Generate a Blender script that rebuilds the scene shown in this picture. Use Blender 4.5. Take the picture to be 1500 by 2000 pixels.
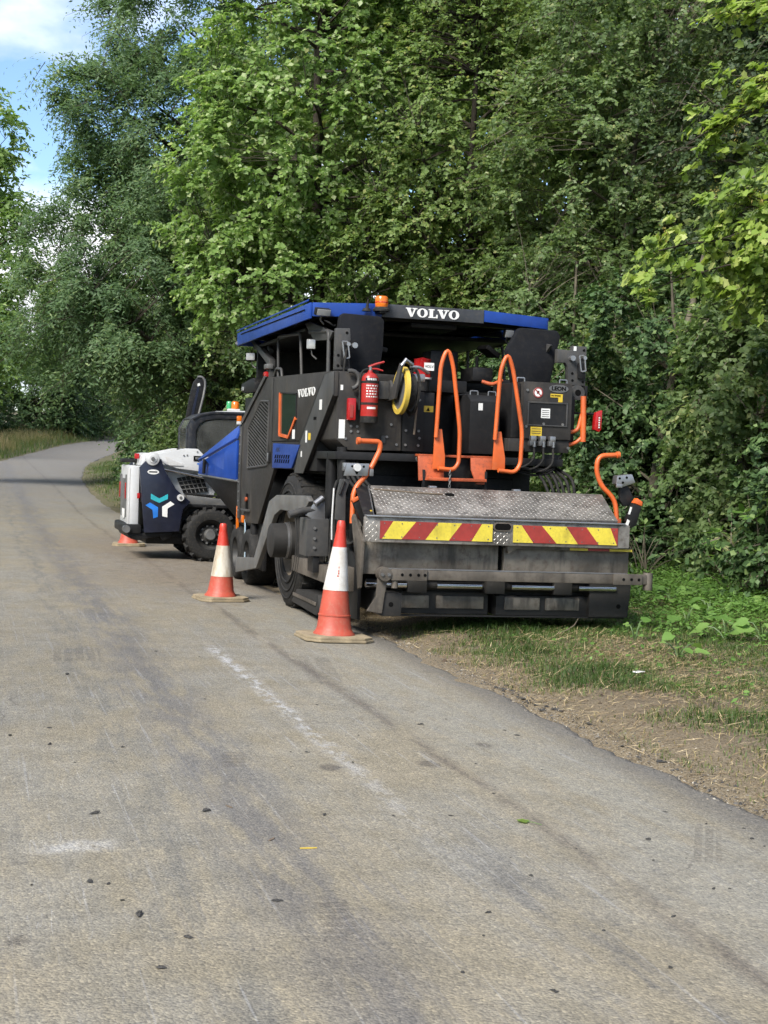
import bpy, bmesh, math, random
import numpy as np
from mathutils import Matrix, Vector

for o in list(bpy.data.objects):
    bpy.data.objects.remove(o, do_unlink=True)
scene = bpy.context.scene
COL = scene.collection
R = math.radians

# ------------------------------------------------------------------ camera
CAM_H, PITCH, ROLL = 1.6, -math.atan(100 / 2700), 0.035
cam_d = bpy.data.cameras.new('camera')
cam_d.sensor_fit = 'VERTICAL'
cam_d.sensor_height = 36.0
cam_d.lens = 36.0 * 2700 / 2000
cam_d.clip_start = 0.1
cam_d.clip_end = 3000
cam = bpy.data.objects.new('camera', cam_d)
COL.objects.link(cam)
cam.matrix_world = (Matrix.Translation((0, 0, CAM_H)) @ Matrix.Rotation(math.pi / 2 + PITCH, 4, 'X')
                    @ Matrix.Rotation(ROLL, 4, 'Z'))
scene.camera = cam

# ------------------------------------------------------------------ sky, sun, exposure
SUN_EL, SUN_AZ = R(42), R(212)      # azimuth clockwise from +Y (the view direction)
world = bpy.data.worlds.new('World')
scene.world = world
world.use_nodes = True
wn = world.node_tree
wn.nodes.clear()
def WN(t, **k):
    n = wn.nodes.new(t)
    for a, b in k.items():
        setattr(n, a, b)
    return n
w_out = WN('ShaderNodeOutputWorld')
w_bg = WN('ShaderNodeBackground')
w_bg.inputs['Strength'].default_value = 0.12
w_sky = WN('ShaderNodeTexSky', sky_type='NISHITA', sun_disc=False, sun_elevation=SUN_EL,
           sun_rotation=SUN_AZ, air_density=1.0, dust_density=0.1, ozone_density=4.0)
w_tc = WN('ShaderNodeTexCoord')
w_map = WN('ShaderNodeMapping')
w_map.inputs['Location'].default_value = (0.31, 4.10, 0.90)
w_map.inputs['Scale'].default_value = (1.0, 1.0, 1.9)
w_n = WN('ShaderNodeTexNoise')
w_n.inputs['Scale'].default_value = 4.6
w_n.inputs['Detail'].default_value = 7
w_n.inputs['Roughness'].default_value = 0.52
w_r = WN('ShaderNodeValToRGB')
w_r.color_ramp.elements[0].position = 0.43
w_r.color_ramp.elements[0].color = (0.0, 0.0, 0.0, 1)
w_r.color_ramp.elements[1].position = 0.60
w_r.color_ramp.elements[1].color = (1, 1, 1, 1)
w_mix = WN('ShaderNodeMixRGB')
w_n2 = WN('ShaderNodeTexNoise')
w_n2.inputs['Scale'].default_value = 7.0
w_n2.inputs['Detail'].default_value = 5
w_r2 = WN('ShaderNodeValToRGB')
w_r2.color_ramp.elements[0].position = 0.36
w_r2.color_ramp.elements[0].color = (3.4, 3.6, 4.1, 1)
w_r2.color_ramp.elements[1].position = 0.62
w_r2.color_ramp.elements[1].color = (8.0, 8.1, 8.3, 1)
L_ = wn.links.new
L_(w_map.outputs['Vector'], w_n2.inputs['Vector'])
L_(w_n2.outputs['Fac'], w_r2.inputs['Fac'])
L_(w_r2.outputs['Color'], w_mix.inputs['Color2'])
L_(w_tc.outputs['Generated'], w_map.inputs['Vector'])
L_(w_map.outputs['Vector'], w_n.inputs['Vector'])
L_(w_n.outputs['Fac'], w_r.inputs['Fac'])
L_(w_r.outputs['Color'], w_mix.inputs['Fac'])
L_(w_sky.outputs['Color'], w_mix.inputs['Color1'])
L_(w_mix.outputs['Color'], w_bg.inputs['Color'])
L_(w_bg.outputs['Background'], w_out.inputs['Surface'])

sun_d = bpy.data.lights.new('sun', 'SUN')
sun_d.energy = 4.4
sun_d.angle = R(22)
sun_d.color = (1.0, 0.95, 0.87)
sun = bpy.data.objects.new('sun', sun_d)
COL.objects.link(sun)
sdir = Vector((math.sin(SUN_AZ) * math.cos(SUN_EL), math.cos(SUN_AZ) * math.cos(SUN_EL), math.sin(SUN_EL)))
sun.rotation_euler = sdir.to_track_quat('Z', 'Y').to_euler()
sun.location = sdir * 60

vs = scene.view_settings
vs.view_transform = 'Standard'
vs.look = 'None'
vs.exposure = 0.95
vs.gamma = 1.0
vs.use_curve_mapping = False
scene.render.engine = 'CYCLES'
scene.cycles.max_bounces = 6
scene.cycles.adaptive_threshold = 0.04
scene.cycles.diffuse_bounces = 4
scene.cycles.glossy_bounces = 3
scene.cycles.transmission_bounces = 4
scene.cycles.transparent_max_bounces = 6
scene.cycles.use_denoising = True

# ------------------------------------------------------------------ material helpers
MATS = {}
class NT:
    """small node-graph writer"""
    def __init__(s, name):
        s.m = bpy.data.materials.new(name)
        s.m.use_nodes = True
        s.t = s.m.node_tree
        s.t.nodes.clear()
        s.out = s.t.nodes.new('ShaderNodeOutputMaterial')
        s.tc = None
    def node(s, typ, ins=None, **k):
        n = s.t.nodes.new(typ)
        for a, b in k.items():
            setattr(n, a, b)
        for a, b in (ins or {}).items():
            s.set(n.inputs[a], b)
        return n
    def set(s, sock, v):
        if isinstance(v, bpy.types.NodeSocket):
            s.t.links.new(v, sock)
        elif v is not None:
            if sock.type == 'RGBA' and len(v) == 3:
                v = (*v, 1)
            sock.default_value = v
    def obj(s):
        if s.tc is None:
            s.tc = s.node('ShaderNodeTexCoord')
        return s.tc.outputs['Object']
    def math(s, op, a, b=None, c=None, clamp=False):
        n = s.node('ShaderNodeMath', operation=op, use_clamp=clamp)
        for i, v in enumerate((a, b, c)):
            if v is not None:
                s.set(n.inputs[i], v)
        return n.outputs[0]
    def mr(s, v, a, b, c=0.0, d=1.0, smooth=True):
        n = s.node('ShaderNodeMapRange', interpolation_type='SMOOTHSTEP' if smooth else 'LINEAR')
        for i, x in enumerate((v, a, b, c, d)):
            s.set(n.inputs[i], x)
        return n.outputs[0]
    def mix(s, f, a, b, mode='MIX'):
        n = s.node('ShaderNodeMixRGB', blend_type=mode)
        s.set(n.inputs[0], f); s.set(n.inputs[1], a); s.set(n.inputs[2], b)
        return n.outputs[0]
    def noise(s, scale, detail=3, rough=0.5, vec=None, dist=0.0):
        n = s.node('ShaderNodeTexNoise', {'Scale': scale, 'Detail': detail, 'Roughness': rough, 'Distortion': dist,
                                          'Vector': vec if vec is not None else s.obj()})
        return n.outputs['Fac']
    def vor(s, scale, vec=None, feature='F1', out='Distance', rnd=1.0):
        n = s.node('ShaderNodeTexVoronoi', {'Scale': scale, 'Vector': vec if vec is not None else s.obj(), 'Randomness': rnd}, feature=feature)
        return n.outputs[out]
    def mapv(s, scale=(1, 1, 1), loc=(0, 0, 0), rot=(0, 0, 0), vec=None):
        n = s.node('ShaderNodeMapping', {'Vector': vec if vec is not None else s.obj(), 'Location': loc, 'Rotation': rot, 'Scale': scale})
        return n.outputs[0]
    def ramp(s, f, stops):
        n = s.node('ShaderNodeValToRGB')
        cr = n.color_ramp
        while len(cr.elements) < len(stops):
            cr.elements.new(0.5)
        for e, (p, c) in zip(cr.elements, stops):
            e.position = p
            e.color = (*c, 1) if len(c) == 3 else c
        s.set(n.inputs[0], f)
        return n.outputs[0]
    def bump(s, h, strength=0.3, dist=0.01):
        return s.node('ShaderNodeBump', {'Height': h, 'Strength': strength, 'Distance': dist}).outputs[0]
    def pbr(s, col, rough=0.6, metal=0.0, normal=None, spec=0.5, **extra):
        n = s.node('ShaderNodeBsdfPrincipled', {'Base Color': col, 'Roughness': rough, 'Metallic': metal, 'Specular IOR Level': spec})
        if normal is not None:
            s.set(n.inputs['Normal'], normal)
        for k, v in extra.items():
            s.set(n.inputs[k.replace('_', ' ')], v)
        s.t.links.new(n.outputs[0], s.out.inputs[0])
        return n

def paint(name, col, rough=0.45, metal=0.0, dust=0.25, dustcol=(0.30, 0.26, 0.20), var=0.25, scale=3.0, bump=0.0, spec=0.5, grime=0.0, grimecol=(0.018, 0.015, 0.013)):
    """painted or plain surface with uneven tone, dust film and small scuffs"""
    col, dustcol = tuple(x * 0.72 for x in col), tuple(x * 0.72 for x in dustcol)
    s = NT(name)
    n1 = s.noise(scale, 5, 0.6)
    n2 = s.noise(scale * 7, 4, 0.65)
    c = s.mix(s.mr(n1, 0.3, 0.7), tuple(x * (1 - var) for x in col), tuple(min(1, x * (1 + var)) for x in col))
    if dust:
        d = s.math('MULTIPLY', s.mr(n2, 0.45, 0.75), dust)
        c = s.mix(d, c, dustcol)
    if grime:
        streak = s.noise(9, 4, 0.6, s.mapv((1, 1, 0.18)))
        c = s.mix(s.math('MULTIPLY', s.mr(streak, 0.5, 0.72), grime), c, grimecol)
    rr = s.math('ADD', s.math('MULTIPLY', n2, 0.25), rough - 0.12)
    nm = s.bump(s.noise(90, 2), bump, 0.003) if bump else None
    s.pbr(c, rr, metal, nm, spec)
    MATS[name] = s.m
    return s.m

paint('grey_paint', (0.038, 0.0355, 0.034), 0.5, dust=0.13, dustcol=(0.15, 0.125, 0.095), spec=0.18, grime=0.35, grimecol=(0.085, 0.072, 0.055))
paint('grey_light', (0.060, 0.060, 0.060), 0.48, dust=0.17, dustcol=(0.18, 0.15, 0.115), spec=0.25, grime=0.2, grimecol=(0.10, 0.085, 0.065))
paint('fender_grey', (0.12, 0.12, 0.118), 0.55, dust=0.45, dustcol=(0.25, 0.20, 0.14))
paint('dark_paint', (0.016, 0.016, 0.017), 0.45, dust=0.08, dustcol=(0.13, 0.11, 0.085), spec=0.2)
paint('black_paint', (0.009, 0.009, 0.010), 0.50, dust=0.07, spec=0.25)
paint('black_rubber', (0.014, 0.014, 0.014), 0.75, dust=0.40, dustcol=(0.10, 0.085, 0.065), scale=5, spec=0.25)
paint('seat_fabric', (0.010, 0.011, 0.014), 0.85, dust=0.03, bump=0.4, spec=0.15)
paint('slate_panel', (0.050, 0.054, 0.062), 0.45, dust=0.10, spec=0.3)
paint('blue_paint', (0.010, 0.052, 0.29), 0.34, dust=0.06, dustcol=(0.06, 0.09, 0.22), var=0.15, spec=0.35)
paint('orange_paint', (0.66, 0.12, 0.022), 0.45, dust=0.25, dustcol=(0.46, 0.20, 0.09), var=0.15, grime=0.35, grimecol=(0.10, 0.035, 0.015))
paint('orange_worn', (0.46, 0.085, 0.022), 0.6, dust=0.55, dustcol=(0.10, 0.04, 0.022), var=0.25, scale=6)
paint('red_lens', (0.42, 0.010, 0.012), 0.22, dust=0.05, var=0.1)
paint('amber_lens', (0.75, 0.17, 0.01), 0.2, dust=0.05, var=0.1)
paint('green_lens', (0.05, 0.35, 0.14), 0.2, dust=0.05, var=0.1)
paint('red_paint', (0.40, 0.022, 0.018), 0.33, dust=0.06, var=0.12)
paint('white_paint', (0.62, 0.62, 0.62), 0.42, dust=0.25, dustcol=(0.40, 0.36, 0.30), var=0.06)
paint('loader_white', (0.60, 0.61, 0.62), 0.35, dust=0.18, dustcol=(0.36, 0.33, 0.28), var=0.06)
paint('navy_paint', (0.010, 0.013, 0.030), 0.35, dust=0.12, dustcol=(0.06, 0.06, 0.07))
paint('cab_grey', (0.022, 0.024, 0.030), 0.35, dust=0.15, spec=0.4)
paint('teal_print', (0.03, 0.42, 0.50), 0.4, dust=0.05)
paint('azure_print', (0.02, 0.20, 0.70), 0.4, dust=0.05)
paint('white_print', (0.80, 0.80, 0.78), 0.5, dust=0.05, var=0.04)
paint('black_print', (0.006, 0.006, 0.006), 0.8, dust=0.0, spec=0.05)
paint('yellow_print', (0.72, 0.50, 0.03), 0.5, dust=0.12, var=0.08)
paint('yellow_reel', (0.62, 0.44, 0.06), 0.55, dust=0.20, var=0.12)
paint('yellow_reflect', (0.74, 0.60, 0.06), 0.45, dust=0.30, dustcol=(0.20, 0.16, 0.06), var=0.10, scale=8, grime=0.35)
paint('red_reflect', (0.33, 0.035, 0.028), 0.45, dust=0.25, dustcol=(0.14, 0.05, 0.04), var=0.15, scale=8, grime=0.35)
paint('bare_metal', (0.42, 0.42, 0.43), 0.38, 0.85, dust=0.15, var=0.15)
paint('chrome', (0.80, 0.80, 0.80), 0.13, 1.0, dust=0.06, var=0.05)
paint('dull_metal', (0.20, 0.20, 0.20), 0.5, 0.6, dust=0.3)
paint('aluminium_tread', (0.30, 0.28, 0.255), 0.48, 0.55, dust=0.60, dustcol=(0.095, 0.068, 0.050), var=0.35, scale=3.0, grime=0.55)
paint('lug_metal', (0.50, 0.48, 0.45), 0.42, 0.6, dust=0.45, dustcol=(0.13, 0.10, 0.075), var=0.25, scale=3.5)
paint('screed_steel', (0.175, 0.155, 0.128), 0.5, 0.2, dust=0.70, dustcol=(0.085, 0.058, 0.040), var=0.5, scale=2.2, grime=0.75)
paint('bar_steel', (0.13, 0.112, 0.092), 0.6, 0.25, dust=0.5, dustcol=(0.055, 0.04, 0.03), var=0.35, grime=0.5)
paint('tar_black', (0.012, 0.011, 0.010), 0.7, dust=0.40, dustcol=(0.045, 0.036, 0.028), var=0.3, scale=7, bump=0.5)
paint('rim_dirty', (0.16, 0.125, 0.085), 0.8, dust=0.5, dustcol=(0.09, 0.07, 0.05), var=0.3, scale=6)
paint('cone_red', (0.48, 0.075, 0.042), 0.55, dust=0.55, dustcol=(0.42, 0.17, 0.11), var=0.12, scale=5, grime=0.35, grimecol=(0.20, 0.09, 0.055))
paint('cone_red_top', (0.58, 0.040, 0.022), 0.45, dust=0.20, var=0.08, scale=5)
paint('cone_base', (0.32, 0.255, 0.16), 0.85, dust=0.45, dustcol=(0.12, 0.10, 0.065), var=0.25, scale=6, bump=0.3)
paint('lamp_glass', (0.42, 0.43, 0.44), 0.15, 0.3, dust=0.1)
paint('soil_stick', (0.16, 0.12, 0.085), 0.9, dust=0.3)
paint('bark', (0.060, 0.050, 0.040), 0.9, dust=0.45, dustcol=(0.10, 0.095, 0.07), var=0.35, scale=5, bump=0.6, spec=0.1)
paint('bark_pale', (0.13, 0.115, 0.085), 0.9, dust=0.45, dustcol=(0.07, 0.08, 0.05), var=0.35, scale=5, bump=0.6, spec=0.1)
paint('rim_black', (0.02, 0.02, 0.02), 0.6, dust=0.35, dustcol=(0.10, 0.085, 0.065))
paint('tarmac_crumb', (0.030, 0.029, 0.028), 0.7, dust=0.2, bump=0.4)
paint('litter_white', (0.75, 0.74, 0.72), 0.7, dust=0.1)

def cone_white():
    s = NT('cone_white')
    n = s.noise(7, 6, 0.65); cr = s.vor(26, feature='DISTANCE_TO_EDGE')
    c = s.mix(s.mr(n, 0.35, 0.7), (0.52, 0.515, 0.50), (0.40, 0.37, 0.33))
    c = s.mix(s.math('MULTIPLY', s.mr(cr, 0.03, 0.0), 0.35), c, (0.28, 0.25, 0.22))
    s.pbr(c, 0.6, 0, s.bump(cr, 0.35, 0.004))
    MATS['cone_white'] = s.m
    s = NT('cone_white_old')
    n = s.noise(9, 6, 0.65, s.mapv((1, 1, 0.4)))
    c = s.mix(s.mr(n, 0.35, 0.7), (0.46, 0.43, 0.37), (0.27, 0.21, 0.14))
    s.pbr(c, 0.6, 0)
    MATS['cone_white_old'] = s.m
cone_white()

def glass(name, col, rough=0.06):
    s = NT(name)
    s.pbr(col, rough, 0, None, 0.9)
    MATS[name] = s.m
glass('dark_glass', (0.020, 0.032, 0.026))
def clear_glass():
    s = NT('cab_glass')
    a = s.node('ShaderNodeBsdfTransparent', {'Color': (0.42, 0.50, 0.48)})
    b = s.node('ShaderNodeBsdfGlossy', {'Color': (0.9, 0.9, 0.9), 'Roughness': 0.04})
    fr = s.node('ShaderNodeFresnel', {'IOR': 1.5})
    m = s.node('ShaderNodeMixShader', {0: s.math('ADD', fr.outputs[0], 0.22)})
    s.t.links.new(a.outputs[0], m.inputs[1]); s.t.links.new(b.outputs[0], m.inputs[2])
    film = s.node('ShaderNodeBsdfDiffuse', {'Color': (0.16, 0.165, 0.155)})
    m2 = s.node('ShaderNodeMixShader', {0: s.mr(s.noise(4, 4), 0.3, 0.8, 0.16, 0.42)})
    s.t.links.new(m.outputs[0], m2.inputs[1]); s.t.links.new(film.outputs[0], m2.inputs[2])
    s.t.links.new(m2.outputs[0], s.out.inputs[0])
    MATS['cab_glass'] = s.m
clear_glass()

def leafmat(name, stops, trans=0.50, rough=0.5, spec=0.3):
    s = NT(name)
    at = s.node('ShaderNodeAttribute', attribute_name='tint')
    c = s.ramp(at.outputs['Fac'], stops)
    p = s.node('ShaderNodeBsdfPrincipled', {'Base Color': c, 'Roughness': rough, 'Specular IOR Level': spec})
    t = s.node('ShaderNodeBsdfTranslucent', {'Color': s.mix(1.0, c, (1.25, 1.3, 0.8), 'MULTIPLY')})
    m = s.node('ShaderNodeMixShader', {0: trans})
    s.t.links.new(p.outputs[0], m.inputs[1]); s.t.links.new(t.outputs[0], m.inputs[2])
    s.t.links.new(m.outputs[0], s.out.inputs[0])
    MATS[name] = s.m
leafmat('leaf_ash', [(0, (0.062, 0.112, 0.052)), (0.5, (0.108, 0.178, 0.082)), (0.9, (0.170, 0.245, 0.115)), (1, (0.24, 0.31, 0.13))])
leafmat('leaf_maple', [(0, (0.105, 0.175, 0.048)), (0.5, (0.175, 0.275, 0.076)), (0.85, (0.235, 0.340, 0.105)), (1, (0.42, 0.48, 0.27))])
leafmat('leaf_olive', [(0, (0.095, 0.150, 0.046)), (0.5, (0.155, 0.230, 0.068)), (0.9, (0.210, 0.275, 0.090)), (1, (0.32, 0.33, 0.13))])
leafmat('leaf_dark', [(0, (0.075, 0.118, 0.045)), (0.5, (0.135, 0.200, 0.076)), (0.9, (0.210, 0.275, 0.115)), (1, (0.34, 0.36, 0.16))], rough=0.42)
leafmat('leaf_ivy', [(0, (0.033, 0.061, 0.025)), (0.5, (0.056, 0.103, 0.038)), (0.88, (0.101, 0.165, 0.056)), (1, (0.169, 0.240, 0.087))], 0.30, 0.5, 0.25)
leafmat('leaf_sycamore', [(0, (0.12, 0.20, 0.038)), (0.5, (0.22, 0.31, 0.062)), (0.85, (0.30, 0.37, 0.085)), (1, (0.42, 0.46, 0.17))], 0.45)
leafmat('leaf_shade', [(0, (0.026, 0.046, 0.020)), (0.5, (0.050, 0.080, 0.034)), (0.9, (0.085, 0.115, 0.050)), (1, (0.13, 0.15, 0.06))], 0.3)  # leaf colours darkened to paint in the shade of the canopy above
leafmat('samara', [(0, (0.28, 0.23, 0.06)), (1, (0.42, 0.33, 0.10))], 0.35)
leafmat('leaf_herb', [(0, (0.072, 0.157, 0.031)), (0.5, (0.123, 0.230, 0.051)), (1, (0.187, 0.297, 0.081))], 0.40)
leafmat('grass_mix', [(0, (0.036, 0.072, 0.014)), (0.42, (0.072, 0.120, 0.027)), (0.6, (0.136, 0.144, 0.048)), (0.8, (0.264, 0.216, 0.096)), (1, (0.368, 0.296, 0.160))], 0.28)
leafmat('edge_grit', [(0, (0.023, 0.023, 0.023)), (0.5, (0.101, 0.094, 0.086)), (0.9, (0.234, 0.203, 0.156)), (1, (0.351, 0.328, 0.281))], 0.0, 0.9)
leafmat('clod', [(0, (0.047, 0.035, 0.026)), (0.6, (0.117, 0.090, 0.062)), (0.95, (0.203, 0.164, 0.109)), (1, (0.312, 0.281, 0.218))], 0.0, 0.95, 0.1)
leafmat('straw', [(0, (0.136, 0.092, 0.050)), (0.5, (0.288, 0.216, 0.116)), (1, (0.440, 0.360, 0.216))], 0.1, 0.7)

# ------------------------------------------------------------------ mesh helpers
def tag(o, label=None, cat=None, group=None, kind=None):
    if label: o['label'] = label
    if cat: o['category'] = cat
    if group: o['group'] = group
    if kind: o['kind'] = kind
    return o
def empty(name, loc=(0, 0, 0), rz=0.0, parent=None):
    o = bpy.data.objects.new(name, None)
    o.empty_display_size = 0.2
    o.location = loc
    o.rotation_euler = (0, 0, rz)
    COL.objects.link(o)
    if parent: o.parent = parent
    return o
def link_mesh(name, me, parent=None):
    o = bpy.data.objects.new(name, me)
    COL.objects.link(o)
    if parent is not None: o.parent = parent
    return o

class MB:
    def __init__(s):
        s.v, s.f = [], []
    def add(s, vs, fs):
        k = len(s.v)
        s.v += [tuple(map(float, p)) for p in vs]
        s.f += [tuple(i + k for i in f) for f in fs]
        return s
    def box(s, x0, x1, y0, y1, z0, z1):
        return s.add([(x0, y0, z0), (x1, y0, z0), (x1, y1, z0), (x0, y1, z0), (x0, y0, z1), (x1, y0, z1), (x1, y1, z1), (x0, y1, z1)],
                     [(0, 3, 2, 1), (4, 5, 6, 7), (0, 1, 5, 4), (1, 2, 6, 5), (2, 3, 7, 6), (3, 0, 4, 7)])
    def prism(s, poly, axis, a, b):
        """poly in the other two axes: X -> (y,z), Y -> (x,z), Z -> (x,y)"""
        def P(p, t):
            return {'X': (t, p[0], p[1]), 'Y': (p[0], t, p[1]), 'Z': (p[0], p[1], t)}[axis]
        n = len(poly)
        vs = [P(p, a) for p in poly] + [P(p, b) for p in poly]
        fs = [tuple(range(n)), tuple(range(2 * n - 1, n - 1, -1))]
        fs += [(i, i + n, (i + 1) % n + n, (i + 1) % n) for i in range(n)]
        return s.add(vs, fs)
    def tube(s, pts, r, n=8, caps=True):
        pts = [Vector(p) for p in pts]
        rs = r if isinstance(r, (list, tuple)) else [r] * len(pts)
        k = len(s.v)
        prev = None
        for i, p in enumerate(pts):
            d = (pts[min(i + 1, len(pts) - 1)] - pts[max(i - 1, 0)]).normalized()
            if prev is None:
                u = d.orthogonal().normalized()
            else:
                u = (prev - d * prev.dot(d))
                u = u.normalized() if u.length > 1e-6 else d.orthogonal().normalized()
            prev = u
            w = d.cross(u)
            for j in range(n):
                a = 2 * math.pi * j / n
                s.v.append(tuple(p + (u * math.cos(a) + w * math.sin(a)) * rs[i]))
        for i in range(len(pts) - 1):
            for j in range(n):
                s.f.append((k + i * n + j, k + i * n + (j + 1) % n, k + (i + 1) * n + (j + 1) % n, k + (i + 1) * n + j))
        if caps:
            s.f.append(tuple(k + j for j in range(n))[::-1])
            s.f.append(tuple(k + (len(pts) - 1) * n + j for j in range(n)))
        return s
    def cyl(s, p0, p1, r0, r1=None, n=16):
        return s.tube([p0, p1], [r0, r0 if r1 is None else r1], n)
    def lathe(s, prof, n=24, c=(0, 0, 0), axis='Z', close=False):
        """prof: (radius, along)"""
        k = len(s.v)
        for r, h in prof:
            for j in range(n):
                a = 2 * math.pi * j / n
                x, y = r * math.cos(a), r * math.sin(a)
                q = {'Z': (x, y, h), 'X': (h, x, y), 'Y': (x, h, y)}[axis]
                s.v.append((q[0] + c[0], q[1] + c[1], q[2] + c[2]))
        m = len(prof)
        for i in range(m - 1 if not close else m):
            i2 = (i + 1) % m
            for j in range(n):
                s.f.append((k + i * n + j, k + i * n + (j + 1) % n, k + i2 * n + (j + 1) % n, k + i2 * n + j))
        if not close:
            s.f.append(tuple(k + j for j in range(n))[::-1])
            s.f.append(tuple(k + (m - 1) * n + j for j in range(n)))
        return s
    def xf(s, M):
        s.v = [tuple(M @ Vector(p)) for p in s.v]
        return s
    def build(s, name, mat, parent=None, bevel=0.0, smooth=40):
        me = bpy.data.meshes.new(name)
        bm = bmesh.new()
        vs = [bm.verts.new(p) for p in s.v]
        for f in s.f:
            try:
                bm.faces.new([vs[i] for i in f])
            except ValueError:
                pass
        bmesh.ops.recalc_face_normals(bm, faces=bm.faces)
        if bevel:
            ed = [e for e in bm.edges if len(e.link_faces) == 2 and e.calc_face_angle(0) > 0.5]
            bmesh.ops.bevel(bm, geom=ed, offset=bevel, segments=2, profile=0.6, affect='EDGES', clamp_overlap=True)
        if smooth:
            for f in bm.faces: f.smooth = True
            for e in bm.edges:
                if len(e.link_faces) != 2 or e.calc_face_angle(0) > R(smooth): e.smooth = False
        bm.to_mesh(me)
        bm.free()
        me.materials.append(MATS[mat])
        return link_mesh(name, me, parent)
def copy_tree(o, parent=None):
    c = o.copy()
    COL.objects.link(c)
    c.parent = parent
    for ch in list(o.children):
        copy_tree(ch, c)
    return c
def arc(c, r, a0, a1, n, plane='XZ', k=0.0):
    out = []
    for i in range(n + 1):
        a = R(a0 + (a1 - a0) * i / n)
        u, v = r * math.cos(a), r * math.sin(a)
        out.append({'XZ': (c[0] + u, k, c[1] + v), 'YZ': (k, c[0] + u, c[1] + v), 'XY': (c[0] + u, c[1] + v, k)}[plane])
    return out
def rounded(pts, rad, n=4):
    """round the inner corners of a 3D polyline"""
    pts = [Vector(p) for p in pts]
    out = [pts[0]]
    for i in range(1, len(pts) - 1):
        a, b, c = pts[i - 1], pts[i], pts[i + 1]
        r = min(rad, (a - b).length * 0.48, (c - b).length * 0.48)
        p0, p2 = b + (a - b).normalized() * r, b + (c - b).normalized() * r
        for t in range(n + 1):
            t /= n
            out.append(p0 * (1 - t) ** 2 + b * 2 * t * (1 - t) + p2 * t * t)
    out.append(pts[-1])
    return out
def text_mesh(name, s, size, loc, rot, mat, parent, sx=1.0, extrude=0.0015, bold=0.0):
    cu = bpy.data.curves.new('lettering_curve', 'FONT')
    cu.body = s
    cu.size = size
    cu.extrude = extrude
    cu.offset = bold
    cu.align_x = 'CENTER'
    cu.align_y = 'CENTER'
    cu.resolution_u = 3
    tmp = bpy.data.objects.new('lettering_tmp', cu)
    me = bpy.data.meshes.new_from_object(tmp)
    bpy.data.objects.remove(tmp)
    bpy.data.curves.remove(cu)
    me.transform(Matrix.Translation(loc) @ Matrix.Rotation(rot[2], 4, 'Z') @ Matrix.Rotation(rot[0], 4, 'X') @ Matrix.Diagonal((sx, 1, 1, 1)))
    me.materials.clear()
    me.materials.append(MATS[mat])
    return link_mesh(name, me, parent)
def slab_volvo(name, w, h, M, mat, parent):
    """VOLVO in wide slab-serif capitals, drawn as thin raised pieces"""
    m = MB()
    d = [0.002]
    def pc(poly):
        d[0] += 0.0002
        m.prism(poly, 'Z', 0.0, d[0])
    def V(x):
        pc([(x, 1), (x + .52, 1), (x + .52, .87), (x, .87)])
        pc([(x + .62, 1), (x + 1.08, 1), (x + 1.08, .87), (x + .62, .87)])
        pc([(x + .08, .9), (x + .42, .9), (x + .66, .12), (x + .60, 0), (x + .44, 0)])
        pc([(x + .78, .9), (x + .94, .9), (x + .64, .0), (x + .50, .0), (x + .58, .22)])
    def Oo(x):
        n = 20
        d[0] += 0.0002
        k = len(m.v)
        for j in range(n):
            a = 2 * math.pi * j / n
            for rx_, ry_ in ((.5, .52), (.21, .40)):
                for zz in (0.0, d[0]):
                    m.v.append((x + .5 + rx_ * math.cos(a), .5 + ry_ * math.sin(a), zz))
        for j in range(n):
            a, b = k + 4 * j, k + 4 * ((j + 1) % n)
            m.f += [(a + 1, b + 1, b + 3, a + 3), (a, a + 1, b + 1, b)[::-1], (a + 2, b + 2, b + 3, a + 3)[::-1]]
    def Ll(x):
        pc([(x + .10, .94), (x + .42, .94), (x + .42, .06), (x + .10, .06)])
        pc([(x, 1), (x + .54, 1), (x + .54, .87), (x, .87)])
        pc([(x, .13), (x + .86, .13), (x + .86, 0), (x, 0)])
        pc([(x + .74, .40), (x + .86, .40), (x + .86, .1), (x + .70, .1)])
    V(0); Oo(1.06); Ll(2.14); V(2.98); Oo(4.04)
    m.xf(M @ Matrix.Diagonal((w / 5.04, h, 1, 1)))
    return m.build(name, mat, parent, smooth=0)
# ------------------------------------------------------------------ the place: ground, road
PSI = R(16.4)
O_ = Vector((0.11977, 15.21289, 0.0))     # frame of the road: x across (right), y along it, away from the camera
FRAME = Matrix.Translation(O_) @ Matrix.Rotation(PSI, 4, 'Z')
def place(o):
    o.matrix_world = FRAME
    return o
def f2w(x, y, z=0.0):
    return FRAME @ Vector((x, y, z))
def w2f(x, y):
    return FRAME.inverted() @ Vector((x, y, 0))
def interp(t, xs, ys):
    return np.interp(t, xs, ys)
RT = np.arange(-40, 262, 1.0)
def smooth_curve(xs, ys, k=9):
    y = np.interp(RT, xs, ys)
    ker = np.ones(k) / k
    for _ in range(2):
        y = np.convolve(np.pad(y, (k // 2, k // 2), 'edge'), ker, 'valid')
    return y
_base = smooth_curve([-40, 18, 35, 57, 75, 95, 150, 262], [0, 0, 0.45, 0.85, 1.5, 2.3, 4.0, 7.0])
_xr = smooth_curve([-40, 5, 24, 36, 57, 87, 130, 262], [-0.85, -0.85, -1.1, -0.85, 0.8, 6.0, 18, 70])
def base_z(t): return np.interp(t, RT, _base)
def road_r(t): return np.interp(t, RT, _xr)
ROAD_W = 4.45
rngg = np.random.default_rng(5)
_tab = rngg.random((256, 256))
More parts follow.
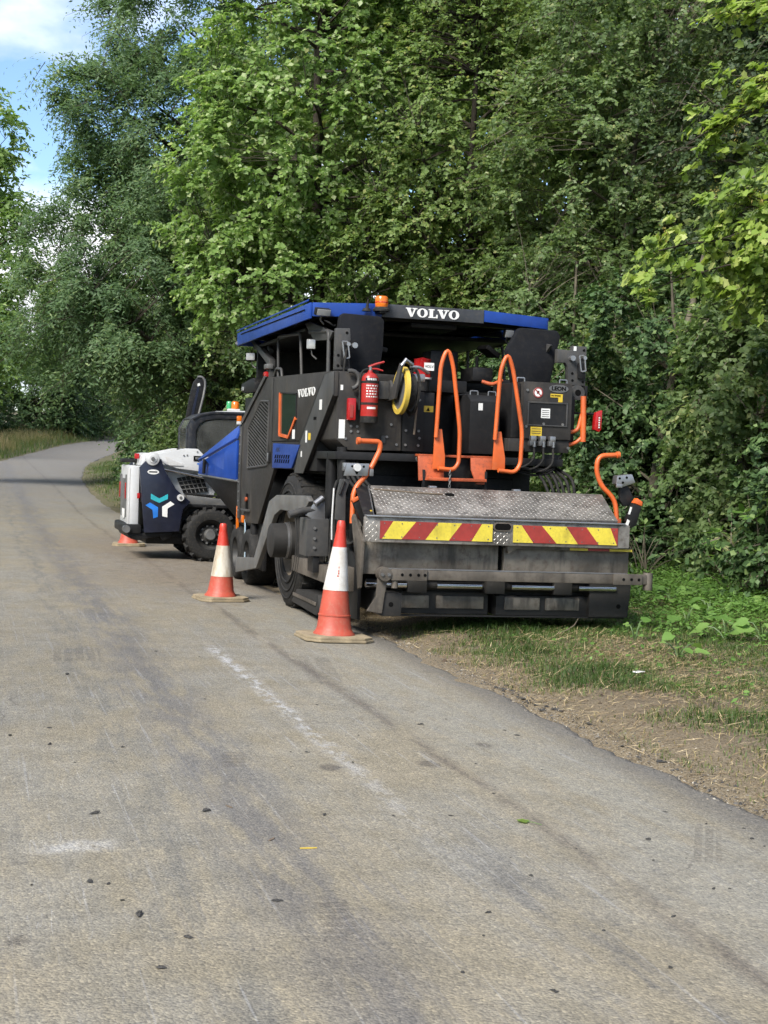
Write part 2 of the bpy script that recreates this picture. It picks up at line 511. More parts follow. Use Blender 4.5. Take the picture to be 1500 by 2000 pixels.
def vnoise(x, y, s):
    """tileable value noise, arrays"""
    x = np.asarray(x, float) * s; y = np.asarray(y, float) * s
    xi, yi = np.floor(x).astype(int), np.floor(y).astype(int)
    fx, fy = x - xi, y - yi
    fx = fx * fx * (3 - 2 * fx); fy = fy * fy * (3 - 2 * fy)
    g = lambda a, b: _tab[a % 256, b % 256]
    return (g(xi, yi) * (1 - fx) + g(xi + 1, yi) * fx) * (1 - fy) + (g(xi, yi + 1) * (1 - fx) + g(xi + 1, yi + 1) * fx) * fy
def sstep(a, b, x):
    t = np.clip((np.asarray(x, float) - a) / (b - a), 0, 1)
    return t * t * (3 - 2 * t)
def terrain_z(x, t):
    x = np.asarray(x, float); t = np.asarray(t, float)
    d = x - road_r(t)
    dl = -ROAD_W - d
    out = np.maximum(d, dl)
    z = base_z(t)
    oj = out + 0.30 * (vnoise(x, t, 2.2) - 0.5) + 0.14 * (vnoise(x + 5, t, 7.0) - 0.5)
    z = z - 0.06 + 0.066 * sstep(-0.14, 0.03, np.where(np.abs(out) < 0.5, oj, out))
    far_in = sstep(12, 20, t) * 1.8
    z = z + 0.05 * sstep(0.1, 1.2, out) * (0.4 + vnoise(x, t, 0.9)) + 0.025 * sstep(0.05, 0.5, out) * vnoise(x, t, 4.0) * 1.2
    z = z + np.where(d > 0, 1.15 * sstep(5.4 - far_in, 9.0 - far_in, d) + 2.0 * sstep(10, 26, d), 0)
    z = z + np.where(dl > 0, 0.12 * sstep(0.3, 1.6, dl) + 0.6 * sstep(4, 14, dl) + 1.0 * sstep(12, 40, dl), 0)
    return z
def grid_sheet(name, xs, ts, zf, mat):
    X, T = np.meshgrid(xs, ts)
    Z = zf(X, T)
    nx, nt = len(xs), len(ts)
    me = bpy.data.meshes.new(name)
    co = np.stack([X, T, Z], -1).reshape(-1, 3)
    idx = np.arange(nx * nt).reshape(nt, nx)
    q = np.stack([idx[:-1, :-1], idx[:-1, 1:], idx[1:, 1:], idx[1:, :-1]], -1).reshape(-1, 4)
    fill_mesh(me, co, q)
    me.materials.append(MATS[mat])
    o = place(link_mesh(name, me))
    return o
def fill_mesh(me, co, polys, smooth=True):
    n, k = polys.shape
    me.vertices.add(len(co)); me.vertices.foreach_set('co', np.ascontiguousarray(co, np.float32).ravel())
    me.loops.add(n * k); me.loops.foreach_set('vertex_index', np.ascontiguousarray(polys, np.int32).ravel())
    me.polygons.add(n); me.polygons.foreach_set('loop_start', np.arange(0, n * k, k, dtype=np.int32))
    me.polygons.foreach_set('loop_total', np.full(n, k, np.int32))
    if smooth: me.polygons.foreach_set('use_smooth', np.ones(n, bool))
    me.update(calc_edges=True)

def ground_material():
    s = NT('verge_soil')
    sep = s.node('ShaderNodeSeparateXYZ', {0: s.obj()})
    x, y = sep.outputs[0], sep.outputs[1]
    big = s.noise(0.9, 4, 0.6)
    mid = s.noise(5, 5, 0.65)
    fine = s.noise(60, 4, 0.7)
    grit = s.vor(130)
    soil = s.mix(s.mr(mid, 0.35, 0.65), (0.096, 0.074, 0.051), (0.162, 0.127, 0.086))
    sand = s.mix(s.mr(fine, 0.35, 0.65), (0.166, 0.130, 0.083), (0.255, 0.207, 0.134))
    green = s.mix(s.mr(mid, 0.3, 0.7), (0.038, 0.054, 0.019), (0.083, 0.083, 0.035))
    near_edge = s.mr(s.math('ADD', x, s.math('MULTIPLY', mid, 0.9)), 0.55, -0.30)
    c = s.mix(s.math('MULTIPLY', near_edge, 0.85), soil, sand)
    c = s.mix(s.math('MULTIPLY', s.mr(big, 0.36, 0.56), s.mr(x, -0.1, 1.2)), c, green)
    far = s.mr(y, 6, 14)
    c = s.mix(s.math('MULTIPLY', far, s.mr(mid, 0.25, 0.55)), c, green)
    left = s.mr(x, -5.2, -5.6)
    c = s.mix(left, c, green)
    c = s.mix(s.math('MULTIPLY', s.mr(grit, 0.5, 0.1), 0.35), c, (0.204, 0.166, 0.115))
    c = s.mix(0.35, c, s.mix(s.mr(fine, 0.3, 0.7), (0.032, 0.025, 0.019), (0.268, 0.229, 0.172)))
    s.pbr(c, 0.95, 0, s.bump(s.math('ADD', mid, fine), 0.8, 0.03), 0.15)
    MATS['verge_soil'] = s.m
ground_material()

def road_material():
    s = NT('road_surface')
    sep = s.node('ShaderNodeSeparateXYZ', {0: s.obj()})
    x0, y = sep.outputs[0], sep.outputs[1]
    wob = s.noise(0.35, 2)
    x = s.math('ADD', x0, s.math('MULTIPLY', s.math('SUBTRACT', wob, 0.5), 0.16))
    big = s.noise(0.55, 4, 0.6)
    mid = s.noise(3.2, 5, 0.65)
    st = s.noise(2.2, 5, 0.65, s.mapv((3.2, 0.55, 1)))       # streaks along the road
    fine = s.noise(75, 3, 0.7)
    stones = s.node('ShaderNodeTexVoronoi', {'Scale': 95.0, 'Vector': s.obj()}, feature='F1')
    sval = s.node('ShaderNodeSeparateXYZ', {0: stones.outputs['Color']}).outputs[0]
    tan_ = s.mix(s.mr(mid, 0.3, 0.7), (0.167, 0.149, 0.113), (0.204, 0.182, 0.141))
    gry = s.mix(s.mr(mid, 0.3, 0.7), (0.158, 0.149, 0.128), (0.191, 0.182, 0.159))
    c = s.mix(s.mr(s.math('ADD', s.math('MULTIPLY', big, 0.6), s.math('MULTIPLY', st, 0.4)), 0.40, 0.60), tan_, gry)
    def band(xc, w, soft):
        return s.mr(s.math('ABSOLUTE', s.math('SUBTRACT', x, xc)), w + soft, max(w - soft, 0.0))
    def layer(f, col, amt):
        nonlocal c
        c = s.mix(s.math('MULTIPLY', f, amt), c, col)
    # dusty dry strips towards the right edge, dark polished wheel tracks
    layer(s.math('MULTIPLY', band(-1.5, 0.30, 0.25), s.mr(st, 0.3, 0.6)), (0.199, 0.192, 0.167), 0.65)
    trk = s.math('MULTIPLY', band(-3.23, 0.20, 0.20), s.mr(st, 0.34, 0.58))
    layer(trk, (0.080, 0.079, 0.088), 0.56)
    layer(s.math('MULTIPLY', band(-3.66, 0.10, 0.14), s.mr(st, 0.42, 0.62)), (0.098, 0.096, 0.090), 0.55)
    layer(s.math('MULTIPLY', band(-2.02, 0.035, 0.05), s.mr(st, 0.36, 0.56)), (0.080, 0.067, 0.058), 0.6)
    layer(s.math('MULTIPLY', s.math('MULTIPLY', band(-2.42, 0.13, 0.14), s.mr(st, 0.46, 0.60)), s.mr(y, -8.5, -10.0)), (0.077, 0.078, 0.086), 0.50)
    layer(s.math('MULTIPLY', band(-4.55, 0.25, 0.3), s.mr(st, 0.45, 0.65)), (0.106, 0.099, 0.088), 0.5)
    # worn paint line
    pn = s.noise(14, 5, 0.75, s.mapv((1, 0.45, 1)))
    ln = s.math('MULTIPLY', s.math('MULTIPLY', band(-2.55, 0.035, 0.06), s.mr(pn, 0.42, 0.58)), s.mr(y, -3.1, -3.5))
    layer(ln, (0.331, 0.335, 0.345), s.mr(y, -9.8, -5.5, 0.10, 0.85))
    wp = s.math('MULTIPLY', s.mr(s.math('ABSOLUTE', s.math('ADD', x, 4.02)), 0.24, 0.05), s.mr(s.math('ABSOLUTE', s.math('ADD', y, 9.0)), 0.13, 0.02))
    layer(s.math('MULTIPLY', wp, s.mr(pn, 0.32, 0.6)), (0.354, 0.357, 0.363), 0.55)
    # printed tyre treads
    def tread(xc, yc, w, l, rot, freq, amt):
        u = s.math('SUBTRACT', x0, xc); v = s.math('SUBTRACT', y, yc)
        cr, sr = math.cos(rot), math.sin(rot)
        a = s.math('ADD', s.math('MULTIPLY', u, cr), s.math('MULTIPLY', v, sr))
        b = s.math('SUBTRACT', s.math('MULTIPLY', v, cr), s.math('MULTIPLY', u, sr))
        m = s.math('MULTIPLY', s.mr(s.math('ABSOLUTE', a), w, w * 0.8), s.mr(s.math('ABSOLUTE', b), l, l * 0.75))
        rib = s.mr(s.math('SINE', s.math('MULTIPLY', a, freq)), -0.85, -0.5)
        layer(s.math('MULTIPLY', s.math('MULTIPLY', m, rib), s.mr(s.noise(28, 4, 0.7), 0.30, 0.52)), (0.074, 0.066, 0.060), amt)
    tread(-1.39, -9.35, 0.070, 0.34, -0.52, 140.0, 0.36)
    tread(-3.65, -3.73, 0.21, 0.40, -0.05, 75.0, 0.36)
    tread(-3.11, -7.55, 0.20, 0.07, 1.42, 80.0, 0.5)
    tread(-3.20, -10.05, 0.24, 0.07, 1.42, 90.0, 0.4)
    tread(-1.9, -4.55, 0.16, 0.75, -0.15, 40.0, 0.28)
    # stains and oil drips
    vd = s.node('ShaderNodeTexVoronoi', {'Scale': 1.9, 'Vector': s.mapv((1.0, 0.75, 1))}, feature='F1')
    rnd = s.node('ShaderNodeSeparateXYZ', {0: vd.outputs['Color']})
    size = s.math('MULTIPLY', s.math('POWER', rnd.outputs[0], 3.0), 0.17)
    sp = s.mr(s.math('ADD', vd.outputs['Distance'], s.math('MULTIPLY', s.math('SUBTRACT', fine, 0.5), 0.06)), size, s.math('MULTIPLY', size, 0.5))
    layer(s.math('MULTIPLY', sp, s.mr(rnd.outputs[1], 0.35, 0.6)), (0.062, 0.055, 0.051), 0.62)
    drag = s.noise(7, 5, 0.7, s.mapv((0.55, 2.6, 1)))
    layer(s.math('MULTIPLY', s.mr(drag, 0.60, 0.70), s.mr(big, 0.40, 0.6)), (0.074, 0.068, 0.065), 0.42)
    fl = s.noise(20, 4, 0.7, s.mapv((0.45, 1.5, 1)))
    layer(s.math('MULTIPLY', s.mr(fl, 0.60, 0.68), s.mr(st, 0.35, 0.6)), (0.087, 0.087, 0.093), 0.5)
    thin = s.noise(1.6, 3, 0.6, s.mapv((22.0, 0.30, 1)))
    layer(s.math('MULTIPLY', s.math('MULTIPLY', s.mr(thin, 0.58, 0.66), band(-3.2, 0.55, 0.35)), s.mr(mid, 0.35, 0.6)), (0.103, 0.105, 0.120), 0.35)
    layer(s.math('MULTIPLY', s.math('MULTIPLY', s.mr(thin, 0.40, 0.33), s.mr(st, 0.4, 0.6)), s.mr(y, 6, -2)), (0.277, 0.279, 0.286), 0.35)
    # mud carried out around the machines, clean dark road further off
    mud = s.math('MULTIPLY', s.math('MULTIPLY', s.mr(y, -1.0, 3.0), s.mr(y, 17.0, 9.0)), s.mr(s.math('ADD', x, s.math('MULTIPLY', mid, 1.0)), -3.4, -1.4))
    layer(mud, (0.134, 0.107, 0.082), 0.6)
    layer(s.math('MULTIPLY', mud, s.mr(drag, 0.54, 0.64)), (0.048, 0.036, 0.033), 0.7)
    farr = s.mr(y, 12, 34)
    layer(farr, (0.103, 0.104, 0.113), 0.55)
    # hairline cracks and pale scrapes
    ck = s.vor(0.42, s.mapv((1, 1, 1), vec=s.node('ShaderNodeVectorMath', {0: s.obj(), 1: s.node('ShaderNodeTexNoise', {'Scale': 1.6, 'Detail': 5.0, 'Vector': s.obj()}).outputs['Color']}, operation='ADD').outputs[0]), 'DISTANCE_TO_EDGE')
    layer(s.math('MULTIPLY', s.mr(ck, 0.0045, 0.0015), s.mr(big, 0.54, 0.62)), (0.053, 0.046, 0.045), 0.5)
    sc = s.noise(3.0, 2, 0.5, s.mapv((7.0, 0.22, 1), rot=(0, 0, 0.12)))
    layer(s.math('MULTIPLY', s.mr(s.math('ABSOLUTE', s.math('SUBTRACT', sc, 0.5)), 0.006, 0.001), s.mr(big, 0.45, 0.6)), (0.271, 0.270, 0.270), 0.5)
    # gritty dark edge
    edge = s.mr(s.math('ADD', x0, s.math('MULTIPLY', mid, 0.35)), -1.08, -0.72)
    layer(s.math('MULTIPLY', edge, s.mr(y, 8, 2)), (0.088, 0.084, 0.082), 0.7)
    # aggregate
    mot = s.noise(30, 4, 0.65)
    c = s.mix(0.8, c, s.ramp(mot, [(0.3, (0.78, 0.78, 0.80)), (0.5, (1, 1, 1)), (0.7, (1.20, 1.18, 1.13))]), 'MULTIPLY')
    c = s.mix(0.75, c, s.ramp(sval, [(0, (0.66, 0.66, 0.67)), (0.3, (0.93, 0.92, 0.91)), (0.75, (1.04, 1.03, 1.0)), (1, (1.36, 1.33, 1.26))]), 'MULTIPLY')
    c = s.mix(0.8, c, s.ramp(fine, [(0.25, (0.70, 0.70, 0.71)), (0.5, (1, 1, 1)), (0.75, (1.28, 1.27, 1.23))]), 'MULTIPLY')
    bmp = s.math('ADD', s.math('MULTIPLY', stones.outputs['Distance'], -1.2), fine)
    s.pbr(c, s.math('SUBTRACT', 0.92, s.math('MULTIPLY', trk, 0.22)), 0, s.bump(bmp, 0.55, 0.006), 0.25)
    MATS['road_surface'] = s.m
road_material()

xs = np.unique(np.concatenate([np.linspace(-150, -30, 13), np.linspace(-30, -8, 23), np.linspace(-8, -5.2, 15), np.linspace(-5.2, -0.95, 5),
                               np.linspace(-0.95, 5.0, 100), np.linspace(5, 12, 36), np.linspace(12, 30, 19), np.linspace(30, 160, 14)]))
ts = np.unique(np.concatenate([np.linspace(-60, -12, 13), np.linspace(-12, 4, 180), np.linspace(4, 30, 90), np.linspace(30, 110, 81), np.linspace(110, 400, 30)]))
ground = grid_sheet('ground', xs, ts, terrain_z, 'verge_soil')
tag(ground, 'bare brown verge soil with worn straw beside the road', kind='structure')

def build_road():
    ts = np.concatenate([np.arange(-26, 12, 0.09), np.arange(12, 60, 0.4), np.arange(60, 180, 1.5)])
    ev = road_r(ts) + 0.10 * (vnoise(ts, ts * 0 + 3, 0.8) - 0.5) + 0.11 * (vnoise(ts, ts * 0 + 7, 3.0) - 0.5) + 0.05 * (vnoise(ts, ts * 0 + 9, 11.0) - 0.5)
    lv = road_r(ts) - ROAD_W + 0.25 * (vnoise(ts, ts * 0 + 13, 0.7) - 0.5)
    ks = np.array([0, 0.003, 0.012, 0.2, 0.4, 0.6, 0.8, 0.985, 0.997, 1.0])
    X = lv[:, None] + (ev - lv)[:, None] * ks[None, :]
    T = np.repeat(ts[:, None], len(ks), 1)
    dz = np.array([-0.06, -0.012, 0.0, 0.02, 0.03, 0.03, 0.02, 0.0, -0.010, -0.06])
    Z = base_z(T) + dz[None, :]
    me = bpy.data.meshes.new('road')
    co = np.stack([X, T, Z], -1).reshape(-1, 3)
    idx = np.arange(X.size).reshape(X.shape)
    q = np.stack([idx[:-1, :-1], idx[:-1, 1:], idx[1:, 1:], idx[1:, :-1]], -1).reshape(-1, 4)
    fill_mesh(me, co, q)
    me.materials.append(MATS['road_surface'])
    o = place(link_mesh('road', me))
    tag(o, 'dusty pale grey lane with dark tyre tracks and a worn white line', kind='structure')
build_road()
def road_z(x, t):
    k = (np.asarray(x) - road_r(t) + ROAD_W) / ROAD_W
    return float(base_z(t) + np.interp(k, [0, 0.2, 0.4, 0.6, 0.8, 0.985, 1], [0, 0.02, 0.03, 0.03, 0.02, 0, -0.01]))
# ------------------------------------------------------------------ vegetation
UP = np.array([0, 0, 1.0])
def unit(a):
    return a / np.maximum(np.linalg.norm(a, axis=-1, keepdims=True), 1e-9)
LEAF_SIMPLE = (np.array([(0, 0, 0), (0.45, 0.5, 0.10), (1.0, 0, -0.05), (0.45, -0.5, 0.10)]), np.array([(0, 3, 2), (0, 2, 1)]))
LEAF_OVAL = (np.array([(0, 0, 0), (0.28, 0.42, 0.08), (0.65, 0.40, 0.06), (1.0, 0, -0.10), (0.65, -0.40, 0.06), (0.28, -0.42, 0.08), (0.5, 0, 0)]),
             np.array([(6, 0, 5), (6, 5, 4), (6, 4, 3), (6, 3, 2), (6, 2, 1), (6, 1, 0)]))
_pal = [(0, 0), (-0.10, 0.26), (0.14, 0.52), (0.34, 0.38), (0.66, 0.46), (0.72, 0.27), (1.0, 0.0), (0.72, -0.27), (0.66, -0.46), (0.34, -0.38), (0.14, -0.52), (-0.10, -0.26)]
LEAF_PALM = (np.array([(x, y, 0.10 * abs(y) - 0.06 * x * x) for x, y in _pal] + [(0.30, 0, 0)]),
             np.array([(12, (i + 1) % 12, i) for i in range(12)]))
_brd = [(0, 0), (-0.12, 0.22), (0.05, 0.42), (0.35, 0.46), (0.68, 0.30), (1.0, 0), (0.68, -0.30), (0.35, -0.46), (0.05, -0.42), (-0.12, -0.22)]
LEAF_BROAD = (np.array([(x, y, 0.16 * abs(y) + 0.05 * math.sin(9 * x + 3 * y) - 0.12 * x * x) for x, y in _brd] + [(0.35, 0.0, -0.03), (0.68, 0, -0.07)]),
              np.array([(10, 1, 0), (10, 2, 1), (10, 3, 2), (11, 4, 3), (11, 3, 10), (11, 5, 4), (11, 6, 5), (11, 7, 6), (11, 10, 7), (10, 8, 7), (10, 9, 8), (10, 0, 9)]))
def leaves_mesh(name, P, D, N, L, W, tint, shape=LEAF_SIMPLE):
    V, T = shape
    D = unit(D)
    N = unit(N - D * np.sum(N * D, -1, keepdims=True))
    S = np.cross(N, D)
    k = len(V)
    co = (P[:, None, :] + D[:, None, :] * (V[None, :, 0:1] * L[:, None, None]) + S[:, None, :] * (V[None, :, 1:2] * W[:, None, None])
          + N[:, None, :] * (V[None, :, 2:3] * W[:, None, None]))
    idx = (np.arange(len(P)) * k)[:, None, None] + T[None]
    me = bpy.data.meshes.new(name)
    fill_mesh(me, co.reshape(-1, 3), idx.reshape(-1, 3), smooth=False)
    a = me.attributes.new('tint', 'FLOAT', 'POINT')
    a.data.foreach_set('value', np.repeat(np.clip(tint, 0, 1), k).astype(np.float32))
    return me
def rdir(rng, n):
    return unit(rng.normal(size=(n, 3)))
def spray(rng, C, Rr, Out, twigs, per, L, droop=0.35, side=0.8, updir=0.8, jit=0.25, flat=0.75, tone=None, Wk=0.8, pale=0.035):
    """leaves on short twigs inside clumps. returns leaf arrays and the twig end points"""
    n = len(C)
    ci = np.repeat(np.arange(n), twigs)
    c, r, out = C[ci], Rr[ci], Out[ci]
    d = rdir(rng, len(ci))
    d[:, 2] *= flat
    d = unit(d + out * 0.55 + UP * 0.12)
    o = c + rng.normal(size=c.shape) * (r * 0.22)[:, None]
    ln = r * rng.uniform(0.55, 1.25, len(ci))
    s_ = (np.linspace(0.12, 1, per)[None, :] + rng.uniform(-0.5, 0.5, (len(ci), per)) * (0.9 / per))
    pos = o[:, None] + d[:, None] * (ln[:, None] * s_)[..., None]
    pos[..., 2] -= droop * ln[:, None] * s_ ** 2
    tan = d[:, None] - UP * (2 * droop * s_)[..., None]
    tan = unit(tan)
    sd = unit(np.cross(tan, UP + 0.3 * rng.normal(size=tan.shape)))
    sg = np.where(np.arange(per) % 2 == 0, 1.0, -1.0)[None, :, None]
    ld = unit(tan * 0.55 + sd * sg * side + rng.normal(size=tan.shape) * jit - UP * 0.15)
    nn = UP * updir * 0.75 + rng.normal(size=tan.shape) * 0.45 + out[:, None] * 0.95
    Lf = L * rng.uniform(0.5, 1.3, s_.shape)
    tn = 0.5 + rng.normal(size=s_.shape) * 0.17 + (rng.normal(size=n) * 0.12)[ci][:, None]
    if tone is not None:
        tn = tn + tone[ci][:, None]
    tn = np.where(rng.random(s_.shape) < pale, 0.97, tn)
    end = o + d * ln[:, None]
    end[:, 2] -= droop * ln
    f = lambda a: a.reshape(-1, a.shape[-1])
    return f(pos), f(ld), f(nn), Lf.ravel(), (Lf * Wk).ravel(), tn.ravel(), o, end
def crown_points(rng, ells, n, shell=0.5, rough=0.18):
    vol = np.array([e[3] * e[4] * e[5] for e in ells]) ** 0.75
    pick = rng.choice(len(ells), n, p=vol / vol.sum())
    E = np.array(ells)[pick]
    d = rdir(rng, n)
    k = shell + (1 - shell) * np.sqrt(rng.random(n))
    k = k * (1 + rng.normal(size=n) * rough)
    P = E[:, :3] + d * E[:, 3:6] * k[:, None]
    return P, d
def bez(a, b, c, n):
    t = np.linspace(0, 1, n)[:, None]
    return a * (1 - t) ** 2 + 2 * b * t * (1 - t) + c * t * t
def make_tree(name, label, ells, trunk, seed, leafmat_, n_clumps, clump_r, twigs, per, L, droop=0.35, side=0.8, Wk=0.8, bark='bark',
              limbs=9, r0=0.16, shape=LEAF_SIMPLE, group='trees along the verge', loc=None, cat='tree', twig_every=3, shell=0.5, flat=0.75, updir=0.8, extra=None, pale=0.035, rough=0.18):
    """trunk: list of points (relative to the root); crown ellipsoids relative to the root"""
    rng = np.random.default_rng(seed)
    root = empty(name, loc or (0, 0, 0))
    tag(root, label, cat, group)
    C, out = crown_points(rng, ells, n_clumps, shell, rough)
    C[:, 2] = np.maximum(C[:, 2], 0.15)
    Rr = clump_r * rng.uniform(0.6, 1.35, n_clumps)
    m = MB()
    tp = [np.array(p, float) for p in trunk]
    k = len(tp)
    radii = [r0 * (1 - 0.82 * i / (k - 1)) for i in range(k)]
    radii[0] *= 1.25
    m.tube(tp, radii, 9)
    # limbs
    tline = np.concatenate([np.linspace(tp[i], tp[i + 1], 8, endpoint=False) for i in range(k - 1)])
    tlen = len(tline)
    nodes, rads, nodes_full = [], [], []
    order = rng.permutation(n_clumps)
    ends = order[:limbs]
    for e in ends:
        tgt = C[e]
        h = np.clip((tgt[2] - 0.55 * np.linalg.norm(tgt[:2] - tp[-1][:2]) - tline[0][2]) / max(tline[-1][2] - tline[0][2], 0.1), 0.12, 0.95)
        j = int(h * (tlen - 1))
        a = tline[j]
        b = (a + tgt) / 2 + np.array([0, 0, 0.08 * np.linalg.norm(tgt - a)]) + rng.normal(size=3) * 0.12 * np.linalg.norm(tgt - a)
        path = bez(a, b, tgt, 10)
        ra = min(r0 * (1 - 0.8 * h) * 0.62, 0.10)
        rr = np.linspace(ra, ra * 0.25, 10)
        m.tube(path, list(rr), 6, caps=False)
        nodes.append(path[2:]); rads.append(rr[2:]); nodes_full.append(path)
    if r0 > 0.1:      # foliage along the limbs too, so that no long bare pole shows
        ex = np.concatenate([pth[[4, 5, 6, 7, 8]] for pth in nodes_full]) + rng.normal(size=(5 * len(nodes_full), 3)) * 0.22
        C2 = np.concatenate([C, ex]); out2 = np.concatenate([out, rdir(rng, len(ex))]); R2 = np.concatenate([Rr, clump_r * rng.uniform(0.5, 0.9, len(ex))])
    else:
        C2, out2, R2 = C, out, Rr
    P, D, N, Lf, W, tn, to, te = spray(rng, C2, R2, out2, twigs, per, L, droop, side, updir=updir, Wk=Wk, flat=flat, pale=pale)
    me = leaves_mesh('crown', P, D, N, Lf, W, tn, shape)
    me.materials.append(MATS[leafmat_])
    cr = link_mesh('crown', me, root)
    nodes = np.concatenate(nodes + [tline[tlen // 3:]]); rads = np.concatenate(rads + [np.linspace(r0 * 0.7, r0 * 0.2, tlen - tlen // 3)])
    for e in order[limbs:]:
        tgt = C[e]
        dist = np.linalg.norm(nodes - tgt, axis=1) + 0.8 * np.maximum(nodes[:, 2] - tgt[2], 0)
        j = int(np.argmin(dist))
        a = nodes[j]
        b = (a + tgt) / 2 + rng.normal(size=3) * 0.10 * np.linalg.norm(tgt - a) + UP * 0.08
        ra = min(rads[j] * 0.6, 0.035)
        m.tube(bez(a, b, tgt, 5), list(np.linspace(ra, ra * 0.35, 5)), 4, caps=False)
    for i in range(0, len(to), twig_every):
        m.tube([to[i], te[i]], [0.009, 0.003], 3, caps=False)
    if extra:
        extra(m, rng)
    m.build('trunk', bark, root, smooth=60)
    return root

def gz(x, y):
    """terrain height at a world point"""
    p = w2f(x, y)
    return float(terrain_z(p.x, p.y))
def T(name, label, wx, wy, ells, **k):
    """ells and trunk in world coordinates; re-based on the foot of the tree"""
    z = gz(wx, wy) - 0.05
    b = np.array([wx, wy, z])
    ee = [tuple(np.array(e[:3]) - b) + tuple(e[3:]) for e in ells]
    tr = k.pop('trunk')
    tr = [tuple(np.array(p) - b) for p in tr]
    tr[0] = (0, 0, -0.15)
    return make_tree(name, label, ee, tr, loc=(wx, wy, z), **k)

ash = T('ash_tree', 'tall dark feathery tree leaning over the road behind the white loader', -3.7, 35.0,
        [(-5.3, 34, 5.6, 3.5, 2.6, 2.3), (-6.6, 33, 4.6, 2.2, 2.0, 1.7), (-5.2, 34.5, 9.4, 2.7, 2.4, 2.4), (-5.0, 35, 13.2, 2.9, 2.4, 2.8), (-7.35, 33.5, 10.4, 0.95, 0.9, 0.5), (-6.9, 33.5, 8.0, 1.1, 1.0, 0.9), (-7.5, 33.2, 5.9, 1.5, 1.3, 1.5)],
        trunk=[(-3.7, 35, 0), (-3.9, 35, 3), (-4.3, 34.8, 6.5), (-4.5, 34.8, 10), (-4.4, 35, 13.5)],
        seed=11, leafmat_='leaf_ash', n_clumps=370, clump_r=0.62, twigs=46, per=11, L=0.12, Wk=0.36, droop=0.75, side=0.95, limbs=14, r0=0.26, twig_every=9, updir=0.9)
maple = T('maple_tree', 'bright green sunlit maple standing above the left end of the blue canopy', -1.2, 27.3,
          [(-1.7, 27, 8.4, 2.1, 1.9, 3.2), (-2.9, 26.6, 6.6, 1.4, 1.3, 1.8), (-2.4, 26.6, 4.9, 1.5, 1.2, 1.1), (-0.9, 27, 11.3, 1.7, 1.6, 1.4)],
          trunk=[(-1.2, 27.3, 0), (-1.3, 27.2, 3), (-1.5, 27, 6), (-1.6, 27, 9.5), (-1.4, 27, 12)],
          seed=12, leafmat_='leaf_maple', n_clumps=480, clump_r=0.42, twigs=10, per=13, L=0.105, Wk=0.80, droop=0.30, limbs=12, r0=0.17, shell=0.80, rough=0.10, pale=0.13)
fieldm = T('field_maple_tree', 'dense olive green tree rising behind the middle of the blue canopy', 1.7, 26.6,
           [(1.2, 26.5, 7.6, 2.2, 1.9, 3.2), (1.6, 26.5, 10.8, 2.1, 1.8, 1.6), (0.2, 26, 5.2, 1.4, 1.2, 1.3), (2.4, 26, 5.0, 1.4, 1.2, 1.5)],
           trunk=[(1.7, 26.6, 0), (1.7, 26.6, 3), (1.4, 26.5, 6.5), (1.5, 26.5, 10.5)],
           seed=13, leafmat_='leaf_olive', n_clumps=520, clump_r=0.40, twigs=11, per=13, L=0.082, Wk=0.75, limbs=12, r0=0.16, shell=0.80, rough=0.10, pale=0.06)
thorn = T('hawthorn_tree', 'dark green tree with thin bare stems above the right seat', 4.4, 24.4,
          [(3.9, 24, 6.4, 2.3, 1.9, 2.6), (4.2, 24, 9.4, 2.2, 1.8, 1.7), (3.2, 23.4, 4.3, 1.5, 1.2, 1.2), (5.2, 23.2, 5.0, 1.3, 1.2, 1.6)],
          trunk=[(4.4, 24.4, 0), (4.3, 24.3, 2.8), (4.0, 24, 5.5), (4.2, 24, 9)],
          seed=14, leafmat_='leaf_dark', n_clumps=500, clump_r=0.40, twigs=11, per=13, L=0.078, Wk=0.75, limbs=13, r0=0.13, bark='bark_pale', shell=0.75, rough=0.12,
          extra=lambda m, rng: [m.tube([(dx, dy, 0), (dx + 0.1, dy, 1.6), (dx + sx, dy, 4.2)], [0.045, 0.04, 0.025], 6) for dx, dy, sx in ((-0.9, -1.6, 0.25), (-0.6, -1.8, -0.1), (-0.2, -2.0, 0.45), (0.35, -1.9, -0.2), (-1.5, -1.7, 0.1))])
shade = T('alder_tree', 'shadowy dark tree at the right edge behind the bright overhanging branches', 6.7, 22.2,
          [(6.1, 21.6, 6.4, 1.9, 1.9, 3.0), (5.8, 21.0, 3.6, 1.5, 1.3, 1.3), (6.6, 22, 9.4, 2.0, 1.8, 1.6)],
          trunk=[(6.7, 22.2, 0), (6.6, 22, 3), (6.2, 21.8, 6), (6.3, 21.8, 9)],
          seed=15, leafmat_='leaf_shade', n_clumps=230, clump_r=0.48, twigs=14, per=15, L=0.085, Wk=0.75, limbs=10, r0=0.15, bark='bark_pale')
# backing wood: two kinds, copied
backA = make_tree('woodland_tree', 'woodland tree', [(0, 0, 7.2, 3.0, 2.6, 4.4), (0.6, 0, 11.2, 2.3, 2.2, 2.6), (-0.8, -0.6, 3.6, 2.2, 1.8, 1.8)],
                  [(0, 0, -0.2), (0.1, 0, 4), (0.2, 0, 8), (0.3, 0, 12)], 21, 'leaf_olive', 210, 0.75, 12, 14, 0.15, limbs=10, r0=0.2, twig_every=6, shape=LEAF_SIMPLE)
backB = make_tree('woodland_tree', 'woodland tree', [(0, 0, 6.4, 2.8, 2.6, 4.2), (-0.6, 0, 10.6, 2.6, 2.2, 2.4), (0.9, -0.6, 3.2, 2.0, 1.8, 1.7)],
                  [(0, 0, -0.2), (-0.1, 0, 4), (-0.2, 0, 8), (-0.3, 0, 11.5)], 22, 'leaf_dark', 210, 0.75, 12, 14, 0.15, limbs=10, r0=0.2, twig_every=6)
usedAB = {}
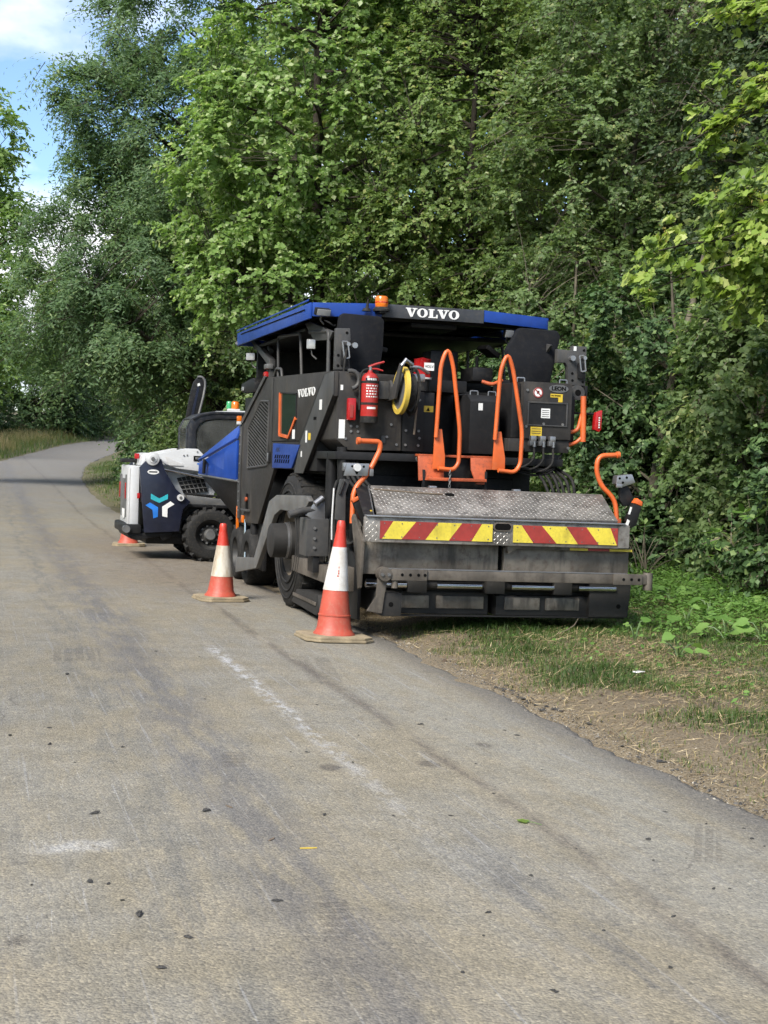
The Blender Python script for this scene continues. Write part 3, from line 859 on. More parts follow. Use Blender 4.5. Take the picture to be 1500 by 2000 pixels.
def put(kind, wx, wy, rz, sc, label, group):
    src = backA if kind == 'A' else backB
    o = src if kind not in usedAB else copy_tree(src)
    usedAB[kind] = 1
    o.location = (wx, wy, gz(wx, wy) - 0.05)
    o.rotation_euler = (0, 0, rz)
    o.scale = sc if isinstance(sc, tuple) else (sc,) * 3
    tag(o, label, 'tree', group)
BK = 'woodland trees behind the front row of the verge'
for kind, x, y, rz, sc, lab in [
    ('B', 0.2, 33.5, 0.3, 1.0, 'woodland tree seen in the gap between the bright maple and the olive tree'),
    ('A', 3.6, 32.0, 1.4, 1.0, 'woodland tree filling the back behind the olive green tree'),
    ('B', 7.4, 30.0, 2.4, 1.0, 'woodland tree filling the back behind the hawthorn'),
    ('A', 10.6, 27.0, 4.0, 1.0, 'woodland tree behind the shadowy tree at the right edge'),
    ('B', -3.4, 43.5, 5.1, 1.12, 'woodland tree behind the tall feathery tree'),
    ('A', 2.6, 41.0, 0.9, 1.15, 'second-row woodland tree behind the bright maple'),
    ('B', 9.0, 38.0, 3.3, 1.15, 'second-row woodland tree behind the hawthorn'),
    ('B', 5.4, 28.6, 1.9, 0.95, 'woodland tree closing the gap left of the hawthorn'),
    ('A', 8.6, 25.2, 0.5, 0.9, 'woodland tree in the dark gap right of the hawthorn'),
    ('A', -8.4, 53.0, 2.2, 0.95, 'dark roadside tree just before the far bend'),
    ('B', -8.0, 63.0, 0.2, 1.1, 'dark tree on the inside of the far bend')]:
    put(kind, x, y, rz, sc, lab, BK)
LF = 'trees across the road at the far left'
for kind, fy, off, rz, sc, lab in [
    ('A', 55, 12.0, 0.0, 1.15, 'far tree nearest to the left edge behind the long grass'),
    ('B', 64, 12.0, 1.2, 1.15, 'far dark tree behind the long grass, second from the left edge'),
    ('A', 73, 12.0, 2.2, 1.2, 'far tree behind the long grass, third from the left edge'),
    ('B', 82, 12.0, 3.2, 1.2, 'far dark tree left of the vanishing road'),
    ('A', 92, 11.0, 4.4, 0.85, 'far green tree above the end of the visible road'),
    ('B', 103, 9.0, 5.4, 0.9, 'farthest tree at the end of the visible road'),
    ('B', 60, 15.0, 0.5, 1.1, 'far tall tree in the second row at the left edge'),
    ('A', 74, 15.0, 2.9, 1.1, 'far tall tree in the second row above the long grass'),
    ('B', 90, 15.0, 0.9, 1.1, 'far tall tree in the second row above the bend'),
    ('B', 67, 16.0, 2.0, 1.4, 'very tall far tree in the third row at the left edge'),
    ('A', 83, 17.0, 4.0, 1.4, 'very tall far tree in the third row above the long grass'),
    ('B', 99, 15.0, 5.0, 1.35, 'very tall far tree in the third row above the bend'),
    ('A', 116, 7.0, 1.9, 1.1, 'tall tree closing the view beyond the bend'),
    ('B', 118, 2.6, 0.4, 0.9, 'far tree standing where the road bends out of sight'),
    ('A', 128, 4.0, 3.4, 1.1, 'last tall tree behind the bend')]:
    fx = float(road_r(fy)) - ROAD_W - off
    p = f2w(fx, fy)
    put(kind, p.x, p.y, rz, sc, lab, LF)
for i, (fx, fy) in enumerate([(-16, -12), (-17, -6), (-16.0, 0), (-17.5, 6), (-16.5, 12), (-17.0, 18), (-17.5, 25), (-18, 33)]):
    p = f2w(fx, fy)
    put('AB'[i % 2], p.x, p.y, i * 1.3, 0.8, ['first', 'second', 'third', 'fourth', 'fifth', 'sixth', 'seventh', 'eighth'][i] + ' tree in the row across the road, outside the picture at the left', 'row of trees across the road')
leftm = T('horse_chestnut_tree', 'broad-leaved tree hanging in from the left edge across the road', -15.8, 45.0,
          [(-13.6, 44.5, 7.8, 2.3, 2.0, 3.6), (-13.1, 44.5, 5.2, 1.8, 1.6, 1.8), (-13.6, 44.5, 11.2, 1.7, 1.6, 1.6)],
          trunk=[(-15.8, 45, 0), (-15.5, 45, 3), (-14.6, 44.7, 6.5), (-14.0, 44.6, 10.5)],
          seed=31, leafmat_='leaf_maple', n_clumps=150, clump_r=0.68, twigs=12, per=14, L=0.18, Wk=0.55, droop=0.5, limbs=9, r0=0.2, group='trees across the road at the far left')

# bushes of the hedge: three kinds, copied
def bush_proto(seed, mat, L, Wk, n, r, ells, shape=LEAF_SIMPLE, droop=0.3):
    return make_tree('hedge_bush', 'hedge bush', ells, [(0, 0, -0.1), (0.05, 0, 0.8), (0.0, 0.1, 1.8), (0.1, 0, 2.8)], seed, mat, n, r, 14, 14, L, droop, Wk=Wk,
                     bark='bark_pale', limbs=8, r0=0.07, shape=shape, cat='bush', twig_every=4, shell=0.6,
                     extra=lambda m, rng: [m.tube(bez(np.array([rng.uniform(-.5, .5), rng.uniform(-.6, .4), 0.1]), np.array([rng.uniform(-.9, .9), rng.uniform(-1.2, .2), rng.uniform(1, 2)]),
                                                       np.array([rng.uniform(-1.2, 1.2), rng.uniform(-1.7, -.6), rng.uniform(1.5, 3.4)]), 7), list(np.linspace(0.022, 0.006, 7)), 4) for _ in range(9)])
bu = {'I': bush_proto(41, 'leaf_ivy', 0.075, 0.85, 190, 0.34, [(0, 0, 1.5, 1.3, 1.2, 1.5), (0.3, 0.2, 2.9, 1.1, 1.0, 1.1), (-0.4, -0.3, 0.7, 1.2, 1.0, 0.7)]),
      'D': bush_proto(42, 'leaf_dark', 0.085, 0.7, 170, 0.36, [(0, 0, 1.4, 1.3, 1.2, 1.4), (-0.3, 0.2, 2.7, 1.2, 1.0, 1.0), (0.4, -0.3, 0.7, 1.2, 1.0, 0.7)]),
      'E': bush_proto(43, 'leaf_ivy', 0.11, 0.55, 150, 0.38, [(0, 0, 1.2, 1.2, 1.2, 1.2), (0.2, 0.2, 2.3, 1.1, 1.0, 0.9), (-0.2, -0.3, 0.6, 1.3, 1.1, 0.6)])}
usedb = {}
HB = 'bushes of the ivy-grown hedge along the verge'
for kind, fx, fy, rz, sc, lab in [
    ('I', 5.5, -3.4, 0.2, 1.0, 'hedge bush at the right edge nearest the camera'),
    ('I', 5.5, -0.9, 0.0, 1.05, 'ivy-leaved hedge bush behind the bright shrub at the right edge'),
    ('D', 5.4, 1.3, 1.3, 1.0, 'dark hedge bush with bare twigs just right of the orange handle'),
    ('I', 5.1, 3.4, 2.0, 1.05, 'ivy-leaved hedge bush right behind the red tail lamp on its thin arm'),
    ('D', 5.2, 5.6, 3.3, 1.0, 'hedge bush behind the right operator seat'),
    ('I', 5.0, 7.9, 4.1, 1.0, 'hedge bush seen under the right half of the canopy'),
    ('E', 4.4, 10.2, 0.7, 1.05, 'hedge bush seen under the middle of the canopy'),
    ('D', 3.6, 12.6, 5.0, 1.1, 'hedge bush seen through the side railing below the canopy'),
    ('I', 3.2, 15.2, 2.8, 1.15, 'hedge bush between the canopy front and the raised loader frame'),
    ('D', 2.6, 18.3, 0.4, 1.25, 'dark hedge bush behind the loader cab'),
    ('E', 2.5, 22.0, 1.9, 1.2, 'hedge bush left of the raised black loader frame'),
    ('D', 2.2, 26.5, 3.9, 1.25, 'dark roadside bush above the loader tailgate'),
    ('I', 1.9, 31.5, 5.6, 1.2, 'roadside bush where the grass strip narrows'),
    ('D', 2.4, 37.5, 1.1, 1.25, 'roadside bush close to the far bend'),
    ('E', 3.8, 46.0, 2.5, 1.4, 'roadside bush hiding the far bend of the road'),
    ('D', -14.5, 60.0, 0.5, 2.0, 'far dark bush behind the long grass at the left edge'),
    ('E', -12.5, 68.0, 2.5, 2.0, 'far bush behind the long grass, second from the left edge'),
    ('D', -10.0, 77.0, 1.5, 2.2, 'far dark bush above the long grass left of the bend'),
    ('I', -6.0, 86.0, 3.5, 2.2, 'far green bush beside the vanishing road'),
    ('E', 1.0, 97.0, 4.5, 2.4, 'far bright bush at the end of the visible road'),
    ('D', 9.5, 84.0, 5.5, 2.2, 'far bush on the inside of the bend where the road disappears'),
    ('E', float(road_r(104)) - ROAD_W - 2.8, 104.0, 0.9, 2.0, 'far low bush on the outside of the bend'),
    ('D', float(road_r(111)) - ROAD_W - 2.6, 111.0, 2.9, 2.2, 'far dark bush on the outside of the bend, next to the last'),
    ('I', float(road_r(121)) - ROAD_W - 1.0, 121.0, 4.1, 2.6, 'last far bush on the outside of the bend'),
    ('D', float(road_r(134)) - ROAD_W + 1.0, 136.0, 1.0, 3.2, 'large far bush straight behind the bend'),
    ('D', -16.0, 66.0, 1.2, 2.4, 'far bush in the second row at the left edge'),
    ('D', -11.0, 86.0, 0.2, 2.6, 'far bush in the second row above the long grass'),
    ('D', 7.2, 2.2, 2.2, 1.5, 'tall dark bush behind the hedge at the right'),
    ('D', 7.0, 6.5, 4.4, 1.5, 'tall dark bush behind the hedge right of the canopy'),
    ('I', 7.4, -1.6, 5.2, 1.5, 'tall bush behind the hedge at the right edge')]:
    src = bu[kind]
    o = src if kind not in usedb else copy_tree(src)
    usedb[kind] = 1
    p = f2w(fx, fy)
    o.location = (p.x, p.y, float(terrain_z(fx, fy)) - 0.04)
    o.rotation_euler = (0, 0, rz)
    o.scale = (sc, sc, sc * 1.05)
    tag(o, lab, 'bush', HB)

# one bare stem leaning out of the hedge
lt = MB().tube([(0, 0, -.1), (.05, -.4, 1.5), (.13, -.85, 2.7), (.34, -.9, 3.7), (.62, -.3, 4.6)], [.075, .068, .060, .05, .03], 9)
lt.tube([(.22, -1.0, 3.1), (.05, -1.15, 3.6), (.0, -1.1, 4.3)], [.03, .022, .012], 6)
lt = lt.build('leaning_trunk', 'bark_pale', None, smooth=60)
lt.location = (3.78, 20.0, gz(3.78, 20.0))
tag(lt, 'thin bare trunk leaning half hidden in the ivy hedge right of the paver', 'tree trunk')
# overhanging sycamore, close: palmate leaves, the 300 that show largest are pieces of their own
def sycamore():
    rng = np.random.default_rng(51)
    bx, by = 5.9, 14.9
    z0 = gz(bx, by) - 0.05
    root = empty('sycamore_tree', (bx, by, z0))
    tag(root, 'yellow-green broad-leaved branches hanging in from the right edge', 'tree', 'trees along the verge')
    def rel(x, y, z): return np.array([x - bx, y - by, z - z0])
    m = MB()
    m.tube([rel(bx, by, z0 - .15), rel(5.9, 14.9, 2.5), rel(5.75, 14.95, 5), rel(5.6, 15, 8.2)], [0.17, 0.14, 0.11, 0.06], 9)
    C, Rr, tone = [], [], []
    def branch(a, b, c, r, n, cl, cr, tn=0.0):
        a, b, c = rel(*a), rel(*b), rel(*c)
        pth = bez(a, b, c, n)
        m.tube(pth, list(np.linspace(r, r * 0.2, n)), 6)
        for i in range(cl):
            k = 0.25 + 0.78 * (i + rng.random()) / cl
            p = a * (1 - k) ** 2 + 2 * b * k * (1 - k) + c * k * k
            off = rng.normal(size=3) * np.array([0.22, 0.22, 0.13])
            m.tube([p, p + off], [0.008, 0.004], 4)
            C.append(p + off); Rr.append(cr * rng.uniform(0.75, 1.25)); tone.append(tn)
    branch((5.85, 14.9, 3.1), (4.6, 15, 4.9), (3.72, 14.9, 4.42), 0.035, 9, 24, 0.24)
    branch((5.85, 14.9, 3.3), (4.5, 15.1, 4.5), (2.80, 15.0, 3.95), 0.03, 10, 26, 0.20, 0.05)
    branch((5.0, 14.95, 3.9), (4.1, 15, 4.1), (2.98, 15.1, 3.62), 0.02, 8, 16, 0.20, 0.05)
    branch((5.0, 14.95, 3.7), (4.4, 15.1, 3.7), (3.85, 15.1, 3.65), 0.02, 8, 12, 0.22)
    branch((5.8, 14.9, 4.6), (4.6, 15.1, 6.4), (3.78, 15.0, 5.75), 0.04, 10, 24, 0.26, 0.05)
    branch((5.8, 14.95, 4.9), (4.6, 15.2, 6.2), (3.15, 15.1, 5.15), 0.035, 10, 18, 0.20)
    branch((5.7, 15, 5.6), (4.7, 15.2, 7.2), (3.65, 15.0, 6.55), 0.035, 10, 26, 0.27, 0.08)
    branch((5.7, 15, 6.4), (4.8, 15.2, 8.0), (3.95, 15.0, 7.3), 0.035, 10, 18, 0.30)
    branch((5.7, 15, 4.4), (5.0, 15.3, 5.5), (4.15, 15.4, 5.1), 0.03, 8, 14, 0.28)
    C, Rr, tone = np.array(C), np.array(Rr), np.array(tone)
    out = unit(C - rel(6.2, 15, 4.0))
    P, D, N, Lf, W, tn, to, te = spray(rng, C, Rr, out, 6, 7, 0.092, 0.40, 0.75, updir=1.1, Wk=0.95, tone=tone)
    N = N + np.array([-0.3, -0.45, 0])
    for i in range(0, len(to)):
        m.tube([to[i], te[i]], [0.005, 0.002], 3, caps=False)
    m.build('trunk', 'bark', root, smooth=60)
    wx = P[:, 0] + bx
    wz = P[:, 2] + z0
    # leaves that stand in the picture and towards the open side come first
    px = 750 + 2700 * wx / (P[:, 1] + by)
    score = (px < 1480) * 2.0 - (P[:, 1]) - 0.2 * P[:, 0] + Lf * 6 - (wz > 6.6) * 3
    order = np.argsort(-score)
    big, rest = order[:280], order[280:]
    me = leaves_mesh('crown', P[rest], D[rest], N[rest], Lf[rest], W[rest], tn[rest], LEAF_PALM)
    me.materials.append(MATS['leaf_sycamore'])
    tag(link_mesh('crown', me, root), kind='stuff')
    protos = []
    for i in range(8):
        z = np.zeros((1, 3))
        me = leaves_mesh('leaf', z, np.array([[1.0, 0, 0]]), np.array([[0, 0, 1.0]]), np.array([1.0]), np.array([rng.uniform(.85, 1.05)]), np.array([0.25 + 0.09 * i]), LEAF_PALM)
        me.materials.append(MATS['leaf_sycamore'])
        protos.append(me)
    Dn = unit(D); Nn = unit(N - Dn * np.sum(N * Dn, -1, keepdims=True)); Sn = np.cross(Nn, Dn)
    for i in big:
        o = link_mesh('leaf', protos[int(np.clip((tn[i] - 0.25) / 0.09, 0, 7))], root)
        M3 = Matrix((Vector(Dn[i]), Vector(Sn[i]), Vector(Nn[i]))).transposed().to_4x4()
        o.matrix_local = Matrix.Translation(P[i]) @ M3 @ Matrix.Scale(float(Lf[i]), 4)
    # hanging keys
    k = rng.choice(len(C), 46)
    kp = (C[k] + rng.normal(size=(46, 3)) * 0.10)
    KP = np.repeat(kp, 16, 0) + rng.normal(size=(46 * 16, 3)) * np.array([0.035, 0.035, 0.05])
    KD = rdir(rng, len(KP)) * 0.8 - UP * 0.7
    me = leaves_mesh('seed_cluster', KP, KD, rdir(rng, len(KP)), rng.uniform(.03, .045, len(KP)), rng.uniform(.010, .015, len(KP)), rng.random(len(KP)))
    me.materials.append(MATS['samara'])
    tag(link_mesh('seed_cluster', me, root), kind='stuff')
sycamore()

# leafy shrub at the right edge: pointed leaves, each one a piece
def shrub(fx, fy, ells, n, L, seed, label, mats='leaf_ivy', W=0.42):
    rng = np.random.default_rng(seed)
    p = f2w(fx, fy)
    root = empty('leafy_shrub', (p.x, p.y, float(terrain_z(fx, fy)) - 0.02))
    tag(root, label, 'shrub')
    C, out = crown_points(rng, ells, n // 7, 0.72, 0.1)
    C[:, 2] = np.maximum(C[:, 2], 0.08)
    m = MB()
    for c in C:
        m.tube(bez(np.array([rng.normal() * .06, rng.normal() * .06, 0]), np.array([c[0] * .5, c[1] * .5, c[2] * .9]), c, 5), list(np.linspace(.011, .004, 5)), 4, caps=False)
    m.build('stems', 'bark_pale', root, smooth=60)
    protos = []
    for i in range(6):
        me = leaves_mesh('leaf', np.zeros((1, 3)), np.array([[1.0, 0, 0]]), np.array([[0, 0, 1.0]]), np.array([1.0]), np.array([W]), np.array([0.35 + 0.13 * i]), LEAF_OVAL)
        me.materials.append(MATS[mats])
        protos.append(me)
    for c, o_ in zip(C, out):
        for j in range(7):
            a = 2 * math.pi * j / 7 + rng.uniform(-.4, .4)
            d = unit(np.array([math.cos(a), math.sin(a), rng.uniform(-.6, .25)]) + o_ * 0.7)
            nn = unit(UP + rng.normal(size=3) * .35 + o_ * .3)
            nn = unit(nn - d * (nn @ d)); sd = np.cross(nn, d)
            ob = link_mesh('leaf', protos[int(rng.integers(0, 6))], root)
            M3 = Matrix((Vector(d), Vector(sd), Vector(nn))).transposed().to_4x4()
            ob.matrix_local = Matrix.Translation(c + d * 0.012 * j / 3) @ M3 @ Matrix.Scale(float(L * rng.uniform(.6, 1.2)), 4)
shrub(4.25, -0.55, [(0, 0, 0.62, 0.70, 0.55, 0.62), (0.25, 0, 1.0, 0.5, 0.45, 0.35)], 294, 0.17, 61, 'bright pointed-leaf shrub standing at the right edge in front of the hedge', 'leaf_herb')
shrub(4.0, 1.9, [(0, 0, 0.45, 0.55, 0.5, 0.42)], 210, 0.14, 62, 'low dark leafy shrub just right of the screed end', 'leaf_ivy')
shrub(4.6, 0.6, [(0, 0, 0.5, 0.6, 0.5, 0.5)], 210, 0.15, 63, 'low leafy shrub between the screed and the bright shrub', 'leaf_ivy')

# broad-leaved burdock plants
BROAD = []
for i in range(6):
    me = leaves_mesh('leaf', np.zeros((1, 3)), np.array([[1.0, 0, 0]]), np.array([[0, 0, 1.0]]), np.array([1.0]), np.array([0.95]), np.array([0.25 + 0.14 * i]), LEAF_BROAD)
    me.materials.append(MATS['leaf_herb'])
    BROAD.append(me)
def burdock(fx, fy, n, L, seed, label):
    rng = np.random.default_rng(seed)
    p = f2w(fx, fy)
    root = empty('burdock_plant', (p.x, p.y, float(terrain_z(fx, fy))))
    tag(root, label, 'plant', 'broad-leaved burdock plants on the verge')
    m = MB()
    for j in range(n):
        a = 2 * math.pi * j / n + rng.uniform(-.5, .5)
        h, r = rng.uniform(.05, .22), rng.uniform(.05, .18)
        tip = np.array([r * math.cos(a), r * math.sin(a), h])
        m.tube(bez(np.zeros(3), np.array([tip[0] * .4, tip[1] * .4, h * 1.1]), tip, 4), [0.008, 0.007, 0.006, 0.004], 4)
        d = unit(np.array([math.cos(a), math.sin(a), rng.uniform(-.45, .15)]))
        nn = unit(UP + rng.normal(size=3) * .25 + np.array([-.1, -.35, 0])); nn = unit(nn - d * (nn @ d)); sd = np.cross(nn, d)
        ob = link_mesh('leaf', BROAD[int(rng.integers(0, 6))], root)
        M3 = Matrix((Vector(d), Vector(sd), Vector(nn))).transposed().to_4x4()
        ob.matrix_local = Matrix.Translation(tip) @ M3 @ Matrix.Scale(float(L * rng.uniform(.35, .85)), 4)
    m.build('stalks', 'leaf_herb_stem', root, smooth=60)
paint('leaf_herb_stem', (0.10, 0.17, 0.05), 0.6, dust=0.1)
for i, (fx, fy, n, L, lab) in enumerate([
    (3.16, -0.5, 7, .26, 'burdock plant in the middle of the green patch right of the screed'),
    (4.0, 0.2, 7, .25, 'burdock plant at the foot of the bright shrub, hedge side'),
    (2.79, -2.0, 7, .27, 'burdock plant with broad leaves below the bright shrub'),
    (2.04, -3.6, 6, .24, 'burdock plant nearest to the bare straw, towards the right edge'),
    (2.35, -3.7, 6, .22, 'burdock plant cut by the right edge of the picture'),
    (1.12, -4.45, 6, .15, 'small burdock plant alone on the straw'),
    (2.84, -0.4, 6, .22, 'burdock plant close behind the screed corner'),
    (3.8, 1.3, 7, .24, 'burdock plant under the hedge beyond the screed end'),
    (3.6, -0.2, 7, .25, 'burdock plant between the screed corner and the bright shrub'),
    (3.9, -1.1, 6, .22, 'burdock plant at the right edge under the bright shrub'),
    (3.3, 0.8, 6, .24, 'burdock plant right beside the tow bar end'),
    (2.25, -2.5, 6, .20, 'burdock plant in front of the broad-leaved one, on the straw border'),
    (1.15, -3.6, 5, .12, 'tiny burdock seedling just right of the screed shadow'),
    (2.9, 0.2, 6, .22, 'burdock plant hidden half behind the screed end'),
    (3.4, -1.6, 6, .22, 'burdock plant deep in the green patch near the right edge')]):
    burdock(fx, fy, n, L, 70 + i, lab)

# ---- grass, straw and small weeds: uncountable
def blades(name, X, Y, h, w, lean, tint, mat, label, cat, seed, Z=None):
    rng = np.random.default_rng(seed)
    n = len(X)
    if Z is None: Z = terrain_z(X, Y)
    P = np.stack([X, Y, Z - 0.01], -1)
    a = rng.uniform(0, 2 * math.pi, n)
    d = np.stack([np.cos(a), np.sin(a), np.zeros(n)], -1)
    s = np.stack([-np.sin(a), np.cos(a), np.zeros(n)], -1)
    t1 = P + UP * (h * 0.55)[:, None] + d * (h * lean * 0.28)[:, None]
    t2 = P + UP * (h * (1 - 0.35 * np.minimum(lean, 1.6)))[:, None] + d * (h * lean)[:, None]
    w2 = (w * 0.5)[:, None]
    co = np.stack([P - s * w2, P + s * w2, t1 + s * w2 * 0.8, t1 - s * w2 * 0.8, t2], 1).reshape(-1, 3)
    k = (np.arange(n) * 5)[:, None, None]
    tri = np.array([(0, 1, 2), (0, 2, 3), (3, 2, 4)])[None] + k
    me = bpy.data.meshes.new(name)
    fill_mesh(me, co, tri.reshape(-1, 3), smooth=False)
    at = me.attributes.new('tint', 'FLOAT', 'POINT')
    at.data.foreach_set('value', np.repeat(np.clip(tint, 0, 1), 5).astype(np.float32))
    me.materials.append(MATS[mat])
    o = place(link_mesh(name, me))
    return tag(o, label, cat, kind='stuff')
rng = np.random.default_rng(80)
def scatter(n, x0, x1, y0, y1):
    return rng.uniform(x0, x1, n), rng.uniform(y0, y1, n)
# near verge grass: patches
X, Y = scatter(330000, -0.75, 4.6, -10.5, 4.0)
dens = vnoise(X + 3, Y, 0.75) * 0.55 + vnoise(X, Y + 9, 2.6) * 0.45
dens = dens + 0.15 + 0.16 * sstep(1.0, 3.0, X) - 0.40 * (1 - sstep(-0.55, 0.25, X + 0.35 * (vnoise(X, Y, 1.5) - .5)))
for tx, ty, tr, ta in [(-0.23, -5.0, .34, .42), (-0.24, -5.4, .28, .42), (0.02, -2.2, .45, .30), (0.44, -2.4, .5, .30), (0.3, -5.05, .28, .35), (-0.05, -7.0, .4, .22), (0.28, -5.75, .35, .3), (.95, -5.8, .4, .3), (0.53, -3.7, .3, .2), (.1, -7.6, .5, .22)]:
    dens = dens + ta * np.exp(-((X - tx) ** 2 + (Y - ty) ** 2) / tr ** 2)
keep = rng.random(len(X)) < np.clip((dens - 0.44) * 2.1, 0.03, 0.85)
X, Y, dens = X[keep], Y[keep], dens[keep]
n = len(X)
h = rng.uniform(0.025, 0.09, n) * (0.65 + 0.9 * np.clip(dens - .45, 0, 1))
green = np.clip(0.56 - (dens - 0.5) * 0.95 + rng.normal(size=n) * 0.20, 0, 1)
blades('verge_grass', X, Y, h, rng.uniform(.003, .007, n), rng.uniform(0.1, 1.3, n), green, 'grass_mix', 'short patchy green and dry grass on the verge', 'grass', 81)
# straw lying about
X, Y = scatter(120000, -0.84, 4.0, -10.5, 1.0)
k = rng.random(len(X)) < np.clip(0.30 + 0.9 * (vnoise(X + 7, Y, 0.9) - 0.4) + 0.2 * (X < 1.2), 0.03, 1)
X, Y = X[k], Y[k]
n = len(X)
P = np.stack([X, Y, terrain_z(X, Y) + rng.uniform(.004, .022, n)], -1)
a = rng.normal(size=n) * 0.9 + 0.25
D = np.stack([np.cos(a), np.sin(a), rng.normal(size=n) * .22], -1)
me = leaves_mesh('dry_straw', P, D, UP + rng.normal(size=(n, 3)) * .25, rng.uniform(.03, .10, n) * (1 + 1.4 * (rng.random(n) > .8)), rng.uniform(.0025, .006, n), rng.random(n) ** 1.2)
me.materials.append(MATS['straw'])
tag(place(link_mesh('dry_straw', me)), 'dry straw and dead stalks strewn over the verge', 'straw', kind='stuff')
# clods and dead leaves on the bare strip
X, Y = scatter(9000, -0.80, 2.2, -10.6, 0.5)
k = rng.random(len(X)) < np.clip(0.9 - 0.45 * (X + .8), 0.12, 1)
X, Y = X[k], Y[k]; n = len(X)
P = np.stack([X, Y, terrain_z(X, Y) - .002], -1)
a = rng.uniform(0, 6.28, n)
sz = rng.uniform(.006, .020, n) * (1 + 1.6 * (rng.random(n) > .96))
SHC = (np.array([(-.5, -.3, 0), (.1, -.55, .05), (.5, -.1, 0), (.35, .45, .03), (-.35, .5, 0), (-.1, -.1, .55), (.2, .1, .42)]), np.array([(0, 1, 5), (1, 6, 5), (1, 2, 6), (2, 3, 6), (3, 4, 6), (6, 4, 5), (4, 0, 5)]))
me = leaves_mesh('soil_clods', P, np.stack([np.cos(a), np.sin(a), 0 * a], -1), UP + rng.normal(size=(n, 3)) * .2, sz, sz * rng.uniform(.6, 1.0, n), rng.random(n), SHC)
me.materials.append(MATS['clod'])
tag(place(link_mesh('soil_clods', me)), 'crumbly clods of brown soil on the worn verge', 'soil', kind='stuff')
# low weeds, denser towards the hedge
X, Y = scatter(75000, 0.2, 5.2, -7.0, 5.0)
k = rng.random(len(X)) < np.clip(1.6 * (vnoise(X, Y + 4, 1.1) - 0.40) + 0.36 * (X - 1.1) + 0.10 * (Y + 2.2), 0.05, 0.95)
X, Y = X[k], Y[k]
n = len(X)
P = np.stack([X, Y, terrain_z(X, Y) + rng.uniform(.01, .11, n) * (0.5 + 1.9 * sstep(1.2, 4, X))], -1)
a = rng.uniform(0, 6.28, n)
D = np.stack([np.cos(a), np.sin(a), rng.normal(size=n) * .3], -1)
me = leaves_mesh('low_weeds', P, D, UP + rng.normal(size=(n, 3)) * .4, rng.uniform(.025, .08, n), rng.uniform(.012, .036, n), rng.normal(size=n) * .2 + .42, LEAF_SIMPLE)
me.materials.append(MATS['leaf_herb'])
tag(place(link_mesh('low_weeds', me)), 'low green weeds covering the ground below the hedge', 'weeds', kind='stuff')
# loose grit along the broken road edge
X = rng.normal(size=5200) * 0.10 - 0.80; Y = rng.uniform(-10.6, 1.5, 5200)
n = len(X)
zz_ = np.maximum(terrain_z(X, Y), base_z(Y) - 0.004)
P = np.stack([X, Y, zz_ + .001], -1)
SH = (np.array([(-.5, -.3, 0), (.4, -.45, 0), (.5, .35, 0), (-.35, .5, 0), (0, 0, .5)]), np.array([(0, 1, 4), (1, 2, 4), (2, 3, 4), (3, 0, 4)]))
a = rng.uniform(0, 6.28, n)
sz = rng.uniform(.004, .013, n) * (1 + 1.2 * (rng.random(n) > .95))
me = leaves_mesh('edge_grit', P, np.stack([np.cos(a), np.sin(a), 0 * a], -1), np.repeat(UP[None], n, 0), sz, sz * .8, rng.random(n), SH)
me.materials.append(MATS['edge_grit'])
tag(place(link_mesh('edge_grit', me)), 'loose grey grit along the broken road edge', 'grit', kind='stuff')
# strip of grass beyond the machines, right of the road
X, Y = scatter(60000, -0.9, 4.5, 4.0, 60.0)
d = X - road_r(Y)
k = (d > 0.02) & (rng.random(len(X)) < np.clip(0.25 + 1.2 * vnoise(X, Y, 0.8) - 0.35, 0.05, 1))
X, Y = X[k], Y[k]; n = len(X)
blades('roadside_grass', X, Y, rng.uniform(.05, .20, n) * (0.5 + 0.9 * sstep(0, 1.0, (X - road_r(Y)))), rng.uniform(.006, .014, n), rng.uniform(.2, 1.2, n),
       np.clip(0.46 + rng.normal(size=n) * .2 - 0.2 * sstep(0, .8, X - road_r(Y)), 0, 1), 'grass_mix', 'green roadside grass strip behind the loader tailgate', 'grass', 83)
# grass on the near left side of the road
X, Y = scatter(60000, -9.0, -5.2, -15.0, 32.0)
dl = (road_r(Y) - ROAD_W) - X
k = (dl > 0.0) & (rng.random(len(X)) < np.clip(0.15 + 0.7 * dl + 0.5 * (vnoise(X, Y, 0.9) - .5), 0.02, 1))
X, Y, dl = X[k], Y[k], dl[k]; n = len(X)
blades('roadside_grass', X, Y, rng.uniform(.05, .16, n) * (0.6 + sstep(0, 2, dl) * 1.6), rng.uniform(.005, .012, n), rng.uniform(.2, 1.1, n),
       np.clip(0.42 + rng.normal(size=n) * .2, 0, 1), 'grass_mix', 'grass bordering the left side of the road', 'grass', 86)
# long grass across the road, far left
X, Y = scatter(70000, -16.0, 8.0, 30.0, 100.0)
dl = (road_r(Y) - ROAD_W) - X
k = (dl > 0.05) & (dl < 9.5)
X, Y, dl = X[k], Y[k], dl[k]; n = len(X)
tall = sstep(0.3, 2.2, dl)
blades('long_grass', X, Y, rng.uniform(.18, .42, n) + tall * rng.uniform(.1, .75, n), rng.uniform(.012, .030, n), rng.uniform(.08, .5, n),
       np.clip(0.40 + 0.42 * tall * vnoise(X, Y, .25) * 1.6 + rng.normal(size=n) * .15, 0, 1), 'grass_mix', 'long seeding grass along the far left side of the road', 'grass', 84)
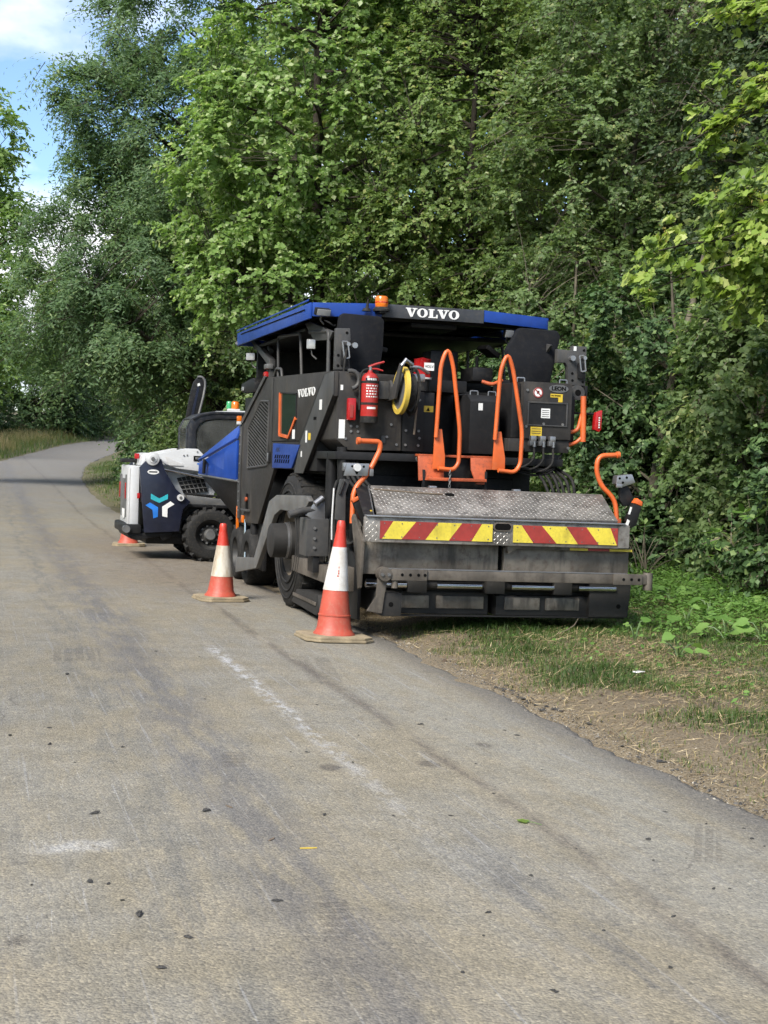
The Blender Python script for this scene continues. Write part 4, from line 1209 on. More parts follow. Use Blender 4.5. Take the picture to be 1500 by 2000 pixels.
# ------------------------------------------------------------------ wheeled asphalt paver
PV = empty('asphalt_paver', O_, PSI)
tag(PV, 'large grey wheeled asphalt paver with blue canopy and orange rails, seen from behind', 'paver')
def B(name, mat, x0, x1, y0, y1, z0, z1, bevel=0.006, parent=PV):
    return MB().box(x0, x1, y0, y1, z0, z1).build(name, mat, parent, bevel)
def PX(name, mat, poly, x0, x1, bevel=0.004, parent=PV):
    return MB().prism(poly, 'X', x0, x1).build(name, mat, parent, bevel)
def PY(name, mat, poly, y0, y1, bevel=0.004, parent=PV):
    return MB().prism(poly, 'Y', y0, y1).build(name, mat, parent, bevel)
def TB(name, mat, pts, r, rad=0.0, n=10, parent=PV):
    return MB().tube(rounded(pts, rad) if rad else pts, r, n).build(name, mat, parent, smooth=50)
def CY(name, mat, p0, p1, r, r1=None, n=18, parent=PV, bevel=0.0):
    return MB().cyl(p0, p1, r, r1, n).build(name, mat, parent, bevel, smooth=50)
XS = -1.18      # outer face of the left side panels
YR = -1.75      # rear face of the platform

# --- main masses
B('chassis', 'black_paint', -0.80, 0.85, -1.35, 4.2, 0.42, 1.46, 0.02)
B('body', 'dark_paint', -1.145, 1.145, -1.0, 3.02, 1.47, 2.34, 0.015)
B('platform_floor', 'dark_paint', -1.15, 1.20, -1.78, -1.0, 1.60, 1.675, 0.006)
B('dashboard', 'black_paint', -0.95, 0.95, -0.35, 0.25, 2.34, 2.52, 0.03)
B('control_console', 'black_paint', 0.10, 0.42, -0.75, -0.42, 2.33, 2.78, 0.04)
CY('console_post', 'black_paint', (0.26, -0.6, 1.66), (0.26, -0.6, 2.34), 0.05)

# --- left side panel group
side = PX('side_panel', 'grey_paint', [(1.51, 2.53), (-1.76, 2.44), (-1.76, 2.2), (-0.61, 1.48), (0.91, 1.47), (1.16, 1.27), (1.77, .79), (2.72, .76), (3.05, .74), (3.10, 1.31), (3.05, 2.0)], XS, XS + 0.04)
PX('side_panel', 'grey_paint', [(1.51, 2.53), (-1.0, 2.44), (-0.61, 1.48), (0.91, 1.47), (1.77, .79), (3.05, .74), (3.10, 1.31), (3.05, 2.0)], 1.15, 1.19)
PX('pillar_strip', 'grey_light', [(3.07, .80), (3.13, 1.31), (3.08, 1.98), (2.93, 1.98), (2.96, 1.31), (2.93, .80)], XS - 0.018, XS - 0.002, 0.002, side)
for zz in np.arange(0.9, 1.95, 0.12):
    CY('bolt', 'bare_metal', (XS - 0.026, 3.0, zz), (XS - 0.016, 3.0, zz), 0.012, n=8, parent=side)
PX('front_edge', 'grey_light', [(3.05, 2.02), (2.86, 2.02), (1.46, 2.535), (1.55, 2.56)], XS - 0.02, XS - 0.003, 0.003, side)
B('door_seam', 'black_print', XS - 0.0015, XS + 0.01, 1.070, 1.085, 1.50, 2.50, 0, side)
B('door_seam', 'black_print', XS - 0.0016, XS + 0.01, -0.42, 1.075, 1.772, 1.782, 0, side)
gr = PX('grille', 'black_print', [(1.75, 2.26), (1.26, 2.24), (1.30, 1.50), (2.49, 1.45), (2.52, 1.94)], XS - 0.004, XS + 0.01, 0, PV)
GP = [(1.75, 2.26), (1.26, 2.24), (1.30, 1.50), (2.49, 1.45), (2.52, 1.94)]
for i in range(5):
    a, b = GP[i], GP[(i + 1) % 5]
    MB().tube([(XS - 0.006, a[0], a[1]), (XS - 0.006, b[0], b[1])], 0.014, 6).build('grille_frame', 'grey_light', gr)
def clip_line(p, d, poly):
    ts_ = []
    n = len(poly)
    for i in range(n):
        a, b = poly[i], poly[(i + 1) % n]
        ex, ey = b[0] - a[0], b[1] - a[1]
        den = d[0] * ey - d[1] * ex
        if abs(den) < 1e-9: continue
        t = ((a[0] - p[0]) * ey - (a[1] - p[1]) * ex) / den
        u = ((a[0] - p[0]) * d[1] - (a[1] - p[1]) * d[0]) / den
        if 0 <= u <= 1: ts_.append(t)
    return (min(ts_), max(ts_)) if len(ts_) >= 2 else None
for k in range(30):
    c0 = 1.16 + k * 0.066
    p = (1.0, c0 - 0.72)
    d = (0.86, 0.50)
    d = (0.97, 0.23)
    q = clip_line((1.2, 1.05 + k * 0.044), d, GP)
    if not q or q[1] - q[0] < 0.06: continue
    a = (1.2 + d[0] * q[0], 1.05 + k * 0.044 + d[1] * q[0]); b = (1.2 + d[0] * q[1], 1.05 + k * 0.044 + d[1] * q[1])
    MB().prism([(a[0], a[1] - .009), (b[0], b[1] - .009), (b[0], b[1] + .009), (a[0], a[1] + .009)], 'X', XS - 0.012, XS - 0.005).build('slat', 'grey_light', gr, smooth=0)
PX('diagonal_panel', 'grey_light', [(-1.42, 2.42), (-1.765, 2.435), (-1.765, 2.21), (-0.61, 1.44), (-0.20, 1.44), (-0.42, 1.75)], XS - 0.014, XS - 0.003, 0.003)
PX('diagonal_gap', 'black_paint', [(-1.36, 2.42), (-1.415, 2.42), (-0.415, 1.75), (-0.19, 1.46), (-0.15, 1.46), (-0.36, 1.78)], XS - 0.006, XS - 0.002, 0)
for a, b, c, d, mt in [(-1.30, 2.13, 0.10, 0.10, 'white_print'), (-0.86, 1.82, .10, .07, 'yellow_print'), (-0.72, 1.82, .07, .12, 'white_print'), (-0.52, 1.64, .05, .06, 'white_print'), (-1.08, 2.0, .12, .03, 'black_print')]:
    B('sticker', mt, XS - 0.0165, XS - 0.0142, a - c / 2, a + c / 2, b - d / 2, b + d / 2, 0)
win = PX('side_window', 'dark_glass', [(.66, 2.32), (-.17, 2.28), (-.18, 2.02), (.15, 1.82), (.63, 1.85)], XS - 0.006, XS + 0.01, 0)
WP = [(.66, 2.32), (-.17, 2.28), (-.18, 2.02), (.15, 1.82), (.63, 1.85)]
for i, mt in ((0, 'black_paint'), (1, 'black_paint'), (2, 'orange_paint'), (3, 'orange_paint'), (4, 'orange_paint')):
    a, b = WP[i], WP[(i + 1) % 5]
    w = 0.030 if mt == 'orange_paint' else 0.015
    MB().tube([(XS - 0.006, a[0], a[1]), (XS - 0.006, b[0], b[1])], w * 0.75, 4).build('window_trim', mt, win, smooth=0)
PX('window_corner', 'black_paint', [(-.18, 2.0), (.13, 1.80), (-.18, 1.78)], XS - 0.006, XS + 0.01, 0)
B('sticker', 'white_print', XS - 0.009, XS - 0.006, -0.14, -0.02, 1.80, 1.90, 0)
slab_volvo('side_lettering', 0.80, 0.085, Matrix.Translation((XS - 0.001, -0.20, 2.235)) @ Matrix.Rotation(R(-90), 4, 'Z') @ Matrix.Rotation(R(90), 4, 'X'), 'white_print', PV)
bl = PX('blue_panel', 'blue_paint', [(.91, 1.755), (-.46, 1.735), (-.09, 1.485), (.92, 1.475)], XS - 0.022, XS - 0.001, 0.005)
for k in range(7):
    y0 = 0.80 - k * 0.115
    for z0 in (1.535, 1.585):
        MB().prism([(y0, z0), (y0 - .04, z0 + .042), (y0 - .105, z0 + .042), (y0 - .065, z0)], 'X', XS - 0.0235, XS - 0.02).build('slot', 'black_print', bl, smooth=0)
text_mesh('panel_script', 'ABG', 0.07, (XS - 0.0225, 0.62, 1.68), (R(90), 0, R(-90)), 'navy_paint', bl, 1.6)
B('door_handle', 'black_paint', XS - 0.02, XS - 0.002, 1.12, 1.25, 1.53, 1.66, 0.006)
B('handle_grip', 'bare_metal', XS - 0.032, XS - 0.021, 1.15, 1.19, 1.545, 1.645, 0.004)
B('lock_recess', 'black_print', XS - 0.006, XS - 0.001, 2.42, 2.56, 0.94, 1.13, 0)
CY('lock_knob', 'orange_worn', (XS - 0.03, 2.47, 1.06), (XS - 0.005, 2.47, 1.06), 0.028, n=12)
B('lock_ledge', 'grey_light', XS - 0.05, XS - 0.002, 2.25, 2.65, 0.915, 0.94, 0.003)
B('marker_lamp', 'amber_lens', XS - 0.03, XS - 0.002, 2.62, 2.72, 0.76, 0.85, 0.005)
B('marker_lamp', 'amber_lens', XS - 0.02, XS + 0.01, 3.06, 3.12, 0.62, 0.95, 0.003)

# --- rear fender frame, wheels, hydraulics of the left flank
PX('fender', 'fender_grey', [(2.46, .34), (1.28, .42), (.50, 1.11), (.12, 1.19), (-1.30, 1.23), (-1.42, 1.18), (-1.18, 1.05), (-.10, 1.04), (.20, .97), (1.14, .31), (2.44, .15)], -1.31, -1.255, 0.008)
PX('fender_arch', 'dark_paint', [(1.27, .43), (.50, 1.12), (.12, 1.20), (-1.28, 1.24), (-1.28, 1.21), (.12, 1.17), (.48, 1.09), (1.22, .42)], -1.254, -1.235, 0)
def wheel(name, c, r, w, tread, rimr, parent, seed, lugs=0, lug=(0.03, 0.10), hub=None):
    wroot = MB()
    h = w / 2
    tyre = MB().lathe([(rimr, -h * .75), (rimr * 1.06, -h * .92), (r * .86, -h), (r * .96, -h * .88), (r, -h * .62), (r, h * .62), (r * .96, h * .88), (r * .86, h), (rimr * 1.06, h * .92), (rimr, h * .75)], 40, (0, 0, 0), 'X', close=True)
    o = tyre.build(name, 'black_rubber', parent, smooth=50)
    o.location = c
    rim = MB().lathe([(0.001, -h * .35), (rimr * .55, -h * .35), (rimr * .72, -h * .10), (rimr * .9, -h * .45), (rimr * 1.03, -h * .86), (rimr * 1.03, h * .8), (0.001, h * .8)], 32, (0, 0, 0), 'X')
    rim.build('rim', 'rim_dirty', o, smooth=40)
    for k in range(10):
        a = 2 * math.pi * k / 10
        MB().cyl((-h * .42, rimr * .62 * math.cos(a), rimr * .62 * math.sin(a)), (-h * .20, rimr * .62 * math.cos(a), rimr * .62 * math.sin(a)), 0.016, n=6).build('wheel_nut', 'dull_metal', o)
    if lugs:
        me = None
        for k in range(lugs):
            for sgn in (-1, 1):
                a = 360.0 * (k + (0.25 if sgn > 0 else -0.25)) / lugs
                if me is None:
                    m = MB().prism([(-lug[1] * .5, -.02), (lug[1] * .5, -.02), (lug[1] * .42, lug[0]), (-lug[1] * .42, lug[0])], 'X', 0.012, h * 0.97)
                    q = m.build('lug', 'black_rubber', o, 0.004)
                    me = q.data
                else:
                    q = link_mesh('lug', me, o)
                q.matrix_local = Matrix.Rotation(R(a), 4, 'X') @ Matrix.Translation((0, 0, r - 0.004)) @ Matrix.Rotation(R(28 * sgn), 4, 'Z') @ (Matrix.Scale(-1, 4, (1, 0, 0)) if sgn < 0 else Matrix.Identity(4))
    return o
rw = wheel('rear_wheel', (-1.025, -0.15, 0.715), 0.715, 0.42, 'x', 0.36, PV, 1)
hubm = MB().lathe([(0.001, -0.40), (0.155, -0.40), (0.18, -0.385), (0.185, -0.22), (0.20, -0.20), (0.20, -0.06), (0.24, -0.02), (0.001, 0.0)], 32, (0, 0, 0), 'X')
hubm.build('wheel_hub', 'tar_black', rw, smooth=35)
MB().lathe([(0.186, -0.24), (0.190, -0.24), (0.190, -0.215), (0.186, -0.215)], 32, (0, 0, 0), 'X', close=True).build('hub_ring', 'bare_metal', rw)
for rr in (0.43, 0.52, 0.60):     # moulded rings of the sidewall
    MB().lathe([(rr, -0.206), (rr + .008, -0.218), (rr + .018, -0.218), (rr + .026, -0.206)], 40, (0, 0, 0), 'X', close=True).build('sidewall_ring', 'black_rubber', rw)
for k in range(34):     # tread blocks
    a = 2 * math.pi * k / 34
    for sg in (-1, 1):
        q = MB().box(min(0.02 * sg, 0.17 * sg), max(0.02 * sg, 0.17 * sg), -0.035, 0.035, 0.70, 0.722).build('tread_block', 'black_rubber', rw, 0.005) if k == 0 else link_mesh('tread_block', blk[sg], rw)
        if k == 0: blk = dict(globals().get('blk', {})); blk[sg] = q.data
        q.rotation_euler = (a + (0.09 if sg > 0 else 0), 0, 0)
rw2 = copy_tree(rw, PV)
rw2.location = (1.035, -0.15, 0.715); rw2.rotation_euler = (0, 0, math.pi)
for yy in (2.35, 3.15):
    for xx in (-1.03, 1.03):
        f = wheel('front_wheel', (xx, yy, 0.35), 0.35, 0.36, 'x', 0.19, PV, 2)
        if xx > 0: f.rotation_euler = (0, 0, math.pi)
        for ch in f.children:
            if ch.name.startswith('rim'): ch.data.materials[0] = MATS['rim_black']
B('undercarriage', 'black_paint', -0.85, 0.85, 1.6, 3.7, 0.25, 0.6, 0.02)
CY('lift_cylinder', 'dark_paint', (-1.13, 2.2, 0.40), (-1.13, 2.2, 0.80), 0.05)
CY('cylinder_rod', 'chrome', (-1.17, 2.55, 0.33), (-1.17, 2.60, 0.80), 0.022)
B('skirt_plate', 'dark_paint', -1.10, -1.06, 1.75, 2.2, 0.22, 0.80, 0.004)
# screed arm and its fittings along the left flank
B('tow_arm', 'bar_steel', -1.24, -1.12, -2.0, -0.42, 0.42, 0.58, 0.012)
PX('arm_skid', 'tar_black', [(-.40, .09), (-.46, .24), (-1.55, .28), (-1.62, .13), (-1.5, .07)], -1.22, -1.02, 0.008)
B('skid_step', 'bar_steel', -1.235, -1.222, -1.5, -0.5, 0.165, 0.20, 0.003)
B('valve_box', 'grey_light', -1.38, -1.16, -1.66, -1.36, 0.66, 1.02, 0.008)
for zz in (0.74, 0.83, 0.93):
    CY('bolt', 'dull_metal', (-1.30, -1.675, zz), (-1.30, -1.655, zz), 0.014, n=8)
B('box_foot', 'dark_paint', -1.30, -1.24, -1.64, -1.40, 0.50, 0.66, 0.006)
TB('side_light_arm', 'grey_light', [(-1.55, -1.62, 1.05), (-1.42, -1.60, 1.09), (-1.24, -1.58, 1.11)], 0.035)
PY('arm_bracket', 'bare_metal', [(-1.30, 1.17), (-1.20, 1.20), (-1.19, .99), (-1.24, .97), (-1.38, 1.05)], -1.62, -1.58, 0.003)
CY('arm_clamp', 'bare_metal', (-1.30, -1.64, 1.16), (-1.22, -1.62, 1.22), 0.03, n=10)
for i, (xa, xb) in enumerate(((-1.16, -1.13), (-1.13, -1.18), (-1.10, -1.10))):
    TB('hydraulic_hose', 'black_rubber', rounded([(xa, -1.72 - .05 * i, 0.62), (xa, -1.75, 1.05), (xb, -1.85, 1.28), (xb + .06, -1.8, 1.42), (xb + .05, -1.6, 1.15)], .12), 0.016, n=8)
CY('lift_cylinder', 'dark_paint', (-1.10, -1.45, 1.02), (-1.10, -1.45, 1.66), 0.055)
CY('cylinder_rod', 'chrome', (-1.10, -1.45, 0.58), (-1.10, -1.45, 1.02), 0.03)
CY('lift_cylinder', 'dark_paint', (-1.05, -1.72, 1.25), (-1.07, -1.72, 1.72), 0.05)
for i in range(4):
    TB('hydraulic_hose', 'black_rubber', rounded([(-1.06 + .05 * i, -1.7, 1.60), (-1.04 + .05 * i, -1.9, 1.38), (-0.86 + .07 * i, -1.95, 1.22), (-0.5 + .1 * i, -1.85, 1.20)], .15), 0.017, n=8)
B('work_lamp', 'bare_metal', -1.09, -0.93, -1.86, -1.80, 1.49, 1.57, 0.01)

# --- front hopper
HW = [(-1.45, 4.62, 1.335), (-1.20, 3.06, 1.29), (-1.20, 3.06, 1.80), (-1.43, 4.10, 1.545), (-1.45, 4.56, 1.50)]
def slab(name, mat, pts, th, parent=PV, bevel=0.004):
    pts = [Vector(p) for p in pts]
    nrm = (pts[1] - pts[0]).cross(pts[-1] - pts[0]).normalized() * th
    n = len(pts)
    m = MB().add([tuple(p) for p in pts] + [tuple(p + nrm) for p in pts],
                 [tuple(range(n)), tuple(range(2 * n - 1, n - 1, -1))] + [(i, i + n, (i + 1) % n + n, (i + 1) % n) for i in range(n)])
    return m.build(name, mat, parent, bevel)
hp = slab('hopper_wing', 'blue_paint', HW, 0.03)
slab('wing_rim', 'blue_paint', [(-1.47, 4.64, 1.50), (-1.455, 4.10, 1.555), (-1.22, 3.05, 1.81), (-1.16, 3.05, 1.99), (-1.40, 4.62, 1.57)], 0.03, hp)
slab('wing_rib', 'black_paint', [(-1.455, 4.24, 1.34), (-1.445, 4.18, 1.34), (-1.445, 4.12, 1.54), (-1.455, 4.18, 1.54)], 0.03, hp, 0)
TB('wing_edge_bar', 'bare_metal', [(-1.46, 4.64, 1.32), (-1.20, 3.0, 1.275)], 0.02)
slab('hopper_floor', 'dark_paint', [(-1.43, 4.60, 1.30), (-1.18, 3.05, 1.27), (-0.85, 3.05, 0.62), (-0.85, 4.5, 0.62)], 0.03)
slab('hopper_back', 'dark_paint', [(-1.18, 3.04, 1.3), (1.18, 3.04, 1.3), (1.18, 3.04, 2.0), (-1.18, 3.04, 2.0)], 0.02)
hp2 = slab('hopper_wing', 'blue_paint', [(-x, y, z) for x, y, z in HW], 0.03)
slab('hopper_floor', 'dark_paint', [(1.43, 4.60, 1.30), (1.18, 3.05, 1.27), (0.85, 3.05, 0.62), (0.85, 4.5, 0.62)], 0.03)
B('hopper_base', 'black_paint', -0.86, 0.86, 3.05, 4.5, 0.55, 0.66, 0.01)
CY('push_roller', 'dull_metal', (-0.9, 4.62, 0.5), (0.9, 4.62, 0.5), 0.09)
B('wing_lamp', 'amber_lens', -1.24, -1.19, 2.98, 3.08, 2.04, 2.11, 0.008)
B('wing_lamp_base', 'white_paint', -1.24, -1.19, 2.98, 3.08, 2.00, 2.039, 0.006)
mir = MB().prism([(2.05, 2.38), (2.85, 2.40), (2.95, 2.45), (2.90, 2.52), (2.2, 2.56), (2.05, 2.50)], 'X', -1.22, -1.10)
mir.build('mirror_housing', 'black_paint', PV, 0.02)
B('mirror_lamp', 'lamp_glass', -1.235, -1.222, 2.70, 2.84, 2.42, 2.47, 0.005)
TB('mirror_stalk', 'black_paint', [(-1.16, 2.35, 2.40), (-1.15, 2.4, 2.28), (-1.12, 2.1, 2.12)], 0.018, 0.05)

# --- platform rear: left console with extinguisher, lamps and hose reel
PY('rear_console', 'grey_paint', [(-1.14, 2.44), (-.50, 2.43), (-.49, 1.70), (-1.02, 1.69), (-1.14, 1.79)], YR, -1.05, 0.010)
B('rear_column', 'dark_paint', -0.486, -0.27, YR + 0.004, -1.05, 1.70, 2.28, 0.006)
B('column_seam', 'black_print', -0.495, -0.487, YR - 0.001, YR + 0.02, 1.70, 2.42, 0)
for (xx, zz) in ((-1.0, 1.92), (-.94, 1.92), (-1.0, 1.87), (-.93, 1.87), (-.64, 1.83), (-.54, 1.76), (-1.05, 1.80), (-.60, 1.95), (-.45, 1.90), (-.32, 1.90), (-.45, 1.76), (-.32, 1.76), (-.32, 2.2), (-.31, 1.83)):
    CY('bolt', 'dull_metal', (xx, YR - 0.012, zz), (xx, YR + 0.003, zz), 0.013, n=8)
B('latch_plate', 'grey_light', -0.70, -0.655, YR - 0.014, YR, 1.77, 1.84, 0.003)
CY('cap', 'black_paint', (-0.405, YR - 0.09, 2.215), (-0.405, YR - 0.004, 2.215), 0.058)
B('tail_lamp', 'red_lens', -1.055, -0.975, -1.83, -1.76, 1.975, 2.185, 0.012)
B('lamp_lens', 'red_reflect', -1.035, -1.005, -1.836, -1.831, 2.0, 2.12, 0)
TB('grab_ring', 'grey_light', arc((-1.03, 2.36), 0.085, -80, 110, 9, 'XZ', -1.80), 0.022)
B('sticker', 'white_print', -1.12, -1.06, YR - 0.0035, YR - 0.001, 1.80, 1.98, 0)
B('sticker', 'white_print', -1.115, -1.09, YR - 0.0035, YR - 0.001, 2.26, 2.31, 0)
# hose reel
reel = MB().lathe([(0.228, -0.02), (0.228, 0.02), (0.182, 0.025), (0.182, -0.025)], 36, (0, 0, 0), 'X', close=True).build('hose_reel', 'yellow_reel', PV, smooth=40)
reel.location = (-0.585, -2.0, 2.27); reel.rotation_euler = (0, R(3), R(1))
MB().lathe([(0.001, -0.012), (0.186, -0.012), (0.186, 0.012), (0.001, 0.012)], 30, (0, 0, 0), 'X').build('reel_disc', 'dull_metal', reel)
MB().lathe([(0.12, 0.03), (0.170, 0.03), (0.170, 0.10), (0.12, 0.10)], 30, (0, 0, 0), 'X', close=True).build('wound_hose', 'black_rubber', reel)
MB().lathe([(0.19, 0.105), (0.225, 0.105), (0.225, 0.118), (0.19, 0.118)], 36, (0, 0, 0), 'X', close=True).build('reel_flange', 'black_rubber', reel)
PX('reel_arm', 'grey_light', [(-1.765, 2.37), (-1.84, 2.37), (-1.92, 2.30), (-2.14, 2.52), (-2.19, 2.49), (-2.02, 2.19), (-1.765, 2.17)], -0.655, -0.63, 0.004)
B('reel_mount', 'grey_light', -0.76, -0.656, -1.84, YR - 0.002, 2.19, 2.36, 0.006)
TB('reel_clamp', 'bare_metal', [(-0.64, -2.16, 2.49), (-0.60, -2.16, 2.55), (-0.52, -2.12, 2.51)], 0.02)
B('nozzle_holder', 'bare_metal', -0.49, -0.34, -1.98, -1.86, 2.36, 2.44, 0.02)
TB('nozzle', 'bare_metal', [(-0.50, -1.98, 2.50), (-0.40, -1.98, 2.50), (-0.30, -1.94, 2.45)], 0.016, 0.04)
TB('spray_hose', 'black_rubber', [(-0.45, -1.97, 2.40), (-0.41, -1.99, 2.20), (-0.44, -1.98, 2.06), (-0.50, -1.97, 2.02)], 0.013, 0.08)
TB('spray_lance', 'soil_stick', [(-0.415, -1.96, 2.12), (-0.43, -1.96, 1.86)], 0.011)
bc = MB().lathe([(0.001, 0), (0.088, 0), (0.085, 0.17), (0.092, 0.18), (0.001, 0.20)], 8, (0, 0, 0), 'Z').build('warning_lamp', 'red_lens', PV)
bc.location = (-0.275, -1.66, 2.42)
MB().lathe([(0.089, -0.012), (0.094, -0.012), (0.094, 0.004), (0.089, 0.004)], 20, (0, 0, 0), 'Z', close=True).build('lamp_ring', 'white_paint', bc)
B('lamp_label', 'white_print', -0.01, 0.09, -0.094, -0.088, 0.07, 0.145, 0, bc)
text_mesh('label_print', 'VOLV', 0.035, (0.04, -0.0950, 0.108), (R(90), 0, 0), 'black_print', bc, 1.0)
MB().lathe([(0.001, 0), (0.075, 0), (0.075, 0.11), (0.001, 0.115)], 16, (-0.275, -1.66, 2.29), 'Z').build('lamp_base', 'black_paint', PV)

# --- recess, middle box, right control box
B('recess_panel', 'dark_paint', -0.268, 0.72, -1.06, -1.02, 1.68, 2.34, 0.004)
B('recess_top', 'dark_paint', -0.268, 0.25, -1.50, -1.06, 2.30, 2.42, 0.008)
TB('recess_rail', 'grey_light', [(-.25, -1.60, 2.27), (-.25, -1.60, 1.75), (-.10, -1.60, 1.75)], 0.008, 0.02, 6)
B('sticker', 'yellow_print', -0.262, -0.16, -1.70, -1.695, 2.09, 2.15, 0)
MB().prism([(-.232, 2.10), (-.195, 2.10), (-.2135, 2.138)], 'Y', -1.7025, -1.7005).build('warning_sign', 'black_print', PV, smooth=0)
B('column_plate', 'dark_paint', -0.268, -0.15, -1.694, -1.66, 1.70, 2.28, 0.004)
mb = MB().prism([(-1.72, 1.70), (-1.72, 2.22), (-1.62, 2.285), (-1.2, 2.285), (-1.2, 1.70)], 'X', 0.215, 0.53).build('battery_box', 'dark_paint', PV, 0.008)
for x0, x1 in ((.26, .35), (.45, .54)):
    TB('box_handle', 'bare_metal', [(x0, -1.58, 2.28), (x0, -1.58, 2.325), (x1 - .01, -1.58, 2.325), (x1 - .01, -1.58, 2.28)], 0.007, 0.012, 6)
B('sticker', 'white_print', 0.30, 0.345, -1.7235, -1.7205, 2.13, 2.20, 0)
for zz in (1.78, 2.19): CY('bolt', 'dull_metal', (0.49, -1.732, zz), (0.49, -1.718, zz), 0.014, n=8)
lb = B('switch_box', 'grey_paint', 0.755, 1.275, -1.77, -1.15, 1.87, 2.435, 0.008)
B('box_lower', 'grey_paint', 0.62, 1.272, -1.745, -1.15, 1.74, 1.868, 0.006)
B('box_side', 'dark_paint', 0.655, 0.753, -1.70, -1.15, 1.87, 2.425, 0.02)
for x0, x1 in ((.72, .80), (1.18, 1.26)):
    TB('box_handle', 'bare_metal', [(x0, -1.66, 2.43), (x0, -1.66, 2.475), (x1, -1.66, 2.475), (x1, -1.66, 2.43)], 0.008, 0.012, 6)
fr = [(.80, .815, 2.0, 2.24), (1.215, 1.23, 2.0, 2.24), (.80, 1.23, 2.225, 2.24), (.80, 1.23, 2.0, 2.012)]
for i, (a, b, c, d) in enumerate(fr):
    B('inset_rim', 'grey_light', a, b, -1.780 - .0004 * i, -1.7715, c, d, 0.002)
B('inset_face', 'dark_paint', .816, 1.214, -1.7735, -1.7708, 2.013, 2.224, 0)
sg = MB().lathe([(0.001, -1.7740), (0.052, -1.7740), (0.052, -1.7705), (0.001, -1.7705)], 24, (0.905, 0, 2.33), 'Y').build('prohibition_sign', 'white_print', PV)
MB().lathe([(0.040, -1.7755), (0.052, -1.7755), (0.052, -1.7742), (0.040, -1.7742)], 24, (0.905, 0, 2.33), 'Y', close=True).build('sign_ring', 'red_reflect', PV)
MB().prism([(.872, 2.355), (.880, 2.363), (.938, 2.305), (.930, 2.297)], 'Y', -1.7762, -1.7745).build('sign_slash', 'red_reflect', PV, smooth=0)
B('sign_picture', 'black_print', .892, .918, -1.7752, -1.7743, 2.318, 2.348, 0)
el = MB().prism([(1.125 + .105 * math.cos(2 * math.pi * k / 28), 2.378 + .040 * math.sin(2 * math.pi * k / 28)) for k in range(28)], 'Y', -1.775, -1.7705).build('name_oval', 'dull_metal', PV, smooth=0)
text_mesh('oval_lettering', 'LEON', 0.055, (1.125, -1.7765, 2.378), (R(90), 0, 0), 'black_print', el, 1.1, bold=0.0015)
B('sticker', 'yellow_print', 1.04, 1.17, -1.7745, -1.7708, 2.29, 2.325, 0)
B('sticker', 'yellow_print', 1.125, 1.17, -1.7744, -1.7707, 2.245, 2.2895, 0)
text_mesh('sticker_print', 'NO SMOKE', 0.02, (1.095, -1.7765, 2.308), (R(90), 0, 0), 'black_print', lb, 1.0)
B('sticker', 'white_print', .945, 1.04, -1.7765, -1.7738, 2.08, 2.175, 0)
for zz in (2.155, 2.135, 2.115, 2.095): B('sticker_line', 'black_print', .955, 1.03, -1.7775, -1.7768, zz - .003, zz + .003, 0)
B('sticker', 'yellow_print', .84, .96, -1.7745, -1.7708, 1.90, 1.99, 0)
for zz in (1.97, 1.945, 1.925): B('sticker_line', 'grey_light', .852, .948, -1.7755, -1.7747, zz - .003, zz + .003, 0)
for xx, zz in ((.79, 2.35), (.79, 1.99), (.76, 1.79), (1.25, 1.79), (.975, 2.022), (1.18, 2.022)):
    CY('bolt', 'dull_metal', (xx, -1.782, zz), (xx, -1.765, zz), 0.014, n=8)
for k, xx in enumerate((.855, .955, 1.06)):
    B('power_socket', 'bare_metal', xx - .03, xx + .03, -1.83, -1.771, 1.845, 1.90, 0.008)
    B('socket_lid', 'dull_metal', xx - .045, xx - .005, -1.84, -1.775, 1.80, 1.85, 0.008)
    CY('plug', 'bare_metal', (xx + .012, -1.81, 1.79), (xx + .012, -1.81, 1.845), 0.022, n=10)
    TB('power_cable', 'black_rubber', [(xx + .012, -1.81, 1.79), (xx + .01, -1.84, 1.66 - .02 * k), (xx - .10, -1.80, 1.57 - .015 * k), (.62, -1.70, 1.60 + .01 * k)], 0.013, 0.12, 8)
for k in range(3):
    TB('loop_cable', 'black_rubber', [(.60, -1.6, 1.64), (.80, -1.74, 1.56 - .03 * k), (1.10, -1.75, 1.58 - .03 * k), (1.22, -1.70, 1.74)], 0.011, 0.14, 8)
for k in range(6):
    TB('hydraulic_hose', 'black_rubber', rounded([(0.95 + .05 * k, -1.55, 1.60), (0.97 + .055 * k, -1.85 - .02 * k, 1.46 + .012 * (k % 3)), (1.02 + .05 * k, -1.95, 1.25), (1.0 + .05 * k, -1.9, 1.0)], .12), 0.016, n=8)
B('hose_clamp', 'dark_paint', 1.02, 1.20, -1.72, -1.66, 1.62, 1.72, 0.01)
B('rear_bulkhead', 'black_paint', -1.0, 1.05, -1.30, -1.22, 0.9, 1.6, 0.01)
TB('hook', 'dull_metal', arc((-.32, 1.63), .028, 90, 350, 8, 'XZ', -1.80), 0.008, n=6)

